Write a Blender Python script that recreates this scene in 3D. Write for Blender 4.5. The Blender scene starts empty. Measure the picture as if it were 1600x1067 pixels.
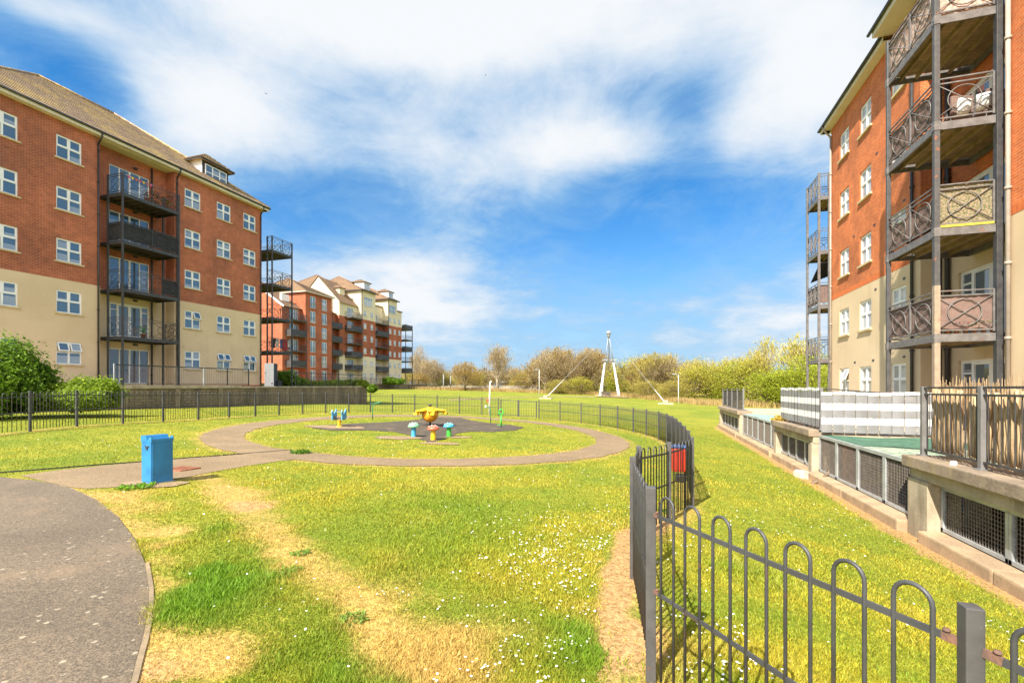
import bpy, bmesh, math, random
import numpy as np
from mathutils import Vector, Matrix
R = math.radians
SC = bpy.context.scene
COL = SC.collection
rnd = random.Random(7)
EYE = 1.7
YAW = R(17.3)
CY, SY = math.cos(YAW), math.sin(YAW)
FPX = 711.0

# ------------------------------------------------------------------ camera
cd = bpy.data.cameras.new('camera'); cam = bpy.data.objects.new('camera', cd); COL.objects.link(cam)
cam.location = (0, 0, EYE); cam.rotation_euler = (R(90), 0, YAW)
cd.sensor_width = 36; cd.lens = FPX/1600*36; cd.shift_y = 68.5/1600
cd.clip_start = 0.05; cd.clip_end = 4000
SC.camera = cam
SC.view_settings.view_transform = 'Standard'; SC.view_settings.look = 'None'
SC.view_settings.exposure = 1.5; SC.view_settings.gamma = 1.0

# ------------------------------------------------------------------ sun
SUN_EL = R(46); SUN_H = Vector((-0.335, -0.942)).normalized()     # horizontal direction towards the sun
sd = bpy.data.lights.new('sun', 'SUN'); sun = bpy.data.objects.new('sun', sd); COL.objects.link(sun)
sd.energy = 4.1; sd.angle = R(0.53); sd.color = (1.0, 0.93, 0.82)
sv = Vector((SUN_H.x*math.cos(SUN_EL), SUN_H.y*math.cos(SUN_EL), math.sin(SUN_EL)))
sun.rotation_euler = sv.to_track_quat('Z', 'Y').to_euler()
sun.location = (0, -20, 40)

# ------------------------------------------------------------------ world: Nishita sky with drifting cloud
W = bpy.data.worlds.new('World'); SC.world = W; W.use_nodes = True
nt = W.node_tree; nt.nodes.clear()
class NG:
    """tiny helper for node trees"""
    def __init__(s, nt): s.nt = nt
    def n(s, t, **k):
        x = s.nt.nodes.new(t)
        for a, b in k.items(): setattr(x, a, b)
        return x
    def l(s, a, b): s.nt.links.new(a, b)
    def put(s, inp, v):
        if hasattr(v, 'is_output') or isinstance(v, bpy.types.NodeSocket): s.l(v, inp)
        elif v is not None: inp.default_value = v
    def m(s, op, a, b=None, c=None, clamp=False):
        x = s.n('ShaderNodeMath', operation=op); x.use_clamp = clamp
        s.put(x.inputs[0], a); s.put(x.inputs[1], b)
        if c is not None: s.put(x.inputs[2], c)
        return x.outputs[0]
    def vm(s, op, a, b=None):
        x = s.n('ShaderNodeVectorMath', operation=op)
        s.put(x.inputs[0], a); s.put(x.inputs[1], b)
        return x.outputs['Value'] if op in ('DOT_PRODUCT', 'LENGTH') else x.outputs[0]
    def mix(s, f, a, b, blend='MIX'):
        x = s.n('ShaderNodeMix', data_type='RGBA', blend_type=blend)
        s.put(x.inputs[0], f); s.put(x.inputs[6], a); s.put(x.inputs[7], b)
        return x.outputs[2]
    def noise(s, vec, scale, detail=4, rough=0.55, dist=0.0):
        x = s.n('ShaderNodeTexNoise'); s.put(x.inputs['Vector'], vec)
        x.inputs['Scale'].default_value = scale; x.inputs['Detail'].default_value = detail
        x.inputs['Roughness'].default_value = rough; x.inputs['Distortion'].default_value = dist
        return x.outputs['Fac']
    def ramp(s, f, p0, p1):
        x = s.n('ShaderNodeMapRange', interpolation_type='SMOOTHSTEP')
        s.put(x.inputs[0], f); x.inputs[1].default_value = p0; x.inputs[2].default_value = p1
        return x.outputs[0]
    def sep(s, v):
        x = s.n('ShaderNodeSeparateXYZ'); s.put(x.inputs[0], v); return x.outputs
    def comb(s, x_, y_, z_):
        x = s.n('ShaderNodeCombineXYZ')
        for i, v in enumerate((x_, y_, z_)): s.put(x.inputs[i], v)
        return x.outputs[0]

g = NG(nt)
out = g.n('ShaderNodeOutputWorld'); bg = g.n('ShaderNodeBackground'); bg.inputs['Strength'].default_value = 0.10
sky = g.n('ShaderNodeTexSky', sky_type='NISHITA'); sky.sun_disc = False
sky.sun_elevation = SUN_EL; sky.sun_rotation = math.atan2(SUN_H.x, SUN_H.y)
sky.air_density = 1.0; sky.dust_density = 0.6; sky.ozone_density = 2.0
tc = g.n('ShaderNodeTexCoord'); d = tc.outputs['Generated']
dx, dy, dz = g.sep(d)
zc = g.m('MAXIMUM', dz, 0.0)
den = g.m('ADD', zc, 0.22)
pl = g.comb(g.m('DIVIDE', dx, den), g.m('DIVIDE', dy, den), 0.0)     # flat cloud deck seen in perspective
n1 = g.noise(pl, 1.5, 7, 0.58, 0.25)
n2 = g.noise(pl, 4.5, 5, 0.6, 0.35)
az = g.m('ARCTAN2', dx, dy); el = g.m('ARCSINE', dz)
def skydir(px, py):
    a = (px-800)/FPX; e = (602-py)/FPX
    x = a*CY - SY; y = a*SY + CY
    return math.atan2(x, y), math.atan2(e, math.hypot(x, y))
# cloud banks of this sky: azimuth / elevation of the middle, half widths, amount
BANKS = [((780, 10), (420, 110), 0.95), ((1280, 110), (150, 165), 1.05), ((330, 180), (140, 85), 0.85),
         ((940, 225), (180, 42), 0.62), ((610, 450), (170, 90), 0.85), ((700, 190), (230, 90), 0.34), ((540, 210), (130, 60), 0.2),
         ((1230, 500), (160, 80), 0.60), ((90, 15), (120, 35), 0.40), ((440, 60), (160, 90), 0.32), ((520, 10), (250, 60), 0.55),
         ((800, 300), (140, 50), 0.2), ((1160, 220), (60, 50), 0.35),
         ((1080, 330), (170, 90), -0.45), ((1090, 170), (60, 60), -0.5), ((140, 130), (70, 50), -.4), ((950, 400), (190, 60), -0.35), ((30, 80), (130, 60), -0.40), ((450, 330), (170, 60), -0.45), ((700, 360), (200, 50), -.25), ((240, 60), (90, 60), -0.25)]
acc = None
for (c, w, amt) in BANKS:
    a0, e0 = skydir(*c); a1, _ = skydir(c[0]+w[0], c[1]); a2, _ = skydir(c[0]-w[0], c[1]); _, e1 = skydir(c[0], c[1]-w[1]); _, e2 = skydir(c[0], c[1]+w[1])
    wa = abs(a1-a2)/2; we = abs(e1-e2)/2
    u = g.m('DIVIDE', g.m('SUBTRACT', az, a0), wa); v = g.m('DIVIDE', g.m('SUBTRACT', el, e0), we)
    q = g.m('ADD', g.m('MULTIPLY', u, u), g.m('MULTIPLY', v, v))
    f = g.m('MULTIPLY', g.m('EXPONENT', g.m('MULTIPLY', q, -0.8)), amt)
    acc = f if acc is None else g.m('ADD', acc, f)
fwd = g.m('ADD', g.m('MULTIPLY', dx, -SY), g.m('MULTIPLY', dy, CY))
acc = g.m('ADD', acc, g.m('MULTIPLY', g.ramp(g.m('MULTIPLY', fwd, -1.0), -0.15, 0.5), 0.75))      # unseen broken cloud added behind the viewer to lift the shade
tex = g.m('ADD', g.m('MULTIPLY', g.m('SUBTRACT', n1, 0.5), 1.7), g.m('MULTIPLY', g.m('SUBTRACT', n2, 0.5), 0.6))
cl = g.m('ADD', acc, tex)
n3 = g.noise(pl, 2.6, 8, 0.68, 0.9)
veil = g.m('MULTIPLY', g.ramp(g.m('ADD', cl, g.m('MULTIPLY', g.m('SUBTRACT', n3, 0.5), 1.6)), -0.70, 0.50), 0.78)      # thin wisps
cl = g.m('MULTIPLY', g.ramp(g.m('ADD', cl, g.m('MULTIPLY', g.m('SUBTRACT', n3, 0.5), 0.7)), -0.05, 0.95), 0.97)
hz = g.m('EXPONENT', g.m('MULTIPLY', g.m('POWER', g.m('DIVIDE', zc, 0.20), 1.5), -1.0))     # milky air near the horizon
skyc = g.mix(1.0, sky.outputs[0], (0.055, 0.43, 0.70, 1), 'MULTIPLY')
skyc = g.mix(hz, skyc, (2.1, 2.72, 3.3, 1))
skyc = g.mix(veil, skyc, (1.25, 2.15, 3.1, 1))
bright = g.m('ADD', g.m('MULTIPLY', g.ramp(g.m('MULTIPLY', fwd, -1.0), -0.25, 0.45), 1.3), g.m('MULTIPLY', g.ramp(zc, 0.72, 0.95), 0.8))      # out-of-view cloud behind and overhead brightened to fill the shaded walls
ccol = g.vm('SCALE', (3.35, 3.42, 3.5)); g.put(ccol.node.inputs['Scale'], g.m('ADD', 1.0, bright))
skyc = g.mix(cl, skyc, ccol)
g.l(skyc, bg.inputs['Color']); g.l(bg.outputs[0], out.inputs[0])

# ------------------------------------------------------------------ coordinates
def cw(xc, yc):                      # camera-levelled metres (right, ahead) -> world
    return (xc*CY - yc*SY, xc*SY + yc*CY)
def wc(x, y): return (x*CY + y*SY, -x*SY + y*CY)
def at(px, s): return cw((px-800)/FPX*s, s)          # s = metres ahead

# ------------------------------------------------------------------ ground height
FENCE = [(-70,11.1,688),(47,12.55,673.5),(120,14.0,666.3),(192,15.4,661.5),(255,16.7,658.5),(310,18.1,655.5),(358,19.7,652.3),(399,21.0,650.2),(436,22.3,648.3),
 (473,23.6,646.5),(509,24.6,645.4),(545,25.5,644.6),(579,26.6,644.6),(613,27.3,644.6),(648,27.9,644.6),(683,28.3,645.2),(718,28.5,646.3),(753,28.4,647.9),(779,28.1,650.2),
 (820,27.8,652.5),(842,27.2,654),(875,26.0,657.5),(908,24.7,661),(937.5,23.4,665.4),(965,21.9,670),(989.5,20.5,675.4),(1010,19.1,680.6),(1029,17.7,687.1)]
CP = []
FPOSTS = []
for px, s, b in FENCE:
    x, y = at(px, s); z = EYE-(b-602)/FPX*s; CP.append((x, y, z)); FPOSTS.append((x, y))
for px, s, z in [(1042,16.2,-.42),(1050.5,14.7,-.40),(1057,13.2,-.38),(1063.5,11.7,-.36),(1070,10.2,-.33),(1076,8.8,-.29),(1081.5,7.35,-.25),(1045.5,6.4,-.22),(998,5.5,-.15),(989,4.2,-.08),(1017,2.62,0.0),(1517,1.28,.01)]:
    x, y = at(px, s); CP.append((x, y, z)); FPOSTS.append((x, y))
FPOSTS.append(cw(1.84, 0.0)); 
for xc, yc, z in [(-3,2.5,.03),(0,2,0),(0,-8,0),(-20,-6,.4),(8,-8,-.5),(-6.3,7.6,.17),(-10,14,.22),(-3,11,-.06),(-3,17,-.05),(-1,6,-.03),(2,12,-.22),(-9,4,.25),(-25,10,.5)]:
    x, y = cw(xc, yc); CP.append((x, y, z))
for x, y, z in [(3.9,8.9,-.69),(3.9,30,-.9),(3.9,2,-.62),(3.9,16,-.76),(3.9,23,-.83),(3.9,-5,-.6),(-26.2,22,.33),(-26.2,29,.28),(-26.2,37,-.1),(-26.2,14,.5),(-26.2,5,.5)]:
    CP.append((x, y, z))
for px, s, z in [(950,90,-.4),(1090,66,-1.05),(1000,60,-.75),(800,100,.15),(700,100,.5),(620,100,.85),(600,62,.15),(560,150,.9),(700,60,-.3),(800,60,-.55),(1200,62,-1.1),(1250,120,-1),(950,150,-.6),(760,180,0),(300,160,1),(800,420,-.5),(1400,200,-1),(200,420,0),(1100,420,-.8),(560,44,-.1),(700,42,-.3),(950,40,-.75),(1050,36,-.75)]:
    x, y = at(px, s); CP.append((x, y, z))
CPa = np.array(CP)
def _phi(r): return np.sqrt(r*r+4.0)
def _solve():
    P = CPa[:, :2]; n = len(P)
    A = _phi(np.linalg.norm(P[:, None]-P[None], axis=2)) + np.eye(n)*-0.02
    B = np.c_[np.ones(n), P]
    M = np.block([[A, B], [B.T, np.zeros((3, 3))]])
    return np.linalg.solve(M, np.r_[CPa[:, 2], 0, 0, 0])
_w = _solve()
def gza(x, y):
    x = np.asarray(x, float); y = np.asarray(y, float); sh = x.shape
    Q = np.c_[x.ravel(), y.ravel()]; o = np.empty(len(Q)); P = CPa[:, :2]; n = len(P)
    for i in range(0, len(Q), 20000):
        q = Q[i:i+20000]
        o[i:i+20000] = _phi(np.linalg.norm(q[:, None]-P[None], axis=2)) @ _w[:n] + _w[n] + q @ _w[n+1:]
    far = np.linalg.norm(Q, axis=1); k = np.clip((far-150)/250, 0, 1)
    o = np.clip(o, -1.3, 1.4)*(1-k) + (-0.6)*k
    return o.reshape(sh)
def gz(x, y): return float(gza(np.array([x]), np.array([y]))[0])
def ghit(px, py):                    # where the sight line of a point in the photograph meets the ground
    s = FPX*1.75/(py-602)
    for _ in range(12):
        x, y = at(px, s); s = 0.5*s + 0.5*FPX*(EYE-gz(x, y))/(py-602)
    return at(px, s)

# ------------------------------------------------------------------ mesh builder
class MB:
    def __init__(s): s.v = []; s.f = []; s.mi = []; s.sm = []
    def add(s, vs, fs, mi=0, smooth=False):
        o = len(s.v); s.v += [tuple(p) for p in vs]
        for f in fs:
            s.f.append(tuple(i+o for i in f)); s.mi.append(mi); s.sm.append(smooth)
        return s
    def quad(s, a, b, c, d, mi=0): return s.add((a, b, c, d), ((0, 1, 2, 3),), mi)
    def tri(s, a, b, c, mi=0): return s.add((a, b, c), ((0, 1, 2),), mi)
    def box(s, lo, hi, mi=0):
        x0, y0, z0 = lo; x1, y1, z1 = hi
        if x0 > x1: x0, x1 = x1, x0
        if y0 > y1: y0, y1 = y1, y0
        if z0 > z1: z0, z1 = z1, z0
        v = [(x0,y0,z0),(x1,y0,z0),(x1,y1,z0),(x0,y1,z0),(x0,y0,z1),(x1,y0,z1),(x1,y1,z1),(x0,y1,z1)]
        return s.add(v, [(0,3,2,1),(4,5,6,7),(0,1,5,4),(1,2,6,5),(2,3,7,6),(3,0,4,7)], mi)
    def bbox(s, lo, hi, b=0.01, mi=0):      # box with chamfered edges
        bm = bmesh.new(); c = [(lo[i]+hi[i])/2 for i in range(3)]; e = [abs(hi[i]-lo[i]) for i in range(3)]
        bmesh.ops.create_cube(bm, size=1, matrix=Matrix.Translation(c) @ Matrix.Diagonal((*e, 1)))
        bmesh.ops.bevel(bm, geom=bm.edges[:], offset=min(b, min(e)*0.45), segments=2, affect='EDGES', profile=0.6)
        s.from_bm(bm, mi); bm.free(); return s
    def from_bm(s, bm, mi=0, smooth=False):
        bm.verts.index_update()
        s.add([v.co[:] for v in bm.verts], [tuple(v.index for v in f.verts) for f in bm.faces], mi, smooth); return s
    def obox(s, p, q, w, h, mi=0):           # box-section bar from p to q (w across, h upright)
        p = Vector(p); q = Vector(q); t = (q-p).normalized()
        up = Vector((0, 0, 1)) if abs(t.z) < 0.95 else Vector((1, 0, 0))
        a = t.cross(up).normalized(); b = a.cross(t).normalized()
        a *= w/2; b *= h/2
        v = [p-a-b, p+a-b, p+a+b, p-a+b, q-a-b, q+a-b, q+a+b, q-a+b]
        return s.add(v, [(0,1,2,3),(7,6,5,4),(0,4,5,1),(1,5,6,2),(2,6,7,3),(3,7,4,0)], mi)
    def tube(s, pts, r, n=6, mi=0, cap=True, closed=False):
        pts = [Vector(p) for p in pts]; m = len(pts)
        rs = r if isinstance(r, (list, tuple)) else [r]*m
        vs = []; prev = None
        for i, p in enumerate(pts):
            if closed: t = pts[(i+1) % m]-pts[i-1]
            else: t = pts[min(i+1, m-1)]-pts[max(i-1, 0)]
            t.normalize()
            if prev is None:
                up = Vector((0, 0, 1)) if abs(t.z) < 0.9 else Vector((1, 0, 0)); a = t.cross(up).normalized()
            else:
                a = prev - t*prev.dot(t); a.normalize()
            prev = a; b = t.cross(a)
            for k in range(n):
                th = 2*math.pi*k/n; vs.append(p + (a*math.cos(th)+b*math.sin(th))*rs[i])
        fs = []
        for i in range(m if closed else m-1):
            j = (i+1) % m
            for k in range(n):
                k2 = (k+1) % n; fs.append((i*n+k, i*n+k2, j*n+k2, j*n+k))
        if cap and not closed:
            fs.append(tuple(range(n-1, -1, -1))); fs.append(tuple((m-1)*n+k for k in range(n)))
        return s.add(vs, fs, mi, True)
    def ring(s, c, u, v, r, n=24, k=5, mi=0):
        c = Vector(c); u = Vector(u); v = Vector(v)
        return s.tube([c+u*math.cos(2*math.pi*i/n)+v*math.sin(2*math.pi*i/n) for i in range(n)], r, k, mi, closed=True)
    def lathe(s, prof, c, n=20, mi=0, smooth=True):
        cx, cy, cz = c; vs = []; fs = []
        for r, z in prof:
            for k in range(n): vs.append((cx+r*math.cos(2*math.pi*k/n), cy+r*math.sin(2*math.pi*k/n), cz+z))
        for i in range(len(prof)-1):
            for k in range(n):
                k2 = (k+1) % n; fs.append((i*n+k, i*n+k2, (i+1)*n+k2, (i+1)*n+k))
        if prof[0][0] > 1e-4: fs.append(tuple(range(n-1, -1, -1)))
        if prof[-1][0] > 1e-4: fs.append(tuple((len(prof)-1)*n+k for k in range(n)))
        return s.add(vs, fs, mi, smooth)
    def mesh(s, name, mats, org=(0, 0, 0)):
        me = bpy.data.meshes.new(name); ox, oy, oz = org
        me.from_pydata([(x-ox, y-oy, z-oz) for x, y, z in s.v], [], s.f)
        for m in (mats if isinstance(mats, (list, tuple)) else [mats]): me.materials.append(m)
        me.polygons.foreach_set('material_index', s.mi); me.polygons.foreach_set('use_smooth', s.sm)
        me.update(); return me
    def build(s, name, mats, parent=None, org=None):
        if org is None: org = tuple(parent.matrix_world.translation) if parent is not None and parent.get('_org') is None else (parent['_org'] if parent is not None else (0, 0, 0))
        return link(name, s.mesh(name, mats, org), parent)
def link(name, me, parent=None, loc=None, rz=0):
    o = bpy.data.objects.new(name, me); COL.objects.link(o)
    if parent is not None: o.parent = parent
    if loc is not None: o.location = loc
    if rz: o.rotation_euler = (0, 0, rz)
    return o
ORG = {}
def thing(name, label, cat, loc=(0, 0, 0), rz=0, group=None):
    o = bpy.data.objects.new(name, None); COL.objects.link(o); o.empty_display_size = 0.2
    o.location = loc; o.rotation_euler = (0, 0, rz); o['label'] = label; o['category'] = cat
    if group: o['group'] = group
    ORG[o.name] = tuple(loc)
    return o
def tag(o, label, cat, group=None, kind=None):
    o['label'] = label; o['category'] = cat
    if group: o['group'] = group
    if kind: o['kind'] = kind
    return o
def part(name, mb, mats, parent, org=None):
    """world-space mesh builder -> child of a thing (or of a part of it)"""
    r = parent
    if org is None:
        while r.parent is not None: r = r.parent
        org = ORG[r.name]
    return link(name, mb.mesh(name, mats, org), parent)
def struct(name, mb, mats):
    o = link(name, mb.mesh(name, mats)); o['kind'] = 'structure'; return o
def dup(root, loc, rz=None, label=None, group=None):
    r = root.copy(); COL.objects.link(r); r.location = loc
    if rz is not None: r.rotation_euler = (0, 0, rz)
    if label: r['label'] = label
    if group: r['group'] = group
    for ch in list(root.children):
        c = ch.copy(); COL.objects.link(c); c.parent = r
        for gc in list(ch.children):
            d_ = gc.copy(); COL.objects.link(d_); d_.parent = c
    return r
def smooth_all(o):
    for p in o.data.polygons: p.use_smooth = True
# ================================================================== materials
def new_mat(name):
    m = bpy.data.materials.new(name); m.use_nodes = True; m.node_tree.nodes.clear()
    g = NG(m.node_tree); o = g.n('ShaderNodeOutputMaterial'); b = g.n('ShaderNodeBsdfPrincipled')
    g.l(b.outputs[0], o.inputs[0]); return m, g, b, o
def pos(g): return g.n('ShaderNodeNewGeometry').outputs['Position']
def objco(g): return g.n('ShaderNodeTexCoord').outputs['Object']
def bump(g, b, h, strength=0.3, dist=0.02):
    x = g.n('ShaderNodeBump'); x.inputs['Strength'].default_value = strength; x.inputs['Distance'].default_value = dist
    g.l(h, x.inputs['Height']); g.l(x.outputs[0], b.inputs['Normal'])
def C(r, gg, b_): return (r, gg, b_, 1)
def mottled(name, c1, c2, scale=3, rough=0.7, fine=30, fineamt=0.25, bmp=0.2, bdist=0.01, metal=0.0, spec=None, stain=None, co='pos'):
    m, g, b, o = new_mat(name)
    p = pos(g) if co == 'pos' else objco(g)
    n = g.ramp(g.noise(p, scale, 5), 0.32, 0.68)
    c = g.mix(n, C(*c1), C(*c2))
    f = g.noise(p, fine, 3)
    c = g.mix(fineamt, c, g.mix(f, C(0.2, 0.2, 0.2), C(1, 1, 1)), 'OVERLAY') if fineamt else c
    if stain:
        sp = g.sep(p); q = g.comb(sp[0], sp[1], g.m('MULTIPLY', sp[2], 0.12))
        sn = g.ramp(g.noise(q, stain[1], 5, 0.65), 0.5, 0.75)
        c = g.mix(g.m('MULTIPLY', sn, stain[2]), c, C(*stain[0]))
    g.l(c, b.inputs['Base Color']); b.inputs['Roughness'].default_value = rough; b.inputs['Metallic'].default_value = metal
    if spec is not None: b.inputs['Specular IOR Level'].default_value = spec
    if bmp: bump(g, b, f, bmp, bdist)
    return m

def brick_mat(name, c1, c2, mortar, sat=1.0):
    m, g, b, o = new_mat(name)
    p = g.sep(pos(g)); uv = g.comb(g.m('ADD', p[0], p[1]), p[2], 0.0)
    t = g.n('ShaderNodeTexBrick'); g.l(uv, t.inputs['Vector'])
    t.inputs['Scale'].default_value = 1.0; t.inputs['Brick Width'].default_value = 0.225; t.inputs['Row Height'].default_value = 0.075
    t.inputs['Mortar Size'].default_value = 0.007; t.inputs['Mortar Smooth'].default_value = 0.1; t.inputs['Bias'].default_value = 0.0
    t.inputs['Color1'].default_value = C(*c1); t.inputs['Color2'].default_value = C(*c2); t.inputs['Mortar'].default_value = C(*mortar)
    v = g.noise(pos(g), 0.45, 5, 0.6); v2 = g.noise(pos(g), 14, 3)
    c = g.mix(0.55, t.outputs['Color'], g.mix(g.ramp(v, 0.25, 0.75), C(0.26, 0.25, 0.25), C(0.72, 0.66, 0.62)), 'OVERLAY')
    c = g.mix(0.3, c, g.mix(v2, C(0.25, 0.25, 0.25), C(0.75, 0.75, 0.75)), 'OVERLAY')
    v3 = g.ramp(g.noise(pos(g), 2.6, 5, 0.65), 0.3, 0.7); c = g.mix(0.35, c, g.mix(v3, C(0.30, 0.28, 0.27), C(0.68, 0.66, 0.64)), 'OVERLAY')
    # soot and weeping under sills, drawn downwards
    q = g.comb(g.m('ADD', p[0], p[1]), g.m('MULTIPLY', p[2], 0.10), 0.0)
    st = g.ramp(g.noise(q, 1.3, 5, 0.65), 0.56, 0.78)
    c = g.mix(g.m('MULTIPLY', st, 0.35), c, C(0.10, 0.055, 0.04))
    g.l(c, b.inputs['Base Color']); b.inputs['Roughness'].default_value = 0.85
    bump(g, b, g.m('SUBTRACT', 1.0, t.outputs['Fac']), 0.5, 0.01)
    return m
M = {}
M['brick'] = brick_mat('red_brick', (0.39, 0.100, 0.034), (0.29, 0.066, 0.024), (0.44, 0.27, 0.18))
M['brick_far'] = brick_mat('red_brick_far', (0.35, 0.085, 0.030), (0.30, 0.065, 0.022), (0.36, 0.19, 0.11))
def render_mat(name, c1, c2, dirt):
    m, g, b, o = new_mat(name); p = pos(g); s = g.sep(p)
    c = g.mix(g.ramp(g.noise(p, 0.5, 6, 0.6), 0.3, 0.7), C(*c1), C(*c2))
    q = g.comb(g.m('ADD', s[0], s[1]), g.m('MULTIPLY', s[2], 0.09), 0.0)
    c = g.mix(g.m('MULTIPLY', g.ramp(g.noise(q, 1.6, 5, 0.65), 0.52, 0.8), 0.45), c, C(*dirt))
    f = g.noise(p, 60, 2); c = g.mix(0.12, c, g.mix(f, C(.2, .2, .2), C(.8, .8, .8)), 'OVERLAY')
    g.l(c, b.inputs['Base Color']); b.inputs['Roughness'].default_value = 0.9; bump(g, b, f, 0.25, 0.006); return m
M['render'] = render_mat('cream_render', (0.64, 0.49, 0.31), (0.56, 0.42, 0.26), (0.38, 0.28, 0.17))
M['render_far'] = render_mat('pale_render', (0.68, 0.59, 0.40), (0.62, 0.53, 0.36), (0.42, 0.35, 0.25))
def tile_mat(name, c1, c2, lichen, amt):
    m, g, b, o = new_mat(name); p = pos(g); s = g.sep(p)
    uv = g.comb(g.m('ADD', s[0], s[1]), s[2], 0.0)
    t = g.n('ShaderNodeTexBrick'); g.l(uv, t.inputs['Vector']); t.inputs['Scale'].default_value = 1.0
    t.inputs['Brick Width'].default_value = 0.3; t.inputs['Row Height'].default_value = 0.21; t.inputs['Mortar Size'].default_value = 0.008
    t.inputs['Color1'].default_value = C(*c1); t.inputs['Color2'].default_value = C(*c2); t.inputs['Mortar'].default_value = C(0.05, 0.035, 0.03)
    c = g.mix(0.6, t.outputs['Color'], g.mix(g.noise(p, 7, 4), C(.15, .15, .15), C(.85, .85, .85)), 'OVERLAY')
    li = g.m('MULTIPLY', g.ramp(g.noise(p, 0.55, 7, 0.7), 0.44, 0.60), g.ramp(g.noise(p, 5, 4, 0.7), 0.35, 0.62))
    c = g.mix(g.m('MULTIPLY', li, amt), c, C(*lichen))
    g.l(c, b.inputs['Base Color']); b.inputs['Roughness'].default_value = 0.9; bump(g, b, g.noise(p, 18, 3), 0.4, 0.02); return m
M['tile'] = tile_mat('roof_tile', (0.40, 0.28, 0.175), (0.29, 0.20, 0.125), (0.68, 0.47, 0.12), 0.8)
M['tile_far'] = tile_mat('roof_tile_far', (0.20, 0.12, 0.07), (0.16, 0.095, 0.055), (0.28, 0.17, 0.06), 0.5)
M['white'] = mottled('white_plastic_frame', (0.80, 0.79, 0.75), (0.72, 0.71, 0.68), 2.5, 0.45, 30, 0.1, 0)
M['cream_board'] = mottled('cream_fascia', (0.66, 0.59, 0.46), (0.58, 0.52, 0.40), 2, 0.7, 30, 0.2, 0)
M['black_pipe'] = mottled('black_gutter', (0.022, 0.022, 0.024), (0.035, 0.033, 0.032), 5, 0.45, 40, 0.2, 0)
M['grey_pipe'] = mottled('pale_downpipe', (0.34, 0.28, 0.22), (0.27, 0.225, 0.18), 3, 0.6, 40, 0.2, 0)
M['stone_sill'] = mottled('stone_sill', (0.55, 0.43, 0.24), (0.42, 0.33, 0.19), 4, 0.85, 40, 0.3, 0.2)
M['iron'] = mottled('black_ironwork', (0.030, 0.030, 0.032), (0.055, 0.052, 0.05), 6, 0.5, 60, 0.3, 0.1, 0.002)
def weather_iron(name, c1, c2, rust, amt):
    m, g, b, o = new_mat(name); p = pos(g)
    c = g.mix(g.ramp(g.noise(p, 7, 5), .3, .7), C(*c1), C(*c2))
    r = g.ramp(g.noise(p, 3.5, 7, 0.7), 0.60, 0.68)
    c = g.mix(g.m('MULTIPLY', r, amt), c, C(*rust))
    chips = g.ramp(g.noise(p, 45, 3, 0.6), 0.70, 0.76)
    c = g.mix(g.m('MULTIPLY', chips, 0.5), c, C(0.35, 0.33, 0.31))
    g.l(c, b.inputs['Base Color']); b.inputs['Roughness'].default_value = 0.5; bump(g, b, g.noise(p, 60, 3), 0.25, 0.003); return m
M['post_iron'] = weather_iron('weathered_post', (0.085, 0.080, 0.078), (0.055, 0.052, 0.05), (0.26, 0.10, 0.045), 0.8)
M['balc_iron'] = weather_iron('grey_balcony_steel', (0.17, 0.155, 0.145), (0.105, 0.095, 0.09), (0.30, 0.12, 0.06), 0.55)
M['fence_paint'] = weather_iron('fence_paint', (0.060, 0.060, 0.062), (0.042, 0.042, 0.042), (0.22, 0.095, 0.05), 0.35)
M['rust'] = mottled('rust', (0.30, 0.11, 0.05), (0.18, 0.07, 0.04), 20, 0.9, 60, 0.4, 0.5, 0.004)
M['deck'] = mottled('deck_timber', (0.30, 0.20, 0.11), (0.20, 0.135, 0.075), 3, 0.85, 30, 0.4, 0.3)
M['deck_dark'] = mottled('dark_deck', (0.09, 0.072, 0.055), (0.055, 0.046, 0.038), 3, 0.8, 30, 0.3, 0.2)
def glass_mat(name, dark, refl, curtain):
    m, g, b, o = new_mat(name)
    b.inputs['Roughness'].default_value = 0.6
    oi = g.n('ShaderNodeObjectInfo'); rd = oi.outputs['Random']
    s = g.sep(g.n('ShaderNodeTexCoord').outputs['Generated'])
    wob = g.noise(pos(g), 2.0, 3)
    fold = g.m('ADD', g.m('MULTIPLY', g.m('SINE', g.m('MULTIPLY', s[0], 55.0)), 0.12), 0.85)
    hgt = g.m('MULTIPLY', g.ramp(rd, 0.15, 1.0), 0.85)
    cu = g.m('MULTIPLY', g.m('LESS_THAN', s[2], hgt), g.m('GREATER_THAN', rd, 0.35))
    c = g.mix(wob, C(*dark), C(dark[0]*1.8, dark[1]*1.8, dark[2]*1.8))
    cc = g.mix(1.0, C(*curtain), fold, 'MULTIPLY')
    c = g.mix(g.m('MULTIPLY', cu, 0.75), c, cc)
    g.l(c, b.inputs['Base Color'])
    gl = g.n('ShaderNodeBsdfGlossy'); gl.inputs['Roughness'].default_value = 0.03; gl.inputs['Color'].default_value = C(0.82, 0.9, 1.0)
    nb = g.n('ShaderNodeBump'); nb.inputs['Strength'].default_value = 0.15; nb.inputs['Distance'].default_value = 0.02; g.l(g.noise(pos(g), 1.2, 2), nb.inputs['Height']); g.l(nb.outputs[0], gl.inputs['Normal'])
    fr = g.n('ShaderNodeLayerWeight'); fr.inputs['Blend'].default_value = refl
    mx = g.n('ShaderNodeMixShader'); g.l(fr.outputs['Fresnel'], mx.inputs[0]); g.l(b.outputs[0], mx.inputs[1]); g.l(gl.outputs[0], mx.inputs[2])
    g.l(mx.outputs[0], o.inputs[0]); return m
M['glass'] = glass_mat('window_glass', (0.022, 0.05, 0.085), 0.55, (0.36, 0.39, 0.42))
M['glass_door'] = glass_mat('door_glass', (0.05, 0.06, 0.065), 0.5, (0.22, 0.15, 0.12))
M['glass_far'] = glass_mat('far_glass', (0.10, 0.14, 0.18), 0.5, (0.55, 0.55, 0.52))
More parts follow.
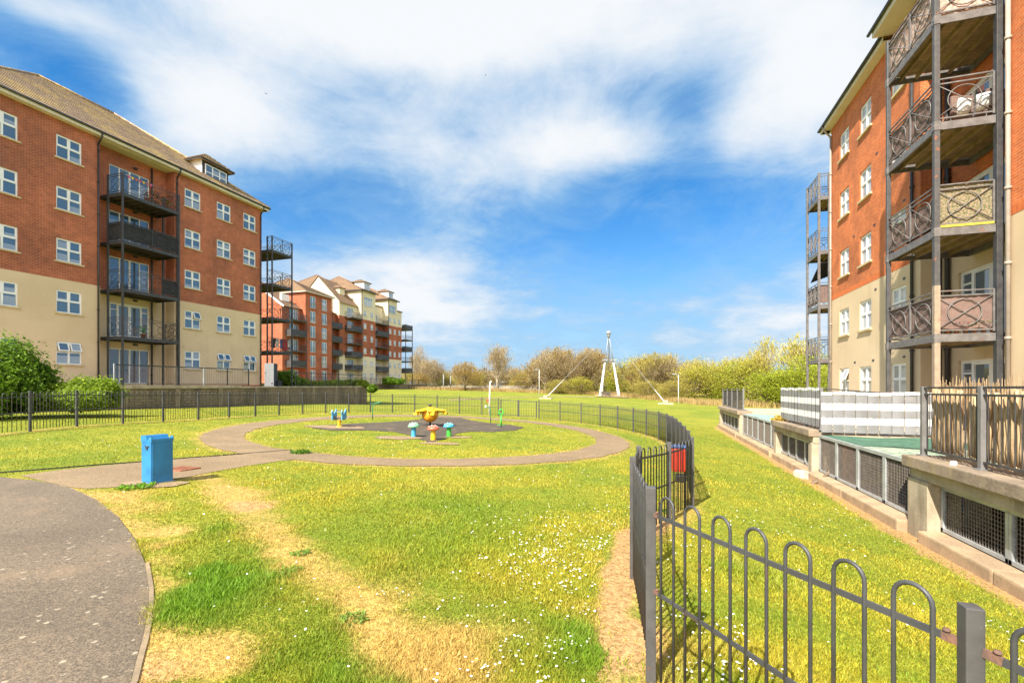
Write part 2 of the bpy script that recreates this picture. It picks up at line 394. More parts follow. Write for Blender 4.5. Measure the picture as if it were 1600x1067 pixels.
def fabric(name, c1, c2, scale, rough=0.9, alpha=1.0):
    m, g, b, o = new_mat(name); p = pos(g)
    n = g.noise(p, scale, 6, 0.6)
    c = g.mix(g.ramp(n, .3, .7), C(*c1), C(*c2)); g.l(c, b.inputs['Base Color']); b.inputs['Roughness'].default_value = rough
    bump(g, b, g.noise(p, 9, 4), 0.5, 0.03)
    if alpha < 1: b.inputs['Alpha'].default_value = alpha
    return m
M['brown_fabric'] = fabric('brown_screen_fabric', (0.20, 0.13, 0.105), (0.145, 0.09, 0.075), 3)
M['black_mesh'] = fabric('black_screen_fabric', (0.02, 0.02, 0.024), (0.032, 0.032, 0.036), 4, 0.9, 0.93)
M['leaf_screen'] = fabric('artificial_ivy', (0.05, 0.08, 0.02), (0.34, 0.24, 0.16), 22)
M['rusty_panel'] = fabric('patterned_rusty_panel', (0.36, 0.17, 0.10), (0.50, 0.43, 0.38), 14)
M['yellow_trim'] = mottled('yellow_edging', (0.42, 0.35, 0.04), (0.30, 0.25, 0.04), 10, 0.7)
M['cushion'] = mottled('white_cushion', (0.80, 0.78, 0.74), (0.7, 0.68, 0.64), 5, 0.9)
M['grey_screen'] = mottled('grey_slat', (0.21, 0.205, 0.205), (0.165, 0.16, 0.16), 3, 0.55, 40, 0.15, 0)
M['white_screen'] = mottled('white_slat', (0.68, 0.67, 0.65), (0.58, 0.57, 0.55), 3, 0.5, 40, 0.1, 0)
def reed():
    m, g, b, o = new_mat('reed'); p = objco(g); s = g.sep(p)
    q = g.comb(g.m('MULTIPLY', s[0], 30.0), g.m('MULTIPLY', s[1], 30.0), g.m('MULTIPLY', s[2], 2.5))
    n = g.noise(q, 1.0, 5, 0.65)
    c = g.mix(g.ramp(n, .25, .75), C(0.16, 0.09, 0.04), C(0.60, 0.43, 0.24)); g.l(c, b.inputs['Base Color']); b.inputs['Roughness'].default_value = 0.8
    bump(g, b, n, 0.5, 0.01); return m
M['reed'] = reed()
M['concrete'] = mottled('weathered_concrete', (0.42, 0.345, 0.24), (0.29, 0.235, 0.16), 2.2, 0.9, 30, 0.35, 0.35, 0.01, stain=((0.10, 0.078, 0.05), 1.9, 0.75))
M['coping'] = mottled('coping_concrete', (0.27, 0.205, 0.14), (0.16, 0.118, 0.082), 2.2, 0.9, 25, 0.5, 0.5, 0.012, stain=((0.42, 0.33, 0.12), 3, 0.35))
M['kerb'] = mottled('kerb_concrete', (0.40, 0.275, 0.16), (0.27, 0.19, 0.115), 2.6, 0.9, 30, 0.4, 0.35, 0.01)
M['galv'] = mottled('galvanised_steel', (0.42, 0.44, 0.45), (0.32, 0.335, 0.34), 5, 0.45, 40, 0.3, 0.1, 0.003, metal=0.3)
M['wire'] = mottled('galvanised_wire', (0.17, 0.145, 0.12), (0.12, 0.10, 0.085), 8, 0.5, 40, 0.2, 0)
M['paving'] = mottled('terrace_paving', (0.46, 0.37, 0.25), (0.38, 0.30, 0.20), 1.1, 0.9, 20, 0.3, 0.2)
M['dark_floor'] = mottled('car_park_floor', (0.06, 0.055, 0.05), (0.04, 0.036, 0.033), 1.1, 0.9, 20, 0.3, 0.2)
M['netting_green'] = fabric('green_netting', (0.025, 0.085, 0.05), (0.06, 0.14, 0.09), 5, 0.8)
M['netting_teal'] = fabric('teal_netting', (0.17, 0.26, 0.24), (0.27, 0.36, 0.33), 3, 0.8)
M['netting_pale'] = fabric('pale_netting', (0.36, 0.36, 0.28), (0.10, 0.19, 0.12), 11, 0.8)
def block_wall():
    m, g, b, o = new_mat('mossy_block_wall'); p = pos(g); s = g.sep(p)
    uv = g.comb(g.m('ADD', s[0], s[1]), s[2], 0.0)
    t = g.n('ShaderNodeTexBrick'); g.l(uv, t.inputs['Vector']); t.inputs['Scale'].default_value = 1
    t.inputs['Brick Width'].default_value = 0.45; t.inputs['Row Height'].default_value = 0.16; t.inputs['Mortar Size'].default_value = 0.018
    t.inputs['Color1'].default_value = C(.26, .19, .11); t.inputs['Color2'].default_value = C(.20, .145, .085); t.inputs['Mortar'].default_value = C(.10, .085, .06)
    q = g.comb(g.m('ADD', s[0], s[1]), g.m('MULTIPLY', s[2], 0.25), 0.0)
    st = g.ramp(g.noise(q, 1.1, 6, 0.7), 0.42, 0.68)
    c = g.mix(g.m('MULTIPLY', st, 0.7), t.outputs['Color'], C(.045, .036, .022))
    mo = g.ramp(g.noise(p, 1.7, 6, .7), .56, .7); c = g.mix(g.m('MULTIPLY', mo, .35), c, C(.16, .16, .035))
    g.l(c, b.inputs['Base Color']); b.inputs['Roughness'].default_value = .95; bump(g, b, t.outputs['Fac'], -0.6, .02); return m
M['block_wall'] = block_wall()
def asphalt_mat(name, c1, c2, specks, warm):
    m, g, b, o = new_mat(name); p = pos(g)
    c = g.mix(g.ramp(g.noise(p, 0.7, 5), .3, .7), C(*c1), C(*c2))
    f = g.noise(p, 90, 3, 0.7); f2 = g.noise(p, 30, 4, 0.7)
    c = g.mix(0.8, c, g.mix(g.ramp(f, .3, .7), C(.12, .12, .12), C(.85, .83, .8)), 'OVERLAY')
    c = g.mix(0.5, c, g.mix(g.ramp(f2, .3, .7), C(.25, .25, .25), C(.75, .73, .7)), 'OVERLAY')
    if warm: c = g.mix(g.m('MULTIPLY', g.ramp(g.noise(p, 1.7, 6, .65), .5, .72), warm), c, C(.30, .20, .11))
    if specks:
        v = g.n('ShaderNodeTexVoronoi', feature='F1'); g.l(g.vm('ADD', p, g.comb(g.m('MULTIPLY', f2, .03), g.m('MULTIPLY', f, .03), 0.0)), v.inputs['Vector']); v.inputs['Scale'].default_value = 13.0; v.inputs['Randomness'].default_value = 1
        hs = g.sep(v.outputs['Color'])
        rr = g.m('MULTIPLY', g.ramp(hs[0], 0.25, 1.0), 0.25)
        sp = g.m('MULTIPLY', g.m('MULTIPLY', g.m('LESS_THAN', v.outputs['Distance'], rr), g.ramp(g.noise(p, .8, 4), .34, .54)), g.ramp(f2, .30, .48))
        c = g.mix(g.m('MULTIPLY', sp, specks), c, C(.33, .275, .195))
    g.l(c, b.inputs['Base Color']); b.inputs['Roughness'].default_value = .95; bump(g, b, f, .5, .006); return m
M['asphalt'] = asphalt_mat('worn_asphalt', (0.145, 0.112, 0.078), (0.105, 0.082, 0.057), .85, .30)
M['path'] = asphalt_mat('path_tarmac', (0.225, 0.160, 0.090), (0.18, 0.128, 0.07), 0, .45)
M['rubber'] = asphalt_mat('rubber_surface', (0.080, 0.062, 0.040), (0.055, 0.043, 0.029), .45, .35)
M['worn_mat'] = asphalt_mat('worn_matting', (0.30, 0.21, 0.125), (0.22, 0.15, 0.09), 0, .4)
def ground_mat():
    m, g, b, o = new_mat('lawn_soil'); p = pos(g)
    at_ = lambda n: (lambda x: (setattr(x, 'attribute_name', n), x.outputs['Fac'])[1])(g.n('ShaderNodeAttribute'))
    big = g.noise(p, 0.32, 6, .6); mid = g.noise(p, 1.6, 6, .65); fine = g.noise(p, 22, 4, .7); vf = g.noise(p, 90, 2, .7)
    a = g.m('ADD', g.m('MULTIPLY', big, .55), g.m('MULTIPLY', mid, .45))
    c = g.mix(g.ramp(a, .38, .62), C(.140, .180, .018), C(.255, .240, .026))
    lush = g.ramp(g.m('ADD', at_('lush'), g.m('MULTIPLY', g.m('SUBTRACT', mid, .5), 1.1)), .25, .8)
    c = g.mix(lush, c, C(.092, .165, .014))
    dry = g.ramp(g.m('ADD', at_('dry'), g.m('MULTIPLY', g.m('SUBTRACT', mid, .5), 1.2)), .2, .95)
    c = g.mix(dry, c, C(.39, .265, .075))
    bare = g.ramp(g.m('ADD', at_('bare'), g.m('MULTIPLY', g.m('SUBTRACT', mid, .5), .9)), .3, .7)
    c = g.mix(bare, c, C(.40, .235, .098))
    c = g.mix(.75, c, g.mix(g.ramp(fine, .3, .7), C(.22, .25, .2), C(.78, .75, .8)), 'OVERLAY')
    c = g.mix(.6, c, g.mix(g.ramp(vf, .3, .7), C(.2, .22, .2), C(.8, .78, .8)), 'OVERLAY')
    g.l(c, b.inputs['Base Color']); b.inputs['Roughness'].default_value = .95; b.inputs['Specular IOR Level'].default_value = .15
    bump(g, b, g.m('ADD', fine, g.m('MULTIPLY', vf, .5)), .7, .03); return m
M['ground'] = ground_mat()
def vcol_leaf(name, trans=0.45, rough=0.6):
    m, g, b, o = new_mat(name)
    a = g.n('ShaderNodeAttribute'); a.attribute_name = 'col'
    c = a.outputs['Color']; g.l(c, b.inputs['Base Color']); b.inputs['Roughness'].default_value = rough; b.inputs['Specular IOR Level'].default_value = .25
    t = g.n('ShaderNodeBsdfTranslucent'); g.l(c, t.inputs['Color'])
    mx = g.n('ShaderNodeMixShader'); mx.inputs[0].default_value = trans; g.l(b.outputs[0], mx.inputs[1]); g.l(t.outputs[0], mx.inputs[2]); g.l(mx.outputs[0], o.inputs[0]); return m
M['leaf'] = vcol_leaf('leaf'); M['blade'] = vcol_leaf('grass_blade', .35); M['twig'] = vcol_leaf('twig_bud', .3, .8)
M['petal'] = mottled('daisy_petal', (.85, .84, .78), (.75, .73, .66), 30, .8, 30, 0, 0)
M['bark'] = mottled('bark', (0.20, 0.14, 0.09), (0.12, 0.085, 0.055), 3, .9, 14, .5, .5, .02)
M['bark_pale'] = mottled('pale_bark', (0.46, 0.38, 0.28), (0.33, 0.27, 0.19), 3, .9, 14, .5, .5, .02)
def paint(name, c, rough=.4, var=.8): return mottled(name, c, tuple(v*var for v in c), 4, rough, 40, .15, .08, .002)
M['blue_paint'] = paint('blue_bin_paint', (0.022, 0.19, 0.42), .5, .72)
M['lightblue'] = paint('light_blue_paint', (.06, .34, .56)); M['yellow'] = paint('yellow_paint', (.80, .50, .015)); M['orange'] = paint('orange_paint', (.80, .34, .015))
M['green'] = paint('green_paint', (.06, .42, .05)); M['darkgreen'] = paint('dark_green_paint', (.02, .20, .10)); M['redpaint'] = paint('red_paint', (.60, .035, .015)); M['mintcap'] = paint('mint_paint', (.20, .50, .25)); M['redcap'] = paint('faded_red_paint', (.55, .12, .06))
M['whitepaint'] = paint('white_paint', (.80, .79, .76), .5, .92); M['greysteel'] = paint('grey_steel', (.30, .31, .33), .4); M['darkgrey'] = paint('dark_grey', (.035, .035, .038), .5)
M['carblue'] = paint('car_paint_blue', (.05, .13, .30), .25); M['tyre'] = paint('tyre', (.02, .02, .02), .8); M['skin'] = paint('skin', (.48, .30, .21), .6); M['cloth_dark'] = paint('dark_cloth', (.03, .03, .04), .9); M['cloth_light'] = paint('light_cloth', (.55, .53, .5), .9); M['hair'] = paint('hair', (.05, .03, .02), .7)
M['cloth_red'] = paint('red_cloth', (.35, .03, .03), .9); M['cloth_blue'] = paint('blue_cloth', (.06, .12, .3), .9); M['cloth_green'] = paint('green_cloth', (.04, .22, .1), .9); M['pink'] = paint('pink_cloth', (.6, .06, .16), .9)
M['terracotta'] = paint('terracotta', (.34, .13, .06), .9); M['yellowflower'] = paint('yellow_flower', (.62, .42, .02), .8)
M['graffiti'] = fabric('painted_wall', (.34, .29, .22), (.17, .145, .11), .5)
M['stone'] = mottled('stone_lump', (.48, .42, .37), (.38, .33, .28), 6, .9, 30, .4, .4)
M['roof_far'] = M['tile_far']
M['brick_sun'] = brick_mat('sunlit_brick', (0.56, 0.150, 0.036), (0.45, 0.11, 0.028), (0.52, 0.27, 0.13))  # brighter, more orange copy of the brick with sunlight put into its colour
M['brick_solid'] = mottled('solid_brick', (0.56, 0.15, 0.036), (0.45, 0.11, 0.028), 9, .85, 40, .3, .3)
M['glass_pale'] = glass_mat('net_curtained_glass', (.26, .25, .23), 0.35, (.62, .60, .56))
M['primer'] = weather_iron('primed_steel', (.34, .25, .17), (.25, .19, .14), (.32, .09, .05), .8)
M['post_grey'] = weather_iron('grey_post', (.19, .18, .175), (.14, .135, .13), (.2, .12, .08), .3)

M['pier'] = mottled('stained_pier', (0.27, 0.21, 0.135), (0.17, 0.13, 0.085), 1.3, 0.95, 30, 0.35, 0.35, 0.01, stain=((0.06, 0.05, 0.03), 1.3, 0.7))

M['lug_rust'] = mottled('lug_rust', (0.17, 0.085, 0.055), (0.10, 0.06, 0.045), 30, 0.9, 80, 0.5, 0.5, 0.004)
M['edge_stone'] = mottled('edging_stone', (.24, .175, .105), (.16, .12, .075), 4, .95, 40, .5, .4, .006)

M['tile_edge'] = mottled('shaded_tile_edge', (0.16, 0.115, 0.07), (0.10, 0.07, 0.045), 8, .95, 30, .3, 0)  # dark course risers: the shadow line under each lip is painted into the colour
# ================================================================== ground, paths, lawn
RING_C = cw(-3.0, 17.0); RING_R = (6.05, 7.15)
def vnoise(x, y, scale, seed=0, octs=4):
    out = np.zeros_like(x); amp = 1; tot = 0
    for o_ in range(octs):
        X = x*scale*(2**o_)+seed*17.3+o_*5.1; Y = y*scale*(2**o_)+seed*7.7-o_*3.3
        xi = np.floor(X).astype(np.int64); yi = np.floor(Y).astype(np.int64); fx = X-xi; fy = Y-yi
        fx = fx*fx*(3-2*fx); fy = fy*fy*(3-2*fy)
        h = lambda a, b: ((np.sin(a*127.1+b*311.7+seed*74.7)*43758.5453) % 1.0)
        v = (h(xi, yi)*(1-fx)+h(xi+1, yi)*fx)*(1-fy)+(h(xi, yi+1)*(1-fx)+h(xi+1, yi+1)*fx)*fy
        out += v*amp; tot += amp; amp *= .55
    return out/tot
def seg_d(x, y, pts):
    dm = np.full(x.shape, 1e9)
    for (ax, ay), (bx, by) in zip(pts[:-1], pts[1:]):
        vx, vy = bx-ax, by-ay; L = vx*vx+vy*vy+1e-9
        t = np.clip(((x-ax)*vx+(y-ay)*vy)/L, 0, 1)
        dm = np.minimum(dm, np.hypot(x-ax-t*vx, y-ay-t*vy))
    return dm
def in_poly(x, y, P):
    r = np.zeros(x.shape, bool); n = len(P)
    for i in range(n):
        (ax, ay), (bx, by) = P[i], P[(i+1) % n]
        c = ((ay > y) != (by > y)) & (x < (bx-ax)*(y-ay)/((by-ay) if abs(by-ay) > 1e-9 else 1e-9)+ax)
        r ^= c
    return r
G_ = lambda L: [ghit(*p) for p in L]
# outlines on the ground
ASPH_EDGE = G_([(0,746),(60,752),(110,763),(150,782),(185,810),(212,845),(226,880),(232,920),(231,960),(222,1000),(212,1035),(204,1066)])
ASPH = ASPH_EDGE + [cw(-1.75, 1.6), cw(-1.6, .5), cw(-2, -1.5), cw(-6, -4), cw(-14, -2), cw(-17, 4), cw(-13.5, 7.5)]
STRIP_UP = G_([(30,743),(100,734),(160,728),(220,722.5),(285,717),(350,712),(410,707.5),(457,704),(485,705)])
STRIP_LO = G_([(100,760),(135,764),(185,761),(235,756),(285,747),(335,737),(390,727.5),(440,720),(490,717)])
RUB = G_([(487,669),(510,664.5),(550,662),(600,660),(635,657.5),(655,655.5),(662,652.5),(690,651.5),(720,653),(738,657),(760,660.5),(795,663.5),(820,668),(806,672.5),(770,675),(735,674.5),(715,677),(700,684),(688,688),(672,692),(655,687),(640,680),(615,675),(575,672.5),(520,673)])
TRAIL = G_([(300,742),(350,757),(385,790),(430,840),(480,885),(540,925),(600,975),(640,1040)])
FINNER = [FPOSTS[i] for i in range(len(FPOSTS)) if i >= 35]
RS = 1.27                      # the ring path is drawn out on its far side
def ringr(x, y):
    dx = x-RING_C[0]; dy = y-RING_C[1]; a = dx*CY+dy*SY; b = -dx*SY+dy*CY
    return np.hypot(a, np.where(b > 0, b/RS, b))
def ringp(R_, t):
    a = R_*math.cos(t); b = R_*math.sin(t)*(RS if math.sin(t) > 0 else 1); return (RING_C[0]+a*CY-b*SY, RING_C[1]+a*SY+b*CY)
def attrs(x, y):
    wx_ = (vnoise(x, y, 1.9, 21, 4)-.5)*.95; wy_ = (vnoise(x, y, 1.9, 22, 4)-.5)*.95; x = x+wx_; y = y+wy_
    lush = np.zeros_like(x); dry = np.zeros_like(x); bare = np.zeros_like(x)
    def blob(A, px, py, rx, amt):
        c = ghit(px, py); A += amt*np.exp(-((x-c[0])**2+(y-c[1])**2)/(rx*rx))
    for a in [(345,905,.36,.9),(300,945,.35,.9),(410,880,.3,.7),(915,1000,.28,.85),(960,1050,.3,.7),(330,828,.22,.7),(560,1058,.45,.8),(700,850,.7,.45),(760,800,.9,.45),(1180,900,.7,.5),(1260,770,.9,.5),(640,780,1,.3),(150,757,.2,.6),(230,762,.3,.6),(450,1000,.35,.4),(1350,900,.5,.4)]: blob(lush, *a)
    for a in [(230,1045,.40,.9),(300,1000,.4,.7),(620,950,.4,.2),(690,1010,.4,.55),(760,1060,.4,.4),(210,800,.5,.5),(380,770,.5,.6),(250,830,.4,.6),(640,905,.4,.35),(1000,760,.6,.3),(190,770,.5,.6)]: blob(dry, *a)
    dry += 1.0*np.exp(-(seg_d(x-.55*wx_, y-.55*wy_, TRAIL)/.25)**2)
    dry += .75*np.exp(-(seg_d(x, y, ASPH_EDGE)/.22)**2)
    x = x-wx_; y = y-wy_; rr = ringr(x, y)
    dry += .7*np.exp(-((rr-RING_R[1])/.3)**2)+.6*np.exp(-((rr-RING_R[0])/.25)**2)
    df = seg_d(x, y, FPOSTS); dry += .75*np.exp(-(df/.28)**2)
    bare += 1.0*np.exp(-(seg_d(x-.3*wx_, y-.3*wy_, [(q[0]-.10*CY, q[1]-.10*SY) for q in FINNER])/.21)**4)
    bare += 1.1*np.exp(-(np.abs(x-3.85)/.33)**2)*(y < 31)*(y > -6)
    c = ghit(395, 790); bare += .75*np.exp(-((x-c[0])**2+(y-c[1])**2)/.25)
    c = ghit(220, 1050); bare += .75*np.exp(-((x-c[0])**2+(y-c[1])**2)/.1)
    far = np.hypot(x, y); lush += .30*np.clip((far-28)/25, 0, 1)
    b2 = wc(x, y) if not isinstance(x, np.ndarray) else (x*CY+y*SY, -x*SY+y*CY)
    return lush, dry, bare
# terrain grid with exact lines round the sunken car park
def axis(fine0, fine1, step, lim, forced):
    a = list(np.arange(fine0, fine1+1e-6, step)); k = step; v = a[-1]
    while v < lim: k *= 1.22; v += k; a.append(v)
    k = step; v = a[0]
    while v > -lim: k *= 1.22; v -= k; a.insert(0, v)
    a = [q for q in a if all(abs(q-f) > step*.35 for f in forced)] + list(forced)
    return np.array(sorted(a))
xs = axis(-18, 4.2, .3, 900, (4.32,)); ys = axis(-2, 30, .3, 900, (31.3, -6.0))
GX, GY = np.meshgrid(xs, ys); GZ = gza(GX, GY)
mic = (vnoise(GX, GY, .8, 3)-.5)*.05; GZ = GZ+mic*0
nx, ny = len(xs), len(ys)
V = np.c_[GX.ravel(), GY.ravel(), GZ.ravel()]
F = []
for j in range(ny-1):
    for i in range(nx-1):
        if xs[i] >= 4.31 and xs[i] < 30 and ys[j] >= -6.01 and ys[j] < 31.29: continue
        F.append((j*nx+i, j*nx+i+1, (j+1)*nx+i+1, (j+1)*nx+i))
me = bpy.data.meshes.new('ground'); me.from_pydata(V.tolist(), [], F); me.materials.append(M['ground'])
la, da, ba = attrs(V[:, 0], V[:, 1])
for n_, a_ in (('lush', la), ('dry', da), ('bare', ba)):
    A = me.attributes.new(n_, 'FLOAT', 'POINT'); A.data.foreach_set('value', a_.astype(np.float32))
me.polygons.foreach_set('use_smooth', [True]*len(me.polygons)); me.update()
o = link('ground', me); o['kind'] = 'structure'
def sheet(name, poly, centre, off, mat, rings=10, sub=5, jit=0.0, seed=1):
    """flat patch that follows the ground: star-shaped outline about a centre"""
    P = []
    for i in range(len(poly)):
        a = poly[i]; b = poly[(i+1) % len(poly)]
        for k in range(sub): P.append((a[0]+(b[0]-a[0])*k/sub, a[1]+(b[1]-a[1])*k/sub))
    P = np.array(P); c = np.array(centre)
    if jit: P = P + (vnoise(P[:, 0], P[:, 1], 3.0, seed, 3)-.5)[:, None]*jit*(P-c)/np.linalg.norm(P-c, axis=1)[:, None]*2
    n = len(P); vs = [c]; 
    for r in range(1, rings+1): vs += list(c+(P-c)*(r/rings))
    vs = np.array(vs); z = gza(vs[:, 0], vs[:, 1])+off
    fs = [(0, 1+k, 1+(k+1) % n) for k in range(n)]
    for r in range(rings-1):
        o0 = 1+r*n; o1 = o0+n
        fs += [(o0+k, o1+k, o1+(k+1) % n, o0+(k+1) % n) for k in range(n)]
    m = MB().add(np.c_[vs, z].tolist(), fs, 0, True); return struct(name, m, mat)
def strip(name, A, B, off, mat, sub=6, across=5, jit=0.0):
    a = []; b = []
    for L, o_ in ((A, a), (B, b)):
        for i in range(len(L)-1):
            for k in range(sub): o_.append((L[i][0]+(L[i+1][0]-L[i][0])*k/sub, L[i][1]+(L[i+1][1]-L[i][1])*k/sub))
        o_.append(L[-1])
    a = np.array(a); b = np.array(b); n = len(a)
    if jit:
        dv = (b-a)/np.linalg.norm(b-a, axis=1)[:, None]
        a = a+dv*((vnoise(a[:, 0], a[:, 1], 2.2, 5, 4)-.5)*jit)[:, None]; b = b+dv*((vnoise(b[:, 0], b[:, 1], 2.2, 6, 4)-.5)*jit)[:, None]
    vs = np.concatenate([a+(b-a)*(k/across) for k in range(across+1)])
    z = gza(vs[:, 0], vs[:, 1])+off
    fs = [(k*n+i, k*n+i+1, (k+1)*n+i+1, (k+1)*n+i) for k in range(across) for i in range(n-1)]
    m = MB().add(np.c_[vs, z].tolist(), fs, 0, True); return struct(name, m, mat)
sheet('asphalt', ASPH, cw(-6.0, 2.5), .012, M['asphalt'], 22, 5)
strip('footpath', STRIP_UP, STRIP_LO, .007, M['path'], jit=.12)
th = np.linspace(0, 2*math.pi, 97)
strip('ring_path', [ringp(RING_R[0], t) for t in th], [ringp(RING_R[1], t) for t in th], .011, M['path'], 2, 4, .22)
RC = ghit(675, 665)
sheet('playground_surface', RUB, RC, .013, M['rubber'], 10, 4, .05)
def patch(name, px, py, rx, ry, off, mat, seed):
    c = ghit(px, py); P = []
    for k in range(20):
        t = 2*math.pi*k/20; p = cw(*(np.array(wc(*c))+np.array((rx*math.cos(t), ry*math.sin(t))))); P.append(p)
    return sheet(name, P, c, off, mat, 5, 2, .15, seed)
patch('worn_patch', 525, 667.5, 1.15, .55, .018, M['worn_mat'], 1)
patch('worn_patch', 622, 684, .75, .42, .016, M['worn_mat'], 2)
patch('worn_patch', 688, 693.5, .62, .24, .019, M['worn_mat'], 3)
patch('worn_patch', 715, 683, .45, .3, .017, M['worn_mat'], 4)
patch('worn_patch', 245, 757, .42, .30, .017, M['worn_mat'], 5)
# concrete edging of the tarmac circle and the dark upright edging board of the footpath
def edging(name, pts, w, h, mat, sub=6, sink=.05):
    P = []
    for i in range(len(pts)-1):
        for k in range(sub): P.append((pts[i][0]+(pts[i+1][0]-pts[i][0])*k/sub, pts[i][1]+(pts[i+1][1]-pts[i][1])*k/sub))
    P.append(pts[-1]); m = MB()
    vs = []
    for i, p in enumerate(P):
        a = Vector(P[max(i-1, 0)]); b = Vector(P[min(i+1, len(P)-1)]); t = (b-a).normalized(); nrm = Vector((-t.y, t.x)); z = gz(*p)
        for sgn, dz_ in ((-1, -sink), (-1, h), (1, h), (1, -sink)): vs.append((p[0]+nrm.x*sgn*w/2, p[1]+nrm.y*sgn*w/2, z+dz_))
    fs = [(4*i+k, 4*i+(k+1) % 4, 4*i+4+(k+1) % 4, 4*i+4+k) for i in range(len(P)-1) for k in range(4)]
    fs += [(3, 2, 1, 0), tuple(4*(len(P)-1)+k for k in range(4))]
    m.add(vs, fs); return struct(name, m, mat)
edging('kerb', [(p[0]+.02, p[1]) for p in ASPH_EDGE[6:]]+[cw(-1.75, 1.6), cw(-1.6, .5)], .045, .010, M['edge_stone'])
edging('kerb', ASPH_EDGE[:5], .03, .007, M['edge_stone'])
edging('path_edging', G_([(-40,742),(60,734.5),(150,727),(220,722),(285,716.5),(350,711.5),(410,707),(456,703)]), .025, .022, M['darkgrey'], 4)
# manhole cover let into the path
mh = ghit(283, 733); z0 = gz(*mh)
m = MB(); m.bbox((mh[0]-.24, mh[1]-.20, z0-.02), (mh[0]+.24, mh[1]+.20, z0+.020), .006)
for k in range(-3, 4): m.box((mh[0]+k*.06-.014, mh[1]-.16, z0+.018), (mh[0]+k*.06+.014, mh[1]+.16, z0+.024))
tag(link('manhole_cover', m.mesh('manhole_cover', M['rust'], (mh[0], mh[1], z0)), None, (mh[0], mh[1], z0)), 'rusty brown square manhole cover set in the footpath beside the blue bin', 'manhole cover')

# --- grass blades: dense near, thinning with distance; spread over a wide fan so another viewpoint still sees lawn
rg = np.random.default_rng(11)
def lawn_ok(x, y):
    ac = cw(-6.0, 2.5); ok = ~in_poly(ac[0]+(x-ac[0])*1.016, ac[1]+(y-ac[1])*1.016, ASPH) & ~in_poly(x, y, RUB) & ~in_poly(x, y, STRIP_UP+STRIP_LO[::-1])
    rr = ringr(x, y); ok &= ~((rr > RING_R[0]+.05) & (rr < RING_R[1]-.05))
    ok &= (x < 3.75) & (x > -26)
    return ok
def fan(N, s0, s1, pw, ang=1.15):
    u = rg.random(N); s = (s0**pw+(s1**pw-s0**pw)*u)**(1/pw)
    t = np.tan((rg.random(N)*2-1)*ang)
    return np.array(cw(t*s, s))
x, y = fan(760000, 1.5, 27, -.85); k = lawn_ok(x, y); x = x[k]; y = y[k]
xc_, yc_ = x*CY+y*SY, -x*SY+y*CY
lu, dr, br = attrs(x, y); n1_ = vnoise(x, y, 1.4, 2); n2_ = vnoise(x, y, 6, 4, 3); big_ = vnoise(x, y, .33, 9)
keep = rg.random(len(x)) > np.clip(br*1.25+(n1_-.5)*.8-.2, 0, .985)
keep &= rg.random(len(x)) > np.clip((dr-.2)*.55, 0, .5)
x, y, lu, dr, br, n1_, n2_, big_, yc_ = [q[keep] for q in (x, y, lu, dr, br, n1_, n2_, big_, yc_)]
N = len(x); z = gza(x, y)
h = (.014+.018*rg.random(N))*(.75+1.25*np.clip(lu+(n1_-.42)*1.5+(n2_-.5)*1.2, 0, 1.4))*(1-.35*np.clip(dr, 0, 1)); w = .0016+.0009*yc_; h *= np.clip(1+.02*(yc_-8), 1, 1.5)
a = rg.random(N)*2*np.pi; lean = h*(.25+.9*rg.random(N)); b = rg.random(N)*2*np.pi
p0 = np.c_[x-np.cos(a)*w, y-np.sin(a)*w, z-.004]; p1 = np.c_[x+np.cos(a)*w, y+np.sin(a)*w, z-.004]; p2 = np.c_[x+np.cos(b)*lean, y+np.sin(b)*lean, z+h]
VV = np.stack([p0, p1, p2], 1).reshape(-1, 3)
def lerp(A, B, t): return A*(1-t[:, None])+B*t[:, None]
ga = np.clip((big_*.5+n1_*.5-.38)/.24+(rg.random(N)-.5)*.7, 0, 1)
col = lerp(np.array([.21, .285, .022]), np.array([.46, .39, .032]), ga)
col = lerp(col, np.array([.17, .305, .018]), np.clip(lu*1.3+(n1_-.5)*1.4-.25, 0, 1))
col = lerp(col, np.array([.58, .405, .115]), np.clip(dr*1.1+(n1_-.5)*1.3-.2+(rg.random(N)-.5)*.5, 0, 1))
col *= (.66+.62*rg.random(N))[:, None]
cc = np.c_[col, np.ones(N)].repeat(3, 0).astype(np.float32)
def fast_mesh(name, VV, nper, mat, cc=None):
    me = bpy.data.meshes.new(name); nv = len(VV); nf = nv//nper
    me.vertices.add(nv); me.vertices.foreach_set('co', VV.astype(np.float32).ravel())
    me.loops.add(nv); me.loops.foreach_set('vertex_index', np.arange(nv, dtype=np.int32))
    me.polygons.add(nf); me.polygons.foreach_set('loop_start', np.arange(0, nv, nper, dtype=np.int32)); me.polygons.foreach_set('loop_total', np.full(nf, nper, np.int32))
    if cc is not None:
        A = me.color_attributes.new('col', 'FLOAT_COLOR', 'POINT'); A.data.foreach_set('color', cc.ravel())
    me.materials.append(mat); me.update(calc_edges=True); return me
o = link('grass', fast_mesh('grass', VV, 3, M['blade'], cc)); tag(o, 'short sunlit yellow green grass of the lawn', 'grass', kind='stuff')
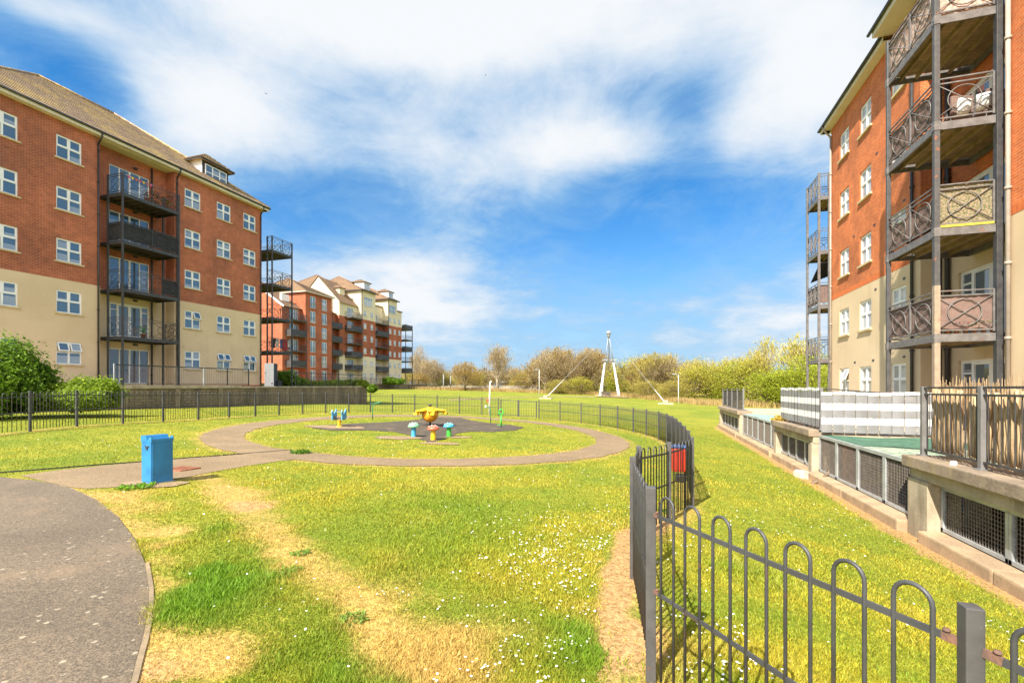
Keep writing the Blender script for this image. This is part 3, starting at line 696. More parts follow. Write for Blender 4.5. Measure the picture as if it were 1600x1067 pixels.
# --- daisies
x, y = fan(60000, 2.0, 30, -.5); k = lawn_ok(x, y)
cl_ = np.zeros(len(x))
for px, py, r_, am in [(880,835,1.0,1.1),(900,870,.6,.8),(820,900,.6,.6),(450,683,2.6,.9),(560,690,2.0,.5),(350,690,1.5,.5),(1230,720,1.5,.6),(1300,790,1.2,.6),(1400,830,.8,.6),(1180,820,.8,.5),(990,700,2,.3),(900,660,3,.5),(700,655,3,.4),(120,700,2,.45),(740,715,1.5,.3),(900,750,1.2,.4),(1150,680,2,.4),(1470,960,.5,.5),(1100,990,.4,.4),(620,655,3,.4),(640,740,1,.3),(850,1000,.5,.25)]:
    c = ghit(px, py); cl_ += am*np.exp(-((x-c[0])**2+(y-c[1])**2)/(r_*r_))
pr = np.clip(cl_+.0+(vnoise(x, y, 1.3, 8)-.56)*1.1, 0.012, 1)*np.clip(.25+.75*(vnoise(x, y, 7, 12, 2) > .5), 0, 1)
k &= rg.random(len(x)) < pr*.50; x = x[k]; y = y[k]; N = len(x); z = gza(x, y)+.024+.02*rg.random(N)
k_ = attrs(x, y)[2] < .35; x = x[k_]; y = y[k_]; z = z[k_]; N = len(x)
r = (.0056+.0032*rg.random(N))*np.clip(.95+.035*np.hypot(x, y), 1, 1.9); tx = (rg.random(N)-.5)*.8; ty = (rg.random(N)-.5)*.8
ang = np.arange(6)*np.pi/3
VV = np.stack([np.c_[x+r*np.cos(t), y+r*np.sin(t), z+r*(np.cos(t)*tx+np.sin(t)*ty)] for t in ang], 1).reshape(-1, 3)
o = link('daisies', fast_mesh('daisies', VV, 6, M['petal'])); tag(o, 'small white daisies scattered in clusters over the lawn', 'daisies', kind='stuff')
# --- broad leaved weeds in the dry trail and dark tufts
def weed(name, px, py, n, r_, label, cat, c0, size=.03, up=.5):
    c = ghit(px, py); z = gz(*c); vs = []; fs = []; cl = []
    for k in range(n):
        t = rnd.random()*6.28; d_ = r_*math.sqrt(rnd.random()); bx, by = c[0]+d_*math.cos(t), c[1]+d_*math.sin(t)
        u = rnd.random()*6.28; L = size*(.6+.8*rnd.random()); hz_ = L*up*(.3+rnd.random())
        ux, uy = math.cos(u)*L, math.sin(u)*L; wx, wy = -math.sin(u)*L*.3, math.cos(u)*L*.3; i = len(vs)
        vs += [(bx, by, z+.005), (bx+ux*.5+wx, by+uy*.5+wy, z+.01+hz_*.6), (bx+ux, by+uy, z+.008+hz_), (bx+ux*.5-wx, by+uy*.5-wy, z+.01+hz_*.6)]
        fs.append((i, i+1, i+2, i+3)); v = .6+.8*rnd.random(); cl += [(c0[0]*v, c0[1]*v, c0[2]*v, 1)]*4
    me = MB().add(vs, fs).mesh(name, M['leaf'], (c[0], c[1], z)); A = me.color_attributes.new('col', 'FLOAT_COLOR', 'POINT'); A.data.foreach_set('color', np.array(cl, np.float32).ravel())
    return tag(link(name, me, None, (c[0], c[1], z)), label, cat)
weed('weed_patch', 470, 865, 90, .10, 'small leafy weed growing on the upper part of the dry trail', 'weed', (.17, .28, .04))
weed('weed_patch', 450, 893, 110, .12, 'leafy weed at the edge of the lush grass patch beside the dry trail', 'weed', (.16, .30, .03))
weed('weed_patch', 553, 968, 90, .10, 'flat leafy weed in the dry grass at the lower end of the trail', 'weed', (.17, .27, .04))
weed('grass_tuft', 470, 708, 260, .22, 'dark green tuft at the edge of the ring path where the footpath joins', 'grass tuft', (.10, .20, .02), .07, .8)
weed('grass_tuft', 212, 762, 200, .22, 'green tuft growing at the left foot of the blue bin', 'grass tuft', (.14, .28, .015), .05, .7)
weed('grass_tuft', 1040, 800, 60, .10, 'small tuft on the bare soil under the railings', 'grass tuft', (.10, .17, .02), .05, .6)
# ================================================================== bow-top railings round the play area
FH = 1.10
fp0 = FPOSTS[18]
fence = thing('bow_top_fence', 'long dark grey bow topped metal railings curving round the playground lawn', 'fence', (fp0[0], fp0[1], gz(*fp0)))
def post(p, w=.05, h=FH+.02, name='post', par=None, cap=True, mat=None):
    z = gz(*p); m = MB(); m.bbox((p[0]-w/2, p[1]-w/2, z-.15), (p[0]+w/2, p[1]+w/2, z+h), .004)
    return part(name, m, mat or M['fence_paint'], par or fence)
def hoop_pts(a, b, t0, t1, gap_bottom=.05, lift=0.0, seg=8):
    """bow: two uprights joined by a half circle, following the slope of the ground between a and b"""
    A = Vector(a); B = Vector(b); p = A.lerp(B, t0); q = A.lerp(B, t1); r = (q-p).xy.length/2
    pts = [p+Vector((0, 0, gap_bottom))]
    top = FH-.015-r
    mid = (p+q)/2; dr = (q-p)/2
    for k in range(seg+1):
        th = math.pi*k/seg; pts.append(mid - dr*math.cos(th) + Vector((0, 0, top + r*math.sin(th))))
    pts.append(q+Vector((0, 0, gap_bottom))); return pts
def panel(p, q, fine, par):
    a = Vector((p[0], p[1], gz(*p))); b = Vector((q[0], q[1], gz(*q))); L = (b-a).xy.length
    t = (b-a)/L; m = MB(); e = .026
    for zz in (FH-.135, FH*.50-.02):
        m.obox(a+t*e+Vector((0, 0, zz)), b-t*e+Vector((0, 0, zz)), .010, .021 if fine else .024)
    nh = max(2, round((L-.1)/.192)); pitch = (L-.09)/nh; hoops = []
    for i in range(nh):
        t0 = (.045+pitch*(i+.5)-.052)/L; t1 = (.045+pitch*(i+.5)+.052)/L; hoops.append(hoop_pts(a, b, t0, t1, seg=10 if fine else 5))
    if not fine:
        for h_ in hoops: m.tube(h_, .0088, 4)
        return part('panel', m, M['fence_paint'], par)
    o = part('panel', m, M['fence_paint'], par)
    for i, h_ in enumerate(hoops):
        hm = MB(); hm.tube(h_, .0075, 8)
        part('hoop', hm, M['fence_paint'], o)
    if fine == 2:                      # rusty fixing lugs and bolts where the rails meet the posts
        for zz in (FH-.135, FH*.50-.02):
            for pt, sg in ((a, 1), (b, -1)):
                lm = MB(); c = pt+t*sg*.055+Vector((0, 0, zz+.016)); lm.lathe([(0.0, .009), (.008, .008), (.010, .003), (.010, 0)][::-1], c, 8)
                lm.obox(pt+t*sg*.026+Vector((0, 0, zz)), pt+t*sg*.066+Vector((0, 0, zz)), .012, .024)
                part('rail_bolt', lm, M['lug_rust'], o)
    return o
# posts between the measured ones on the stretch seen end-on are already listed; the gate opening is between posts 18 and 20
GATE = (18, 20)
for i, p in enumerate(FPOSTS):
    if i == 19: continue
    s_ = wc(*p)[1]
    post(p, (.044 if s_ < 2 else .056) if s_ < 8 else .055, FH+(-.02 if s_ < 2 else .02), mat=M['post_iron'] if s_ < 8 else M['fence_paint'])
for i in range(len(FPOSTS)-1):
    if GATE[0] <= i < GATE[1]: continue
    s_ = min(wc(*FPOSTS[i])[1], wc(*FPOSTS[i+1])[1])
    panel(FPOSTS[i], FPOSTS[i+1], 2 if i >= len(FPOSTS)-4 else (1 if s_ < 5 else 0), fence)
# the gate: a double leaf in the far side of the railings
ga_, gb_ = FPOSTS[18], FPOSTS[20]
gm = ((ga_[0]+gb_[0])/2, (ga_[1]+gb_[1])/2)
gate = thing('gate', 'low metal gate in the far side of the railings behind the green ring post', 'gate', (gm[0], gm[1], gz(*gm)))
A = Vector((*ga_, gz(*ga_))); B = Vector((*gb_, gz(*gb_)))
for (u0, u1) in ((.06, .49), (.51, .94)):
    a = A.lerp(B, u0); b = A.lerp(B, u1); m = MB()
    for t in (a, b): m.bbox((t.x-.03, t.y-.03, t.z+.06), (t.x+.03, t.y+.03, t.z+FH-.05), .004)
    for zz in (.12, FH-.10): m.obox(a+Vector((0, 0, zz)), b+Vector((0, 0, zz)), .02, .035)
    lf = part('gate_leaf', m, M['fence_paint'], gate)
    bm_ = MB()
    for k in range(1, 7):
        c = a.lerp(b, k/7); bm_.tube([c+Vector((0, 0, .12)), c+Vector((0, 0, FH-.1))], .0075, 4)
    part('bars', bm_, M['fence_paint'], lf)
# red bin hung inside the railings
bp = at(1060, 7.05); bz = gz(*bp)
lb = thing('litter_bin', 'red litter bin hung on the inside of the black railings', 'litter bin', (bp[0], bp[1], bz))
m = MB(); m.bbox((bp[0]-.10, bp[1]-.08, bz+.60), (bp[0]+.10, bp[1]+.08, bz+.97), .035)
part('body', m, M['redpaint'], lb)
m = MB(); m.bbox((bp[0]-.105, bp[1]-.085, bz+.972), (bp[0]+.105, bp[1]+.085, bz+1.01), .015); part('lid', m, M['cloth_blue'], lb)
m = MB(); m.tube([(bp[0]+.10, bp[1]+.06, bz-.05), (bp[0]+.10, bp[1]+.06, bz+.599)], .022, 8); m.bbox((bp[0]-.04, bp[1]-.06, bz+.44), (bp[0]+.09, bp[1]+.07, bz+.56), .02); part('bracket_post', m, M['darkgrey'], lb)
# ------------------------------------------------------------------ blue square bin on the path
c = ghit(246, 753.5); z = gz(*c)
bb = thing('blue_bin', 'tall square blue metal bin with open chute top standing by the footpath', 'litter bin', (c[0], c[1], z), R(17.3+63))
def local(mb_fn, name, mat, par):
    m = MB(); mb_fn(m); return link(name, m.mesh(name, mat), par)
sx_ = .152; H_ = .755
def body(m):
    bm = bmesh.new(); bmesh.ops.create_cube(bm, size=1, matrix=Matrix.Translation((0, 0, (H_-.10)/2+.0)) @ Matrix.Diagonal((2*sx_, 2*sx_, H_-.10, 1)))
    bmesh.ops.bevel(bm, geom=[e for e in bm.edges if abs(e.verts[0].co.z-e.verts[1].co.z) > .1], offset=.012, segments=2, affect='EDGES'); m.from_bm(bm); bm.free()
local(body, 'body', M['blue_paint'], bb)
def hood(m):
    z0 = H_-.097; z1 = H_; e = sx_+.004; t = .012
    # side cheeks with sloping ears and a V mouth between them
    for sg in (-1, 1):
        prof = [(-e, z0), (e, z0), (e, z1), (e*.15, z1+.004), (-e*.25, z0+.02), (-e*.55, z1-.02), (-e, z1-.01)]
        n = len(prof); vs = [(sg*e, q[0], q[1]) for q in prof]+[(sg*(e-t), q[0], q[1]) for q in prof]
        fs = [tuple(range(n)), tuple(range(2*n-1, n-1, -1))]+[(k, (k+1) % n, n+(k+1) % n, n+k) for k in range(n)]
        m.add(vs, fs)
    m.box((-e+t, -e, z0), (e-t, -e+t, z1-.045)); m.box((-e+t, e-t, z0), (e-t, e, z1))
    m.quad((-e+t, e*.1, z1+.003), (e-t, e*.1, z1+.003), (e-t, e-t, z1-.001), (-e+t, e-t, z1-.001)); m.quad((-e+t, -e*.2, z0+.01), (e-t, -e*.2, z0+.01), (e-t, e*.1, z1+.003), (-e+t, e*.1, z1+.003))
    m.box((-e+t, -e+t, z0+.002), (e-t, e-t, z0+.006))
local(hood, 'hood', M['blue_paint'], bb)
local(lambda m: (m.bbox((-sx_-.012, -.05, H_*.72), (-sx_-.001, .0, H_*.79), .003)), 'lock', M['darkgrey'], bb)
for yy, rr in ((-.07, .014), (.03, .011)):
    local(lambda m: m.tube([(-sx_-.006, yy, H_-.16), (-sx_+.002, yy, H_-.16)], rr, 8), 'rivet', M['darkgrey'], bb)
local(lambda m: m.bbox((-sx_-.01, -sx_-.01, -.02), (sx_+.01, sx_+.01, .022), .004), 'base_plate', M['greysteel'], bb)
# ------------------------------------------------------------------ play equipment
def play(name, label, cat, px, py, grp=None, rz=0):
    c = ghit(px, py); return thing(name, label, cat, (c[0], c[1], gz(*c)+.012), rz, grp)
sc_ = 1.0
def mushroom(px, py, label, cap, stem):
    t = play('mushroom_seat', label, 'play seat', px, py, 'toadstool seats at the playground'); t.scale = (.70, .70, .98)
    local(lambda m: m.lathe([(.13, -.05), (.125, .02), (.115, .18), (.11, .34)], (0, 0, 0), 18), 'stem', stem, t)
    local(lambda m: m.lathe([(.05, .315), (.20, .325), (.27, .335), (.285, .355), (.26, .40), (.20, .445), (.12, .475), (.0, .488)], (0, 0, 0), 24), 'cap', cap, t)
    def dots(m):
        for k in range(7):
            a = k*.9; r_ = .10 if k % 2 else .19; zz = .482 if k % 2 else .452
            m.lathe([(.03, -.012), (.026, .004), (.0, .009)], (r_*math.cos(a), r_*math.sin(a), zz), 8)
    local(dots, 'cap_spots', M['cushion'], t)
mushroom(646.5, 682.5, 'toadstool seat with a mint green cap on a blue stem', M['mintcap'], M['lightblue'])
mushroom(677, 687.5, 'toadstool seat with a faded red cap on a yellow stem', M['redcap'], M['yellow'])
mushroom(701.5, 682.5, 'toadstool seat with a blue cap on a bright green stem', M['lightblue'], M['green'])
# flower roundabout
t = play('flower_roundabout', 'orange ball roundabout with yellow petal seats on a dark pole', 'play equipment', 672, 665.5); t.scale = (.66, .66, .60)
def ball(m):
    n = 40; prof = []
    vs = []; fs = []; K = 14
    for i in range(K+1):
        ph = math.pi*i/K
        for k in range(n):
            a = 2*math.pi*k/n; rr_ = .53*(1-.07*abs(math.sin(a*5))**.5*math.sin(ph)); vs.append((rr_*math.sin(ph)*math.cos(a), rr_*math.sin(ph)*math.sin(a), (.80-.55*math.cos(ph))))
    for i in range(K):
        for k in range(n): fs.append((i*n+k, i*n+(k+1) % n, (i+1)*n+(k+1) % n, (i+1)*n+k))
    m.add(vs, fs, 0, True)
local(ball, 'ball', M['orange'], t)
local(lambda m: m.tube([(0, 0, -.05), (0, 0, .45)], [.07, .055], 10), 'pole', M['darkgrey'], t)
local(lambda m: m.lathe([(.05, 1.28), (.055, 1.34), (.09, 1.37), (.11, 1.44), (.09, 1.52), (.0, 1.56)], (0, 0, 0), 14), 'knob', M['darkgrey'], t)
for k in range(5):
    a = 2*math.pi*k/5+.35
    def petal(m, a=a):
        ca, sa = math.cos(a), math.sin(a); NR = 7; NA = 6; vs = []; fs = []
        for i in range(NR+1):
            u = i/NR; r_ = .20+.82*u; wd = .06+.26*math.sin(math.pi*min(1, u*.9+.08))**.8
            for j in range(NA+1):
                v = -1+2*j/NA; zz = 1.06-.10*u+.13*abs(v)**2+.10*max(0, u-.75)*4*(.3)
                for dz_ in (0, -.05):
                    vs.append((ca*r_-sa*v*wd, sa*r_+ca*v*wd, zz+dz_+(.10 if i == NR else 0)*0))
        idx = lambda i, j, b_: (i*(NA+1)+j)*2+b_
        for i in range(NR):
            for j in range(NA):
                fs.append((idx(i, j, 0), idx(i+1, j, 0), idx(i+1, j+1, 0), idx(i, j+1, 0))); fs.append((idx(i, j, 1), idx(i, j+1, 1), idx(i+1, j+1, 1), idx(i+1, j, 1)))
            for j in (0, NA): fs.append((idx(i, j, 0), idx(i, j, 1), idx(i+1, j, 1), idx(i+1, j, 0)))
        for i in (0, NR):
            for j in range(NA): fs.append((idx(i, j, 0), idx(i, j+1, 0), idx(i, j+1, 1), idx(i, j, 1)))
        m.add(vs, fs, 0, True)
        e = .98; m.bbox((ca*e-.13, sa*e-.13, .80), (ca*e+.13, sa*e+.13, .965), .03)
    local(petal, 'petal_seat', M['yellow'], t)
local(lambda m: [m.tube([(0, 0, 1.3), (.2*math.cos(k*1.2566+.35), .2*math.sin(k*1.2566+.35), 1.25), (.55*math.cos(k*1.2566+.35), .55*math.sin(k*1.2566+.35), 1.2), (.75*math.cos(k*1.2566+.35), .75*math.sin(k*1.2566+.35), 1.0)], .022, 6) for k in range(5)], 'handle_bars', M['yellow'], t)
# spring seat
t = play('spring_rocker', 'blue two sided spring rocker on a yellow coil at the left of the playground', 'play equipment', 530, 667, rz=R(17)); t.scale = (.72, .72, .72)
def coil(m):
    m.tube([(.10*math.cos(i*.7), .10*math.sin(i*.7), .02+.34*i/46) for i in range(47)], .022, 6); m.lathe([(.16, -.03), (.16, .03), (.12, .05), (0, .05)], (0, 0, 0), 14)
local(coil, 'spring', M['yellow'], t)
for sg in (-1, 1):
    def side(m, sg=sg):
        prof = [(-.34, .40), (.30, .40), (.36, .52), (.30, .66), (.36, .86), (.22, .95), (.10, .80), (-.06, .70), (-.18, .80), (-.30, .92), (-.38, .80), (-.32, .60)]
        n = len(prof); x0 = sg*.26; vs = [(x0-.02, q[0], q[1]) for q in prof]+[(x0+.02, q[0], q[1]) for q in prof]
        m.add(vs, [tuple(range(n-1, -1, -1)), tuple(range(n, 2*n))]+[(k, (k+1) % n, n+(k+1) % n, n+k) for k in range(n)])
    local(side, 'side_panel', M['lightblue'], t)
local(lambda m: (m.bbox((-.25, -.14, .52), (.25, .16, .565), .012), m.bbox((-.30, -.10, .36), (.30, .12, .405), .01)), 'seat', M['deck'], t)
local(lambda m: (m.tube([(-.26, -.20, .82), (.26, -.20, .82)], .018, 8), m.tube([(-.3, -.05, .46), (.3, -.05, .46)], .02, 8)), 'handle', M['greysteel'], t)
# green crook posts and the green ring post
t = play('crook_post', 'dark green crook shaped post with a twin head left of the roundabout', 'play equipment', 582, 657, rz=R(17.3)); t.scale = (.66, .66, .66)
local(lambda m: m.tube([(0, 0, -.05), (0, 0, .75), (.01, 0, .95), (.06, 0, 1.08), (.16, 0, 1.16), (.32, 0, 1.20), (.50, 0, 1.22)], .032, 8), 'post', M['darkgreen'], t)
local(lambda m: (m.tube([(.36, -.12, 1.22), (.62, -.02, 1.24)], .05, 8), m.tube([(.36, .12, 1.20), (.62, .05, 1.22)], .05, 8), m.tube([(-.12, 0, 1.16), (.06, 0, 1.14)], .025, 8)), 'talk_horn', M['darkgreen'], t)
t = play('crook_post', 'dark green crook shaped post with a cream disc end near the white pole', 'play equipment', 766.5, 661, rz=R(17.3)); t.scale = (.66, .66, .70)
local(lambda m: m.tube([(0, 0, -.05), (0, 0, .75), (-.02, 0, .90), (-.08, 0, 1.0), (-.18, 0, 1.07), (-.30, 0, 1.10)], .03, 8), 'post', M['darkgreen'], t)
local(lambda m: (m.tube([(-.28, 0, 1.10), (-.40, 0, 1.10)], [.06, .12], 12)), 'disc', M['cushion'], t)
t = play('ring_post', 'bright green post with a ring handle and side pegs at the right of the playground', 'play equipment', 783, 668, rz=R(17.3)); t.scale = (.68, .68, .76)
local(lambda m: (m.tube([(0, 0, .10), (0, 0, .66)], .052, 10), m.tube([(-.26, 0, .13), (.26, 0, .13)], .02, 8)), 'post', M['green'], t)
local(lambda m: (m.ring((0, 0, .86), (.14, 0, 0), (0, 0, .16), .035, 20, 7), m.tube([(-.20, 0, .80), (.20, 0, .80)], .02, 6)), 'ring', M['green'], t)
local(lambda m: (m.tube([(0, 0, -.05), (0, 0, .10)], .04, 8), m.tube([(0, .03, .72), (0, .03, 1.06)], .03, 8)), 'pole', M['darkgrey'], t)
# white leaning pole at the fence
p = at(764.5, 28.6); t = thing('white_pole', 'white slightly leaning pole beside the far railings left of the gate', 'pole', (p[0], p[1], gz(*p)), YAW)
local(lambda m: (m.tube([(0, 0, -.1), (.02, 0, 1.0), (.04, 0, 1.9), (.07, 0, 2.06), (.13, 0, 2.14)], [.05, .048, .045, .05, .055], 8)), 'pole', M['whitepaint'], t)
local(lambda m: m.bbox((-.16, -.03, .80), (-.02, .03, 1.02), .02), 'side_box', M['redcap'], t)
# ================================================================== buildings: common builders
def wall_grid(m, P, u0, u1, z0, z1, openings, mat_at, zsplits=(), depth=.10, inward=None):
    """facade with real openings. P(u, d, z) -> point, d = depth behind the face; openings = (ua, ub, za, zb)"""
    us = sorted({round(v, 4) for v in [u0, u1]+[o_[0] for o_ in openings]+[o_[1] for o_ in openings]})
    zs = sorted({round(v, 4) for v in [z0, z1]+list(zsplits)+[o_[2] for o_ in openings]+[o_[3] for o_ in openings]})
    us = [u for u in us if u0-1e-4 <= u <= u1+1e-4]; zs = [z for z in zs if z0-1e-4 <= z <= z1+1e-4]
    for i in range(len(us)-1):
        for j in range(len(zs)-1):
            uc = (us[i]+us[i+1])/2; zc_ = (zs[j]+zs[j+1])/2
            if any(a < uc < b and c < zc_ < d_ for a, b, c, d_ in openings): continue
            m.quad(P(us[i], 0, zs[j]), P(us[i+1], 0, zs[j]), P(us[i+1], 0, zs[j+1]), P(us[i], 0, zs[j+1]), mat_at(zc_))
    for a, b, c, d_ in openings:
        k = mat_at((c+d_)/2)
        m.quad(P(a, 0, c), P(a, depth, c), P(a, depth, d_), P(a, 0, d_), k); m.quad(P(b, depth, c), P(b, 0, c), P(b, 0, d_), P(b, depth, d_), k)
        m.quad(P(a, 0, d_), P(a, depth, d_), P(b, depth, d_), P(b, 0, d_), k); m.quad(P(a, depth, c), P(a, 0, c), P(b, 0, c), P(b, depth, c), k)
        m.quad(P(a, depth, c), P(b, depth, c), P(b, depth, d_), P(a, depth, d_), k)
WIN = {}
def win_meshes(w, h, kind):
    """frame, panes and sill in a local frame: x across, -y outwards, origin at the middle of the bottom edge, y=0 wall face"""
    key = (round(w, 3), round(h, 3), kind)
    if key in WIN: return WIN[key]
    f = .055; y0, y1 = .045, .095; fr = MB(); panes = []; extra = []
    def pane(x0, x1, z0, z1, y=.075):
        p = MB(); p.box((x0, y, z0), (x1, y+.008, z1)); panes.append(p)
    def bars(x0, x1, z0, z1, t=f, ya=y0, yb=y1):
        fr.box((x0, ya, z0), (x0+t, yb, z1)); fr.box((x1-t, ya, z0), (x1, yb, z1)); fr.box((x0+t, ya, z0), (x1-t, yb, z0+t)); fr.box((x0+t, ya, z1-t), (x1-t, yb, z1))
    W2 = w/2
    if kind.startswith('case'):
        bars(-W2, W2, 0, h); fr.box((-.04, y0-.004, f), (.04, y1, h-f)); tz = h*.53
        for a, b in ((-W2+f, -.04), (.04, W2-f)):
            vent = kind == 'case_open' or (kind == 'case_half' and a > 0)
            fr.box((a, y0-.002, tz-.035), (b, y1, tz+.035)); pane(a+.01, b-.01, f, tz-.035)
            if not vent:
                fr.box((a, y0, tz+.035), (a+.03, y1-.01, h-f)); fr.box((b-.03, y0, tz+.035), (b, y1-.01, h-f)); fr.box((a+.03, y0, h-f-.03), (b-.03, y1-.01, h-f)); fr.box((a+.03, y0, tz+.035), (b-.03, y1-.01, tz+.065)); pane(a+.03, b-.03, tz+.065, h-f-.03)
            else:
                v = MB(); hh = h-f-tz-.035; out = .16
                ang = math.asin(out/hh); T = Matrix.Translation((0, y0-.01, h-f)) @ Matrix.Rotation(-ang, 4, 'X')
                def q(x0, x1, za, zb, t=.02):
                    b_ = MB(); b_.box((x0, -t, za), (x1, t, zb)); return [tuple(T @ Vector(c_)) for c_ in b_.v], b_.f
                for x0, x1, za, zb in ((a, a+.045, -hh, 0), (b-.045, b, -hh, 0), (a+.045, b-.045, -.045, 0), (a+.045, b-.045, -hh, -hh+.045)): v.add(*q(x0, x1, za, zb))
                gm_ = MB(); gm_.add(*q(a+.045, b-.045, -hh+.045, -.045, .004)); extra.append((v, gm_))
    elif kind == 'door':          # french doors with glazed sidelights
        ws = [0, .20, .5, .80, 1.0]; xs_ = [-W2+w*q for q in ws]
        bars(-W2, W2, 0, h, .06)
        for i in range(4):
            a, b = xs_[i]+(.06 if i == 0 else .0), xs_[i+1]-(.06 if i == 3 else .0); lf = .085 if i in (1, 2) else .035
            fr.box((a, y0-.006, .06), (a+lf, y1-.01, h-.06)); fr.box((b-lf, y0-.006, .06), (b, y1-.01, h-.06)); fr.box((a+lf, y0-.006, .06), (b-lf, y1-.01, .06+lf*1.6)); fr.box((a+lf, y0-.006, h-.06-lf), (b-lf, y1-.01, h-.06))
            if i in (0, 3):
                fr.box((a+lf, y0-.002, h*.80), (b-lf, y1-.012, h*.80+.05)); pane(a+lf, b-lf, .06+lf*1.6, h*.80); pane(a+lf, b-lf, h*.80+.05, h-.06-lf)
            else: pane(a+lf, b-lf, .06+lf*1.6, h-.06-lf)
    elif kind == 'slider':        # four-light patio window
        bars(-W2, W2, 0, h, .055)
        for i in range(1, 4): fr.box((-W2+w*i/4-(.05 if i == 2 else .03), y0-.004, .055), (-W2+w*i/4+(.05 if i == 2 else .03), y1, h-.055))
        for i in range(4): pane(-W2+w*i/4+.03, -W2+w*(i+1)/4-.03, .055, h-.055)
    elif kind == 'juliet':
        bars(-W2, W2, 0, h, .07); fr.box((-.05, y0-.003, .07), (.05, y1, h-.07)); pane(-W2+.07, -.05, .07, h-.07); pane(.05, W2-.07, .07, h-.07)
    elif kind == 'strip':         # dormer strip, three lights with transom
        bars(-W2, W2, 0, h, .06); n = 3 if w < 2.4 else 5
        for i in range(1, n): fr.box((-W2+w*i/n-.03, y0-.003, .06), (-W2+w*i/n+.03, y1, h-.06))
        for i in range(n):
            a, b = -W2+w*i/n+(.06 if i == 0 else .03), -W2+w*(i+1)/n-(.06 if i == n-1 else .03)
            fr.box((a, y0-.001, h*.55), (b, y1-.005, h*.55+.05)); pane(a, b, .06, h*.55); pane(a, b, h*.55+.05, h-.06)
    gm_ = 'pane'
    s = MB(); s.bbox((-W2-.09, -.075, -.085), (W2+.09, .06, -.004), .008)
    WIN[key] = (fr, panes, s, extra, {}); return WIN[key]
def window(par, loc, rz, w, h, kind='case', sill=True, glass='glass', frame='white', name='window', merge=False, sillmat='stone_sill', tint=None):
    fr, panes, s, extra, cache = win_meshes(w, h, kind)
    def me(k, mb, mat):
        kk = (k, mat)
        if kk not in cache: cache[kk] = mb.mesh(k.split('#')[0], M[mat])
        return cache[kk]
    org = ORG[par.name]
    o = link(name, me(name+'#f', fr, frame), par, (loc[0]-org[0], loc[1]-org[1], loc[2]-org[2]), rz)
    if merge:
        if ('pane', glass) not in cache:
            a = MB()
            for p in panes: a.add(p.v, p.f)
            cache[('pane', glass)] = a.mesh('pane', M[glass])
        link('pane', cache[('pane', glass)], o)
    else:
        for i, p in enumerate(panes): link('pane', me('pane#%d' % i, p, glass), o)
    for i, (v, gq) in enumerate(extra):
        v2 = MB(); v2.add(v.v, v.f, 0); v2.add(gq.v, gq.f, 1)
        kk = ('vent', i, glass)
        if kk not in cache: cache[kk] = v2.mesh('open_vent', [M[frame], M[glass]])
        link('open_vent', cache[kk], o)
    if sill: link('sill', me('sill#', s, sillmat), o)
    return o
def tile_face(m, a, b, c, d_, course=.32, lip=.05, mi=0):
    """roof slope a-b (eave) to d-c (top) laid as real overlapping courses; c == d gives a triangle"""
    a, b, c, d_ = map(Vector, (a, b, c, d_)); L = max((d_-a).length, (c-b).length, .01)
    up = ((d_+c)/2-(a+b)/2); n = (b-a).cross(up).normalized()
    if n.z < 0: n = -n
    hgt = up.length; k = max(1, int(hgt/course))
    for i in range(k):
        t0, t1 = i/k, min(1.0, (i+1.25)/k); l0, r0 = a.lerp(d_, t0)+n*lip, b.lerp(c, t0)+n*lip; l1, r1 = a.lerp(d_, t1), b.lerp(c, t1)
        e0, e1 = l0-n*lip*.9, r0-n*lip*.9
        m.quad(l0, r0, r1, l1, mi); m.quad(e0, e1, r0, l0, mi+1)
def hip_roof(m, x0, x1, y0, y1, ze, rise, over=.4, course=.32, gable=(False, False), ridge='y'):
    """rectangular hip roof, ridge along y (gable flags for the y0 / y1 ends). Returns ridge end points"""
    xa, xb, ya, yb = x0-over, x1+over, y0-(over if not gable[0] else .12), y1+(over if not gable[1] else .12); xm = (xa+xb)/2; hw = (xb-xa)/2
    zr = ze+rise; r0 = ya+(0 if gable[0] else hw); r1 = yb-(0 if gable[1] else hw)
    if r0 > r1: r0 = r1 = (r0+r1)/2
    P0, P1 = (xm, r0, zr), (xm, r1, zr)
    tile_face(m, (xb, ya, ze), (xb, yb, ze), P1, P0, course); tile_face(m, (xa, yb, ze), (xa, ya, ze), P0, P1, course)
    if not gable[0]: tile_face(m, (xa, ya, ze), (xb, ya, ze), P0, P0, course)
    if not gable[1]: tile_face(m, (xb, yb, ze), (xa, yb, ze), P1, P1, course)
    for q in (P0, P1):
        pass
    lines = [(P0, P1)]
    if not gable[0]: lines += [((xa, ya, ze), P0), ((xb, ya, ze), P0)]
    if not gable[1]: lines += [((xa, yb, ze), P1), ((xb, yb, ze), P1)]
    for a, b in lines:
        if (Vector(a)-Vector(b)).length > .05: m.tube([Vector(a)+Vector((0, 0, .03)), Vector(b)+Vector((0, 0, .03))], .085, 6)
    m.quad((xa, ya, ze-.01), (xb, ya, ze-.01), (xb, yb, ze-.01), (xa, yb, ze-.01))
    return P0, P1
def pipe_run(m, x, y, z0, z1, nx_, r=.045, hop=True):
    m.tube([(x, y, z0), (x, y, z1)], r, 8)
    z = z0+.6
    while z < z1: m.tube([(x, y, z), (x, y, z+.07)], r*1.35, 8); m.box((x-.02-abs(nx_)*.03, y-.05, z+.02), (x+.02+abs(nx_)*.03, y+.05, z+.05)); z += 1.8
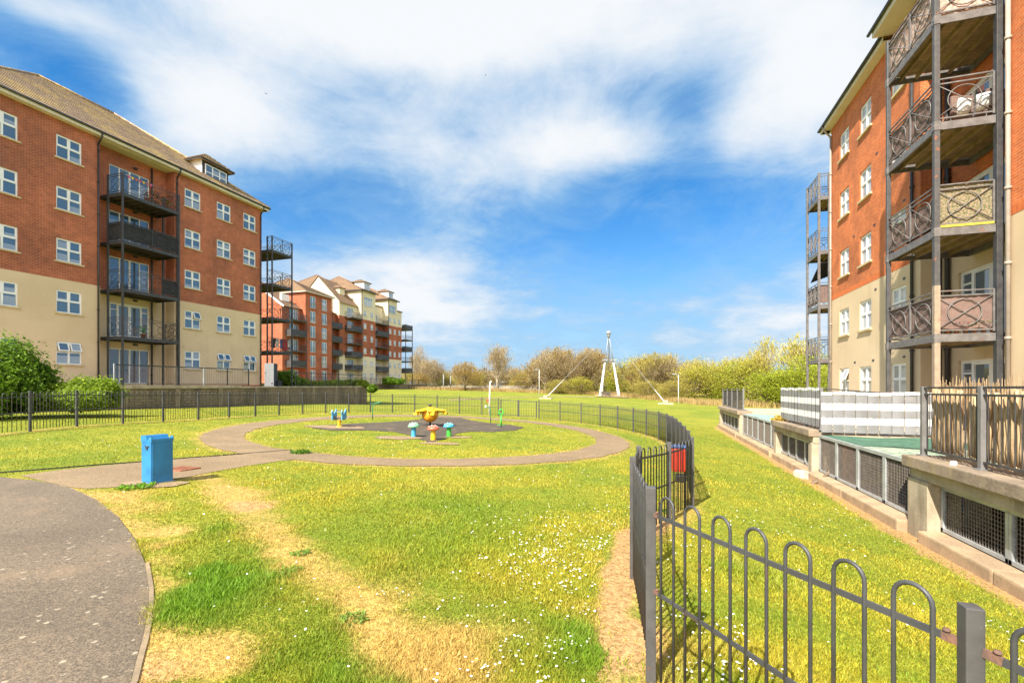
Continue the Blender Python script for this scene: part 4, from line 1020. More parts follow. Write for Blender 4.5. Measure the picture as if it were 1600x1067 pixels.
def rail_x(m, a, b, n=2, h=1.08, r=.013, ell=True, flat=False, top=.12, low=.09):
    """balustrade with crossed bars and rings between a and b (deck level points)"""
    a = Vector(a); b = Vector(b); Z = Vector((0, 0, 1)); t = (b-a)
    m.obox(a+Z*h, b+Z*h, .035, .03); m.obox(a+Z*(h-top), b+Z*(h-top), .028, .032); m.obox(a+Z*low, b+Z*low, .028, .035)
    for i in range(n+1):
        c = a+t*(i/n); m.obox(c+Z*(low-.05), c+Z*h, .038, .038)
    for i in range(n):
        p = a+t*(i/n); q = a+t*((i+1)/n); z0, z1 = low+.02, h-top-.01
        m.tube([p+Z*z0, q+Z*z1], r, 5); m.tube([p+Z*z1, q+Z*z0], r, 5)
        if ell: m.ring((p+q)/2+Z*((z0+z1)/2), (q-p)*.30, Z*(z1-z0)*.40, r*1.1, 22, 5)
def rail_bars(m, a, b, h=1.08, pitch=.11, r=.008, low=.09, top=.12):
    a = Vector(a); b = Vector(b); Z = Vector((0, 0, 1)); L = (b-a).length
    m.obox(a+Z*h, b+Z*h, .035, .03); m.obox(a+Z*(h-top), b+Z*(h-top), .025, .03); m.obox(a+Z*low, b+Z*low, .025, .03)
    n = max(2, int(L/pitch))
    for i in range(n+1):
        c = a.lerp(b, i/n); m.tube([c+Z*low, c+Z*(h-top)], r, 4, cap=False)
def deck(m, x0, x1, y0, y1, z, beam=.18, along='y', gap=.010, mi_b=1):
    """balcony floor: gapped boards on joists inside a steel channel frame; top of boards at z"""
    if x0 > x1: x0, x1 = x1, x0
    w = .12
    if along == 'y':
        k = int((x1-x0-.1)/(w+gap))
        for i in range(k): m.box((x0+.05+i*(w+gap), y0+.02, z-.03), (x0+.05+i*(w+gap)+w, y1-.02, z), 0)
        y = y0+.35
        while y < y1-.2: m.box((x0+.06, y-.025, z-.15), (x1-.06, y+.025, z-.031), 0); y += .42
    else:
        k = int((y1-y0-.1)/(w+gap))
        for i in range(k): m.box((x0+.02, y0+.05+i*(w+gap), z-.03), (x1-.02, y0+.05+i*(w+gap)+w, z), 0)
        x = x0+.3
        while x < x1-.15: m.box((x-.025, y0+.06, z-.15), (x+.025, y1-.06, z-.031), 0); x += .40
    for lo, hi in (((x0, y0, z-beam), (x0+.05, y1, z-.004)), ((x1-.05, y0, z-beam), (x1, y1, z-.004)), ((x0+.05, y0, z-beam), (x1-.05, y0+.05, z-.006)), ((x0+.05, y1-.05, z-beam), (x1-.05, y1, z-.006))): m.box(lo, hi, mi_b)
# ================================================================== left block: brick over cream render, balcony bay, corner balconies
X0 = -30.0; XB = -43.0; LY0, LY1 = 11.7, 28.85; ZB = 1.62; ZE = 15.95
ZF = [1.78+2.73*i for i in range(5)]; ZS = 7.32
L = thing('apartment_block', 'long red brick apartment block over cream render with a hipped roof, left of the lawn', 'building', (X0, LY0, ZB))
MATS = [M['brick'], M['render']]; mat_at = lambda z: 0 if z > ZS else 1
RY0, RY1, RD = 17.7, 21.9, .75
wcols = [(13.65, 0), (16.28, 0), (23.15, 1), (25.5, 1), (27.72, 1)]; WW, WH = 1.12, 1.2
m = MB()
front = lambda u, d, z: (X0-d, u, z)
op = lambda lst: [(y-WW/2, y+WW/2, zf+1.05, zf+1.05+WH) for y in lst for zf in ZF]
wall_grid(m, front, LY0, RY0, ZB-.5, ZE, op([13.65, 16.28]), mat_at, (ZS,))
wall_grid(m, front, RY1, LY1, ZB-.5, ZE, op([23.15, 25.5, 27.72]), mat_at, (ZS,))
DY, DW, DH = 19.75, 2.25, 2.12
rec = lambda u, d, z: (X0-RD-d, u, z)
wall_grid(m, rec, RY0, RY1, ZB-.5, ZE, [(DY-DW/2, DY+DW/2, zf+.02, zf+.02+DH) for zf in ZF], mat_at, (ZS,), .12)
for z0, z1, k in ((ZB-.5, ZS, 1), (ZS, ZE, 0)):
    m.quad((X0, RY0, z0), (X0-RD, RY0, z0), (X0-RD, RY0, z1), (X0, RY0, z1), k); m.quad((X0-RD, RY1, z0), (X0, RY1, z0), (X0, RY1, z1), (X0-RD, RY1, z1), k)
    m.quad((XB, LY0, z0), (X0, LY0, z0), (X0, LY0, z1), (XB, LY0, z1), k); m.quad((X0, LY1, z0), (XB, LY1, z0), (XB, LY1, z1), (X0, LY1, z1), k); m.quad((XB, LY1, z0), (XB, LY0, z0), (XB, LY0, z1), (XB, LY1, z1), k)
part('wall', m, MATS, L)
OPEN = {(16.28, 0): 'case_open', (25.5, 0): 'case_open', (27.72, 0): 'case_open', (23.15, 1): 'case_half'}
for y, _ in wcols:
    for i, zf in enumerate(ZF): window(L, (X0, y, zf+1.05), R(90), WW, WH, OPEN.get((y, i), 'case'))
for i, zf in enumerate(ZF):
    window(L, (X0-RD-.02, DY, zf+.02), R(90), DW, DH, 'door' if i == 1 else 'slider', False, 'glass' if i > 1 else 'glass_door', name='patio_door')
# plinth, brick band, soffit, gutter, pipes
for ya, yb in ((LY0-.02, RY0-.02), (RY1+.02, LY1+.02)): m = MB(); m.box((X0+.002, ya, ZB-.5), (X0+.03, yb, ZB+.12)); part('plinth', m, M['brick'], L)
m = MB(); e = .40
m.box((X0+.004, LY0-e, ZE-.24), (X0+e-.06, LY1+e-.06, ZE-.20)); m.box((X0+e-.06, LY0-e, ZE-.24), (X0+e-.03, LY1+e-.03, ZE-.02)); m.box((X0-RD, RY0+.003, ZE-.26), (X0+.002, RY1-.003, ZE-.22)); m.box((XB, LY1+.004, ZE-.24), (X0+e-.06, LY1+e-.03, ZE-.20)); m.box((XB, LY1+e-.03, ZE-.24), (X0+e-.03, LY1+e, ZE-.02))
part('fascia', m, M['cream_board'], L)
m = MB(); m.tube([(X0+e+.03, LY0-e, ZE-.04), (X0+e+.03, LY1+e+.06, ZE-.04)], .062, 8); m.tube([(X0+e+.03, LY1+e+.03, ZE-.04), (XB, LY1+e+.03, ZE-.04)], .062, 8); part('gutter', m, M['black_pipe'], L)
for y in (17.58, 22.02, 28.7):
    m = MB(); m.tube([(X0+e+.03, y, ZE-.06), (X0+e-.05, y, ZE-.32), (X0+.08, y, ZE-.62)], .045, 8); pipe_run(m, X0+.08, y, ZB+.1, ZE-.6, 1); part('downpipe', m, M['black_pipe'], L)
m = MB(); pipe_run(m, X0-RD+.09, 20.95, ZB+.1, ZE-.4, 1, .05); part('downpipe', m, M['black_pipe'], L)
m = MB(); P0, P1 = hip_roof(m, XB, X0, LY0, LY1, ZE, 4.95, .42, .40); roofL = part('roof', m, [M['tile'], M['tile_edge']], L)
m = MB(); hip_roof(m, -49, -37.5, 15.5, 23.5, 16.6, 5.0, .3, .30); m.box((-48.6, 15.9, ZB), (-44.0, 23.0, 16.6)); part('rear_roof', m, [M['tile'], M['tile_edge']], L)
# vents and lamps on the facade
for y, z in ((18.0, ZF[2]-.45), (18.0, ZF[1]-.5), (22.5, ZF[1]-.3), (14.6, ZF[0]+2.1), (15.2, ZF[0]+2.1)):
    xq = X0 if y > 18.1 or y < 17.7 else X0-RD; m = MB(); m.box((xq, y-.1, z), (xq+.015, y+.1, z+.12)); part('air_brick', m, M['stone_sill'], L)
for i in range(5):
    m = MB(); m.lathe([(.0, -.06), (.10, -.05), (.13, 0), (.11, .05), (.0, .06)], (X0-RD+.06, DY+.25, ZF[i]+2.42), 12); part('wall_lamp', m, M['darkgrey'], L)
# dormer
dx_, dy0, dy1 = -31.0, 24.6, 26.7; dz0, dz1 = 16.15, 17.95
m = MB(); m.quad((dx_, dy0, dz0), (dx_, dy1, dz0), (dx_, dy1, dz1), (dx_, dy0, dz1), 0)
for y in (dy0, dy1):
    m.add([(dx_, y, dz0-.2), (dx_-3.2, y, dz1), (dx_, y, dz1)], [(0, 1, 2)], 1)
m.box((dx_-.02, dy0-.03, dz0-.25), (dx_+.05, dy1+.03, dz0+.02), 0)
dm = part('dormer', m, [M['darkgrey'], M['whitepaint']], L)
window(L, (dx_+.13, (dy0+dy1)/2, dz0+.30), R(90), 1.72, 1.28, 'strip', False)
m = MB(); xa, xb, ya, yb = dx_-3.6, dx_+.32, dy0-.32, dy1+.32; zz = dz1; ym = (ya+yb)/2; rp = (xb-1.25, ym, zz+1.0); rq = (xa, ym, zz+1.0)
tile_face(m, (xb, ya, zz), (xb, yb, zz), rp, rp, .26); tile_face(m, (xa, ya, zz), (xb, ya, zz), rp, rq, .26); tile_face(m, (xb, yb, zz), (xa, yb, zz), rq, rp, .26)
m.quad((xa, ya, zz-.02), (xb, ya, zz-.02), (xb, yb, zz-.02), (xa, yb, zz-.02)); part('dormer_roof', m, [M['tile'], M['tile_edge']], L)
m = MB(); m.box((xa, ya, zz-.09), (xb, ya+.03, zz-.03)); m.box((xa, yb-.03, zz-.09), (xb, yb, zz-.03)); m.box((xb-.03, ya+.03, zz-.09), (xb, yb-.03, zz-.03)); part('dormer_fascia', m, M['black_pipe'], L)
# balconies of the bay
BX = X0+1.18; BY0, BY1 = 18.1, 21.35
for i in range(1, 5):
    z = ZF[i]; m = MB(); deck(m, X0-RD+.05, BX, BY0, BY1, z, .2, 'y')
    bo = part('balcony', m, [M['deck_dark'], M['iron']], L)
    m = MB(); rail_x(m, (X0-.02, BY0+.02, z), (BX-.02, BY0+.02, z), 1); rail_x(m, (BX-.02, BY0+.02, z), (BX-.02, BY1-.02, z), 2); rail_x(m, (BX-.02, BY1-.02, z), (X0-.02, BY1-.02, z), 1)
    part('railing', m, M['iron'], bo)
    if i == 3:
        m = MB(); m.box((X0, BY0+.045, z+.06), (BX-.05, BY0+.052, z+1.05)); m.box((BX-.055, BY0+.05, z+.06), (BX-.048, BY1-.05, z+1.05)); part('screen', m, M['black_mesh'], bo)
    if i == 2:
        m = MB(); m.box((BX-.055, BY0+2.2, z+.08), (BX-.048, BY1-.05, z+.95)); part('screen', m, M['black_mesh'], bo)
for (x, y) in ((BX-.02, BY0+.02), (X0-.03, BY0+.02), (BX-.02, BY1-.02), (X0-.20, BY1-.02)):
    m = MB(); m.bbox((x-.045, y-.045, ZB), (x+.045, y+.045, ZF[4]+1.12), .006); part('post', m, M['iron'], L)
# corner balconies on the far end wall
EX0, EX1, EY0, EY1 = -33.0, X0+.55, LY1+.5, LY1+2.65
for i in range(1, 5):
    z = ZF[i]; m = MB(); deck(m, EX0, EX1, EY0, EY1, z, .2, 'x'); bo = part('balcony', m, [M['deck_dark'], M['iron']], L)
    m = MB(); rail_x(m, (X0+.03, EY0+.02, z), (EX1-.02, EY0+.02, z), 1, ell=False); rail_x(m, (EX1-.02, EY0+.02, z), (EX1-.02, EY1-.02, z), 2); rail_x(m, (EX1-.02, EY1-.02, z), (EX0, EY1-.02, z), 3); part('railing', m, M['iron'], bo)
for (x, y) in ((EX1-.02, EY0+.02), (EX1-.02, EY1-.02), (EX0+.05, EY1-.02), (X0+.04, EY0+.02)):
    m = MB(); m.bbox((x-.045, y-.045, ZB), (x+.045, y+.045, ZF[4]+1.1), .006); part('post', m, M['iron'], L)
# things on the balconies ------------------------------------------------
def pot_plant(x, y, z, s, label, leaf=(.07, .16, .03), flower=None, seed=1):
    t = thing('potted_plant', label, 'plant', (x, y, z))
    local(lambda m: m.lathe([(.07*s, 0), (.10*s, .17*s), (.115*s, .17*s), (.115*s, .20*s), (.09*s, .20*s), (0, .18*s)], (0, 0, 0), 12), 'pot', M['terracotta'], t)
    r_ = random.Random(seed); vs = []; fs = []; cl = []
    for k in range(70):
        a = r_.random()*6.28; e = r_.random()*1.4; d_ = (.05+.20*r_.random())*s; c = Vector((math.cos(a)*math.cos(e)*d_, math.sin(a)*math.cos(e)*d_, .24*s+math.sin(e)*d_*1.5)); i = len(vs)
        u = Vector((r_.uniform(-1, 1), r_.uniform(-1, 1), r_.uniform(-.3, 1))).normalized()*.05*s; w_ = u.cross(Vector((r_.random(), r_.random(), r_.random()))).normalized()*.022*s
        vs += [c-u, c+w_, c+u, c-w_]; fs.append((i, i+1, i+2, i+3)); cq = flower if flower and r_.random() < .25 else leaf; v = .6+.8*r_.random(); cl += [(cq[0]*v, cq[1]*v, cq[2]*v, 1)]*4
    me = MB().add(vs, fs).mesh('foliage', M['leaf']); A = me.color_attributes.new('col', 'FLOAT_COLOR', 'POINT'); A.data.foreach_set('color', np.array(cl, np.float32).ravel()); link('foliage', me, t)
    local(lambda m: m.tube([(0, 0, .18*s), (0, 0, .34*s)], .012*s, 5), 'stem', M['bark'], t)
    return t
pot_plant(BX-.25, 20.15, ZF[4], 1.5, 'dark leafy potted plant on the top balcony of the left block, nearest the middle post', (.03, .07, .04), None, 3)
pot_plant(BX-.25, 20.75, ZF[4], 1.3, 'yellow flowering potted plant at the right end of the top left balcony', (.10, .12, .02), (.6, .45, .05), 4)
pot_plant(BX-.30, 19.6, ZF[4], 1.3, 'terracotta pot with orange flowers on the top balcony of the left block', (.12, .08, .03), (.6, .2, .05), 5)
pot_plant(BX-.45, 19.5, ZF[1], 1.4, 'bright green potted plant on the lowest balcony of the left block', (.05, .30, .03), None, 6)
t = thing('bunting', 'string of small pink and yellow flags along the top left balcony rail', 'bunting', (BX-.04, 18.3, ZF[4]+1.0))
for k in range(7):
    y = .12+k*.2; col_ = [M['pink'], M['redcap'], M['yellow']][(k*2) % 3]
    local(lambda m: m.add([(.05, y-.08, .03), (.05, y+.08, .03), (.06, y, -.13), (.062, y-.08, .03), (.062, y+.08, .03), (.072, y, -.13)], [(0, 1, 2), (5, 4, 3), (0, 3, 4, 1), (1, 4, 5, 2), (2, 5, 3, 0)]), 'flag', col_, t)
local(lambda m: m.tube([(.055, -.05, .04), (.055, .7, .02), (.055, 1.5, .05)], .006, 4), 'string', M['white'], t)
for k, (nm, mt, w_, h_) in enumerate([('dark towel', 'cloth_dark', .5, .8), ('pale blue shirt', 'cloth_light', .35, .7), ('navy trousers', 'cloth_blue', .3, .8), ('dark red blanket', 'cloth_red', .6, .95), ('pale shirt', 'cloth_light', .35, .6)]):
    xq, yq = (EX1-.07, EY0+.25+k*.42)
    t = thing('hanging_cloth', ['black towel hung on the lowest corner balcony rail, nearest the wall', 'light shirt hung beside the black towel on the lowest corner balcony', 'navy trousers hung in the middle of the lowest corner balcony rail', 'dark red blanket hung over the lowest corner balcony rail', 'light shirt hung beside the dark red blanket on the corner balcony'][k], 'laundry', (xq, yq, ZF[1]+1.0))
    def cl_(m, w_=w_, h_=h_):
        vs = []; fs = []; n = 6
        for i in range(n+1):
            for j in range(5):
                for b_ in (0, .02): vs.append((-.03+.03*math.sin(i*1.9)*j/4-b_, -w_/2+w_*i/n*(1-.05*j), .03-h_*j/4))
        ix = lambda i, j, b_: (i*5+j)*2+b_
        for i in range(n):
            for j in range(4): fs += [(ix(i, j, 0), ix(i, j+1, 0), ix(i+1, j+1, 0), ix(i+1, j, 0)), (ix(i, j, 1), ix(i+1, j, 1), ix(i+1, j+1, 1), ix(i, j+1, 1))]
        m.add(vs, fs, 0, True)
    local(cl_, 'cloth', M[mt], t)
# ------------------------------------------------------------------ terrace in front, retaining wall, its railings
WX = -26.3; WYE = 37.6
m = MB(); m.box((-110, -30, -1.5), (WX-.22, WYE-.22, 1.60)); struct('terrace', m, M['paving'])
rw = thing('retaining_wall', 'long stained block retaining wall with concrete posts below the left block', 'wall', (WX, 20, gz(WX+.2, 20)))
m = MB(); m.box((WX-.2, -30, -1.4), (WX, WYE, 1.52)); m.box((-44, WYE-.2, -1.4), (WX-.2, WYE, 1.52)); part('wall', m, M['block_wall'], rw)
m = MB(); m.bbox((WX-.27, -30, 1.524), (WX+.06, 23.6, 1.70), .012); m.bbox((WX-.25, 23.61, 1.524), (WX+.04, WYE+.04, 1.63), .012); part('coping', m, M['concrete'], rw)
y = 16.6
while y < WYE:
    m = MB(); m.bbox((WX+.002, y-.12, -1.3), (WX+.09, y+.12, 1.50), .01); part('pier', m, M['pier'], rw); y += 2.75
tr = thing('terrace_railing', 'plain upright bar railing on the retaining wall in front of the left block', 'railing', (WX-.1, 18, 1.70))
ys_ = [16.2+1.62*k for k in range(6)]
for k, y in enumerate(ys_):
    m = MB(); m.bbox((WX-.12, y-.028, 1.69), (WX-.065, y+.028, 2.82), .004); part('post', m, M['iron'] if k % 3 else M['greysteel'], tr)
for a, b in zip(ys_[:-1], ys_[1:]):
    m = MB(); rail_bars(m, (WX-.09, a, 1.70), (WX-.09, b, 1.70), 1.08, .12, .008, .09, .03); part('panel', m, M['iron'], tr)
tr2 = thing('terrace_railing', 'thin dark railing farther along the retaining wall by the low hedges', 'railing', (WX-.6, 33, 1.60))
ys_ = [29.0+1.7*k for k in range(6)]
for y in ys_:
    m = MB(); m.box((WX-.53, y-.025, 1.55), (WX-.48, y+.025, 2.75)); part('post', m, M['iron'], tr2)
for a, b in zip(ys_[:-1], ys_[1:]):
    m = MB(); rail_bars(m, (WX-.5, a, 1.60), (WX-.5, b, 1.60), 1.1, .13, .007, .09, .03); part('panel', m, M['iron'], tr2)
# white cabinet with dark side
cx_, cy_ = at(424, 36.5); t = thing('utility_cabinet', 'tall white cabinet with a dark side by the far corner of the left block', 'cabinet', (cx_, cy_, 1.60), R(20))
local(lambda m: m.bbox((-.36, -.35, 0), (.36, .30, 1.85), .02), 'body', M['darkgrey'], t)
local(lambda m: m.bbox((-.36, -.40, .03), (.36, -.352, 1.86), .012), 'door', M['whitepaint'], t)
local(lambda m: (m.bbox((-.30, -.44, 1.05), (-.20, -.402, 1.09), .006), m.bbox((.2, -.42, .2), (.3, -.402, .3), .006)), 'handle', M['darkgrey'], t)
local(lambda m: m.bbox((-.40, -.40, -.12), (.40, .34, -.002), .01), 'plinth', M['concrete'], t)
cx_, cy_ = at(433, 36.9); t = tag(link('meter_box', (lambda m: (m.bbox((-.28, -.2, 0), (.28, .2, .42), .02), m.bbox((-.32, -.24, .421), (.32, .24, .47), .01), m)[-1])(MB()).mesh('meter_box', M['darkgrey']), None, (cx_, cy_, 1.60)), 'small dark box on the wall beside the tall white cabinet', 'box')
# ================================================================== right block, terrace, vent wall, car park
QX = 8.2; QB = 22.0; QY0, QY1 = 2.0, 25.6; QZE = 14.25; QZS = 5.78
QF = [.34+2.68*i for i in range(5)]
Q = thing('apartment_block', 'tall sunlit orange brick and cream apartment block with black balconies at the right', 'building', (QX, QY1, .45))
qmat = lambda z: 0 if z > QZS else 1
C0, C1, CD = 14.1, 17.9, .72
qcols_far = [19.3, 21.9, 24.05]; qcols_near = [4.4, 7.0, 9.6, 12.2]
m = MB(); qf = lambda u, d, z: (QX+d, u, z)
qop = lambda lst: [(y-.52, y+.52, zf+.95, zf+.95+1.18) for y in lst for zf in QF]
wall_grid(m, qf, C1, QY1, .3, QZE, qop(qcols_far), qmat, (QZS,)); wall_grid(m, qf, QY0, C0, .3, QZE, qop(qcols_near), qmat, (QZS,))
QDY, QDW, QDH = 16.08, 2.62, 2.08
qr = lambda u, d, z: (QX+CD+d, u, z)
wall_grid(m, qr, C0, C1, .3, QZE, [(QDY-QDW/2, QDY+QDW/2, zf+.03, zf+.03+QDH) for zf in QF], qmat, (QZS,), .12)
for z0, z1, k in ((.3, QZS, 1), (QZS, QZE, 0)):
    m.quad((QX+CD, C0, z0), (QX, C0, z0), (QX, C0, z1), (QX+CD, C0, z1), k); m.quad((QX, C1, z0), (QX+CD, C1, z0), (QX+CD, C1, z1), (QX, C1, z1), k)
    m.quad((QX, QY0, z0), (QB, QY0, z0), (QB, QY0, z1), (QX, QY0, z1), k); m.quad((QB, QY1, z0), (QX, QY1, z0), (QX, QY1, z1), (QB, QY1, z1), k); m.quad((QB, QY0, z0), (QB, QY1, z0), (QB, QY1, z1), (QB, QY0, z1), k)
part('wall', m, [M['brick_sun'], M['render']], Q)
# soldier course over the render
for ya, yb in ((QY0, C0-.08), (C1+.01, QY1-.08)):
    m = MB(); y = ya
    while y < yb: m.box((QX-.006, y, QZS+.002), (QX+.02, y+.065, QZS+.217)); y += .075
    part('soldier_course', m, M['brick_solid'], Q)
for y in qcols_far+qcols_near:
    for i, zf in enumerate(QF): window(Q, (QX, y, zf+.95), R(-90), 1.04, 1.18, 'case_half' if (i == 0 and y == 24.05) else 'case', glass='glass_pale')
for zf in QF: window(Q, (QX+CD+.02, QDY, zf+.03), R(-90), QDW, QDH, 'door', False, 'glass', name='patio_door')
m = MB(); e = .38
m.box((QX-e+.06, C0+4.6+.9, QZE-.22), (QX-.004, QY1+e-.06, QZE-.18)); m.box((QX-e+.03, 19.6, QZE-.22), (QX-e+.06, QY1+e-.03, QZE-.02)); m.box((QX-e+.06, QY1+.004, QZE-.22), (QB, QY1+e-.03, QZE-.18)); m.box((QX-e+.03, QY1+e-.03, QZE-.22), (QB, QY1+e, QZE-.02))
m.box((QX-.66, QY0, QZE-.02), (QX-.63, 19.6, QZE+.20)); m.box((QX-.63, QY0, QZE-.02), (QX+CD, 19.6, QZE+.02)); m.box((QX-.63, 19.57, QZE+.02), (QX+CD, 19.6, QZE+.2))
part('fascia', m, M['cream_board'], Q)
m = MB(); m.tube([(QX-e-.03, 19.62, QZE-.03), (QX-e-.03, QY1+e+.05, QZE-.03)], .06, 8); m.tube([(QX-e-.03, QY1+e+.04, QZE-.03), (QB, QY1+e+.04, QZE-.03)], .06, 8); m.tube([(QX-.72, QY0, QZE+.20), (QX-.72, 19.75, QZE+.20)], .06, 8); part('gutter', m, M['black_pipe'], Q)
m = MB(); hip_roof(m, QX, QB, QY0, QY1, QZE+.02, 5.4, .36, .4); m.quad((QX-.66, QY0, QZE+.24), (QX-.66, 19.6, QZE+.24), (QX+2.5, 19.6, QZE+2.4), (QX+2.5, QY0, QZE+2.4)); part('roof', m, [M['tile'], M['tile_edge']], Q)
m = MB(); m.tube([(QX-e-.03, QY1-.12, QZE-.06), (QX-e+.06, QY1-.12, QZE-.30), (QX-.07, QY1-.12, QZE-.62)], .042, 8); pipe_run(m, QX-.07, QY1-.12, .4, QZE-.6, -1, .042); part('downpipe', m, M['grey_pipe'], Q)
m = MB(); m.tube([(QX-.6, C0-.12, QZE+.1), (QX-.3, C0-.12, QZE-.3), (QX-.075, C0-.12, QZE-.6)], .05, 8); pipe_run(m, QX-.075, C0-.12, .4, QZE-.6, -1, .05); part('downpipe', m, M['grey_pipe'], Q)
m = MB(); pipe_run(m, QX-.075, C1+.35, .4, QZE-.25, -1, .05); part('downpipe', m, M['black_pipe'], Q)
m = MB(); pipe_run(m, QX+CD-.09, C1-.13, .4, QZE-.25, -1, .065); part('downpipe', m, M['black_pipe'], Q)
for y, z in ((18.9, QF[1]+2.3), (18.9, QF[0]+2.3), (18.9, QF[2]+2.3), (21.0, QF[1]+2.35), (22.9, QF[0]+2.3), (21.2, QF[0]+2.3), (20.9, QF[3]+2.2), (23.0, QF[2]+2.35), (21.1, QF[2]+2.2)):
    m = MB(); m.box((QX-.010, y-.08, z), (QX+.01, y+.08, z+.08)); part('air_brick', m, M['iron'], Q)
# balcony stack -----------------------------------------------------------
AX = QX-1.36; AY0, AY1 = 14.22, 16.75
for i in range(1, 5):
    z = QF[i]-.02; m = MB(); deck(m, AX, QX+CD-.06, AY0, AY1, z, .20, 'x', .012); bo = part('balcony', m, [M['deck'], M['balc_iron']], Q)
    m = MB(); rail_x(m, (AX+.02, AY0+.02, z), (QX-.20, AY0+.02, z), 1, r=.012); rail_x(m, (AX+.02, AY1-.03, z), (AX+.02, AY0+.03, z), 2, r=.012); rail_x(m, (QX-.05, AY1-.02, z), (AX+.02, AY1-.02, z), 1, r=.012); part('railing', m, M['balc_iron'], bo)
    def scr(mat, za, zb, front=True, side=True):
        m = MB()
        if side:
            n = 22; vs = []; fs = []
            for k in range(n+1):
                u = k/n; y = AY0+.04+(AY1-AY0-.1)*u
                for q in range(5):
                    w_ = q/4; bx = AX+.052+.010*math.sin(u*19+q*1.3)+.008*math.sin(u*47); zz = z+za+(zb-za)*w_+(.012*math.sin(u*23) if q in (0, 4) else 0)
                    vs += [(bx, y, zz), (bx+.006, y, zz)]
            ix = lambda k, q, b_: (k*5+q)*2+b_
            for k in range(n):
                for q in range(4): fs += [(ix(k, q, 0), ix(k, q+1, 0), ix(k+1, q+1, 0), ix(k+1, q, 0)), (ix(k, q, 1), ix(k+1, q, 1), ix(k+1, q+1, 1), ix(k, q+1, 1))]
            m.add(vs, fs, 0, True)
        if front:
            n = 14; vs = []; fs = []
            for k in range(n+1):
                u = k/n; x = AX+.10+(QX-.26-AX)*u
                for q in range(5):
                    w_ = q/4; by = AY0+.052+.010*math.sin(u*15+q*1.7)+.007*math.sin(u*41); zz = z+za+(zb-za)*w_+(.012*math.sin(u*20) if q in (0, 4) else 0)
                    vs += [(x, by, zz), (x, by+.006, zz)]
            ix = lambda k, q, b_: (k*5+q)*2+b_
            for k in range(n):
                for q in range(4): fs += [(ix(k, q, 0), ix(k+1, q, 0), ix(k+1, q+1, 0), ix(k, q+1, 0)), (ix(k, q, 1), ix(k, q+1, 1), ix(k+1, q+1, 1), ix(k+1, q, 1))]
            m.add(vs, fs, 0, True)
        return part('screen', m, M[mat], bo)
    if i == 1: scr('brown_fabric', .13, .97)
    if i == 2:
        scr('leaf_screen', .10, 1.10, True, False); m = MB(); m.box((AX+.08, AY0-.012, z+.0), (QX-.2, AY0-.002, z+.065)); part('edging', m, M['yellow_trim'], bo)
        scr('brown_fabric', .10, .80, False, True)
    if i == 3: scr('brown_fabric', .08, .93, False, True)
    if i == 4: scr('rusty_panel', .02, 1.16)
for k, (x, y, w_) in enumerate(((AX+.0, AY0+.0, .115), (AX+.02, AY1-.02, .10), (QX-.10, AY0+.03, .14), (QX-.05, AY1+.02, .09))):
    m = MB(); m.bbox((x-w_/2, y-w_/2, .42), (x+w_/2, y+w_/2, QF[4]+1.15), .008)
    o = part('post', m, M['post_iron'] if k < 2 else M['iron'], Q)
    if k < 2:
        for zf in QF[1:]: m = MB(); m.box((x-w_/2-.012, y-w_/2-.012, zf-.24), (x+w_/2+.012, y+w_/2+.012, zf-.02)); m.tube([(x-w_/2-.02, y-w_/2+.03, zf-.13), (x-w_/2-.005, y-w_/2+.03, zf-.13)], .018, 6); part('bracket', m, M['balc_iron'], o)
        if k == 0:
            m = MB(); m.bbox((x-w_/2-.004, y-w_/2-.004, .43), (x+w_/2+.004, y+w_/2+.004, QF[1]+1.2), .008); part('primed_sleeve', m, M['primer'], o)
        else:
            m = MB(); m.bbox((x-w_/2-.004, y-w_/2-.004, .43), (x+w_/2+.004, y+w_/2+.004, QF[0]+1.15), .008); part('primed_sleeve', m, M['rust'], o)
# far corner balconies
FX0, FX1, FY0, FY1 = QX-.42, QX+2.6, QY1+.35, QY1+2.15
for i in range(1, 5):
    z = QF[i]-.02; m = MB(); deck(m, FX0, FX1, FY0, FY1, z, .20, 'x'); bo = part('balcony', m, [M['deck'], M['balc_iron']], Q)
    m = MB(); rail_bars(m, (FX0+.02, FY0+.02, z), (FX1, FY0+.02, z), 1.08, .12); rail_x(m, (FX0+.02, FY0+.04, z), (FX0+.02, FY1-.02, z), 3); rail_x(m, (FX0+.02, FY1-.02, z), (FX1, FY1-.02, z), 3); part('railing', m, M['balc_iron'], bo)
    if i == 2: m = MB(); m.box((FX0+.05, FY0+.03, z+.08), (FX0+.058, FY1-.05, z+.96)); m.box((FX0+.06, FY0+.045, z+.08), (FX1-.4, FY0+.052, z+.96)); part('screen', m, M['brown_fabric'], bo)
for x, y in ((FX0+.01, FY0+.01), (FX0+.01, FY1-.01), (QX+.03, FY0+.02)):
    m = MB(); m.bbox((x-.05, y-.05, .42), (x+.05, y+.05, QF[4]+1.1), .006); part('post', m, M['balc_iron'], Q)
z = QF[3]-.35; sail = MB(); P_ = [(FX0+.1, FY0+.2, z-.25), (FX0+.1, FY1-.2, z-.95), (FX1-.6, FY1-.3, z-.1), (FX1-.6, FY0+.25, z-.1)]
sail.add(P_+[(a, b, c-.012) for a, b, c in P_], [(0, 1, 2, 3), (7, 6, 5, 4), (0, 4, 5, 1), (1, 5, 6, 2), (2, 6, 7, 3), (3, 7, 4, 0)])
tag(link('shade_sail', sail.mesh('shade_sail', M['cloth_dark'], P_[0]), None, P_[0]), 'dark cloth sail slung slanting under a far corner balcony of the right block', 'shade sail')
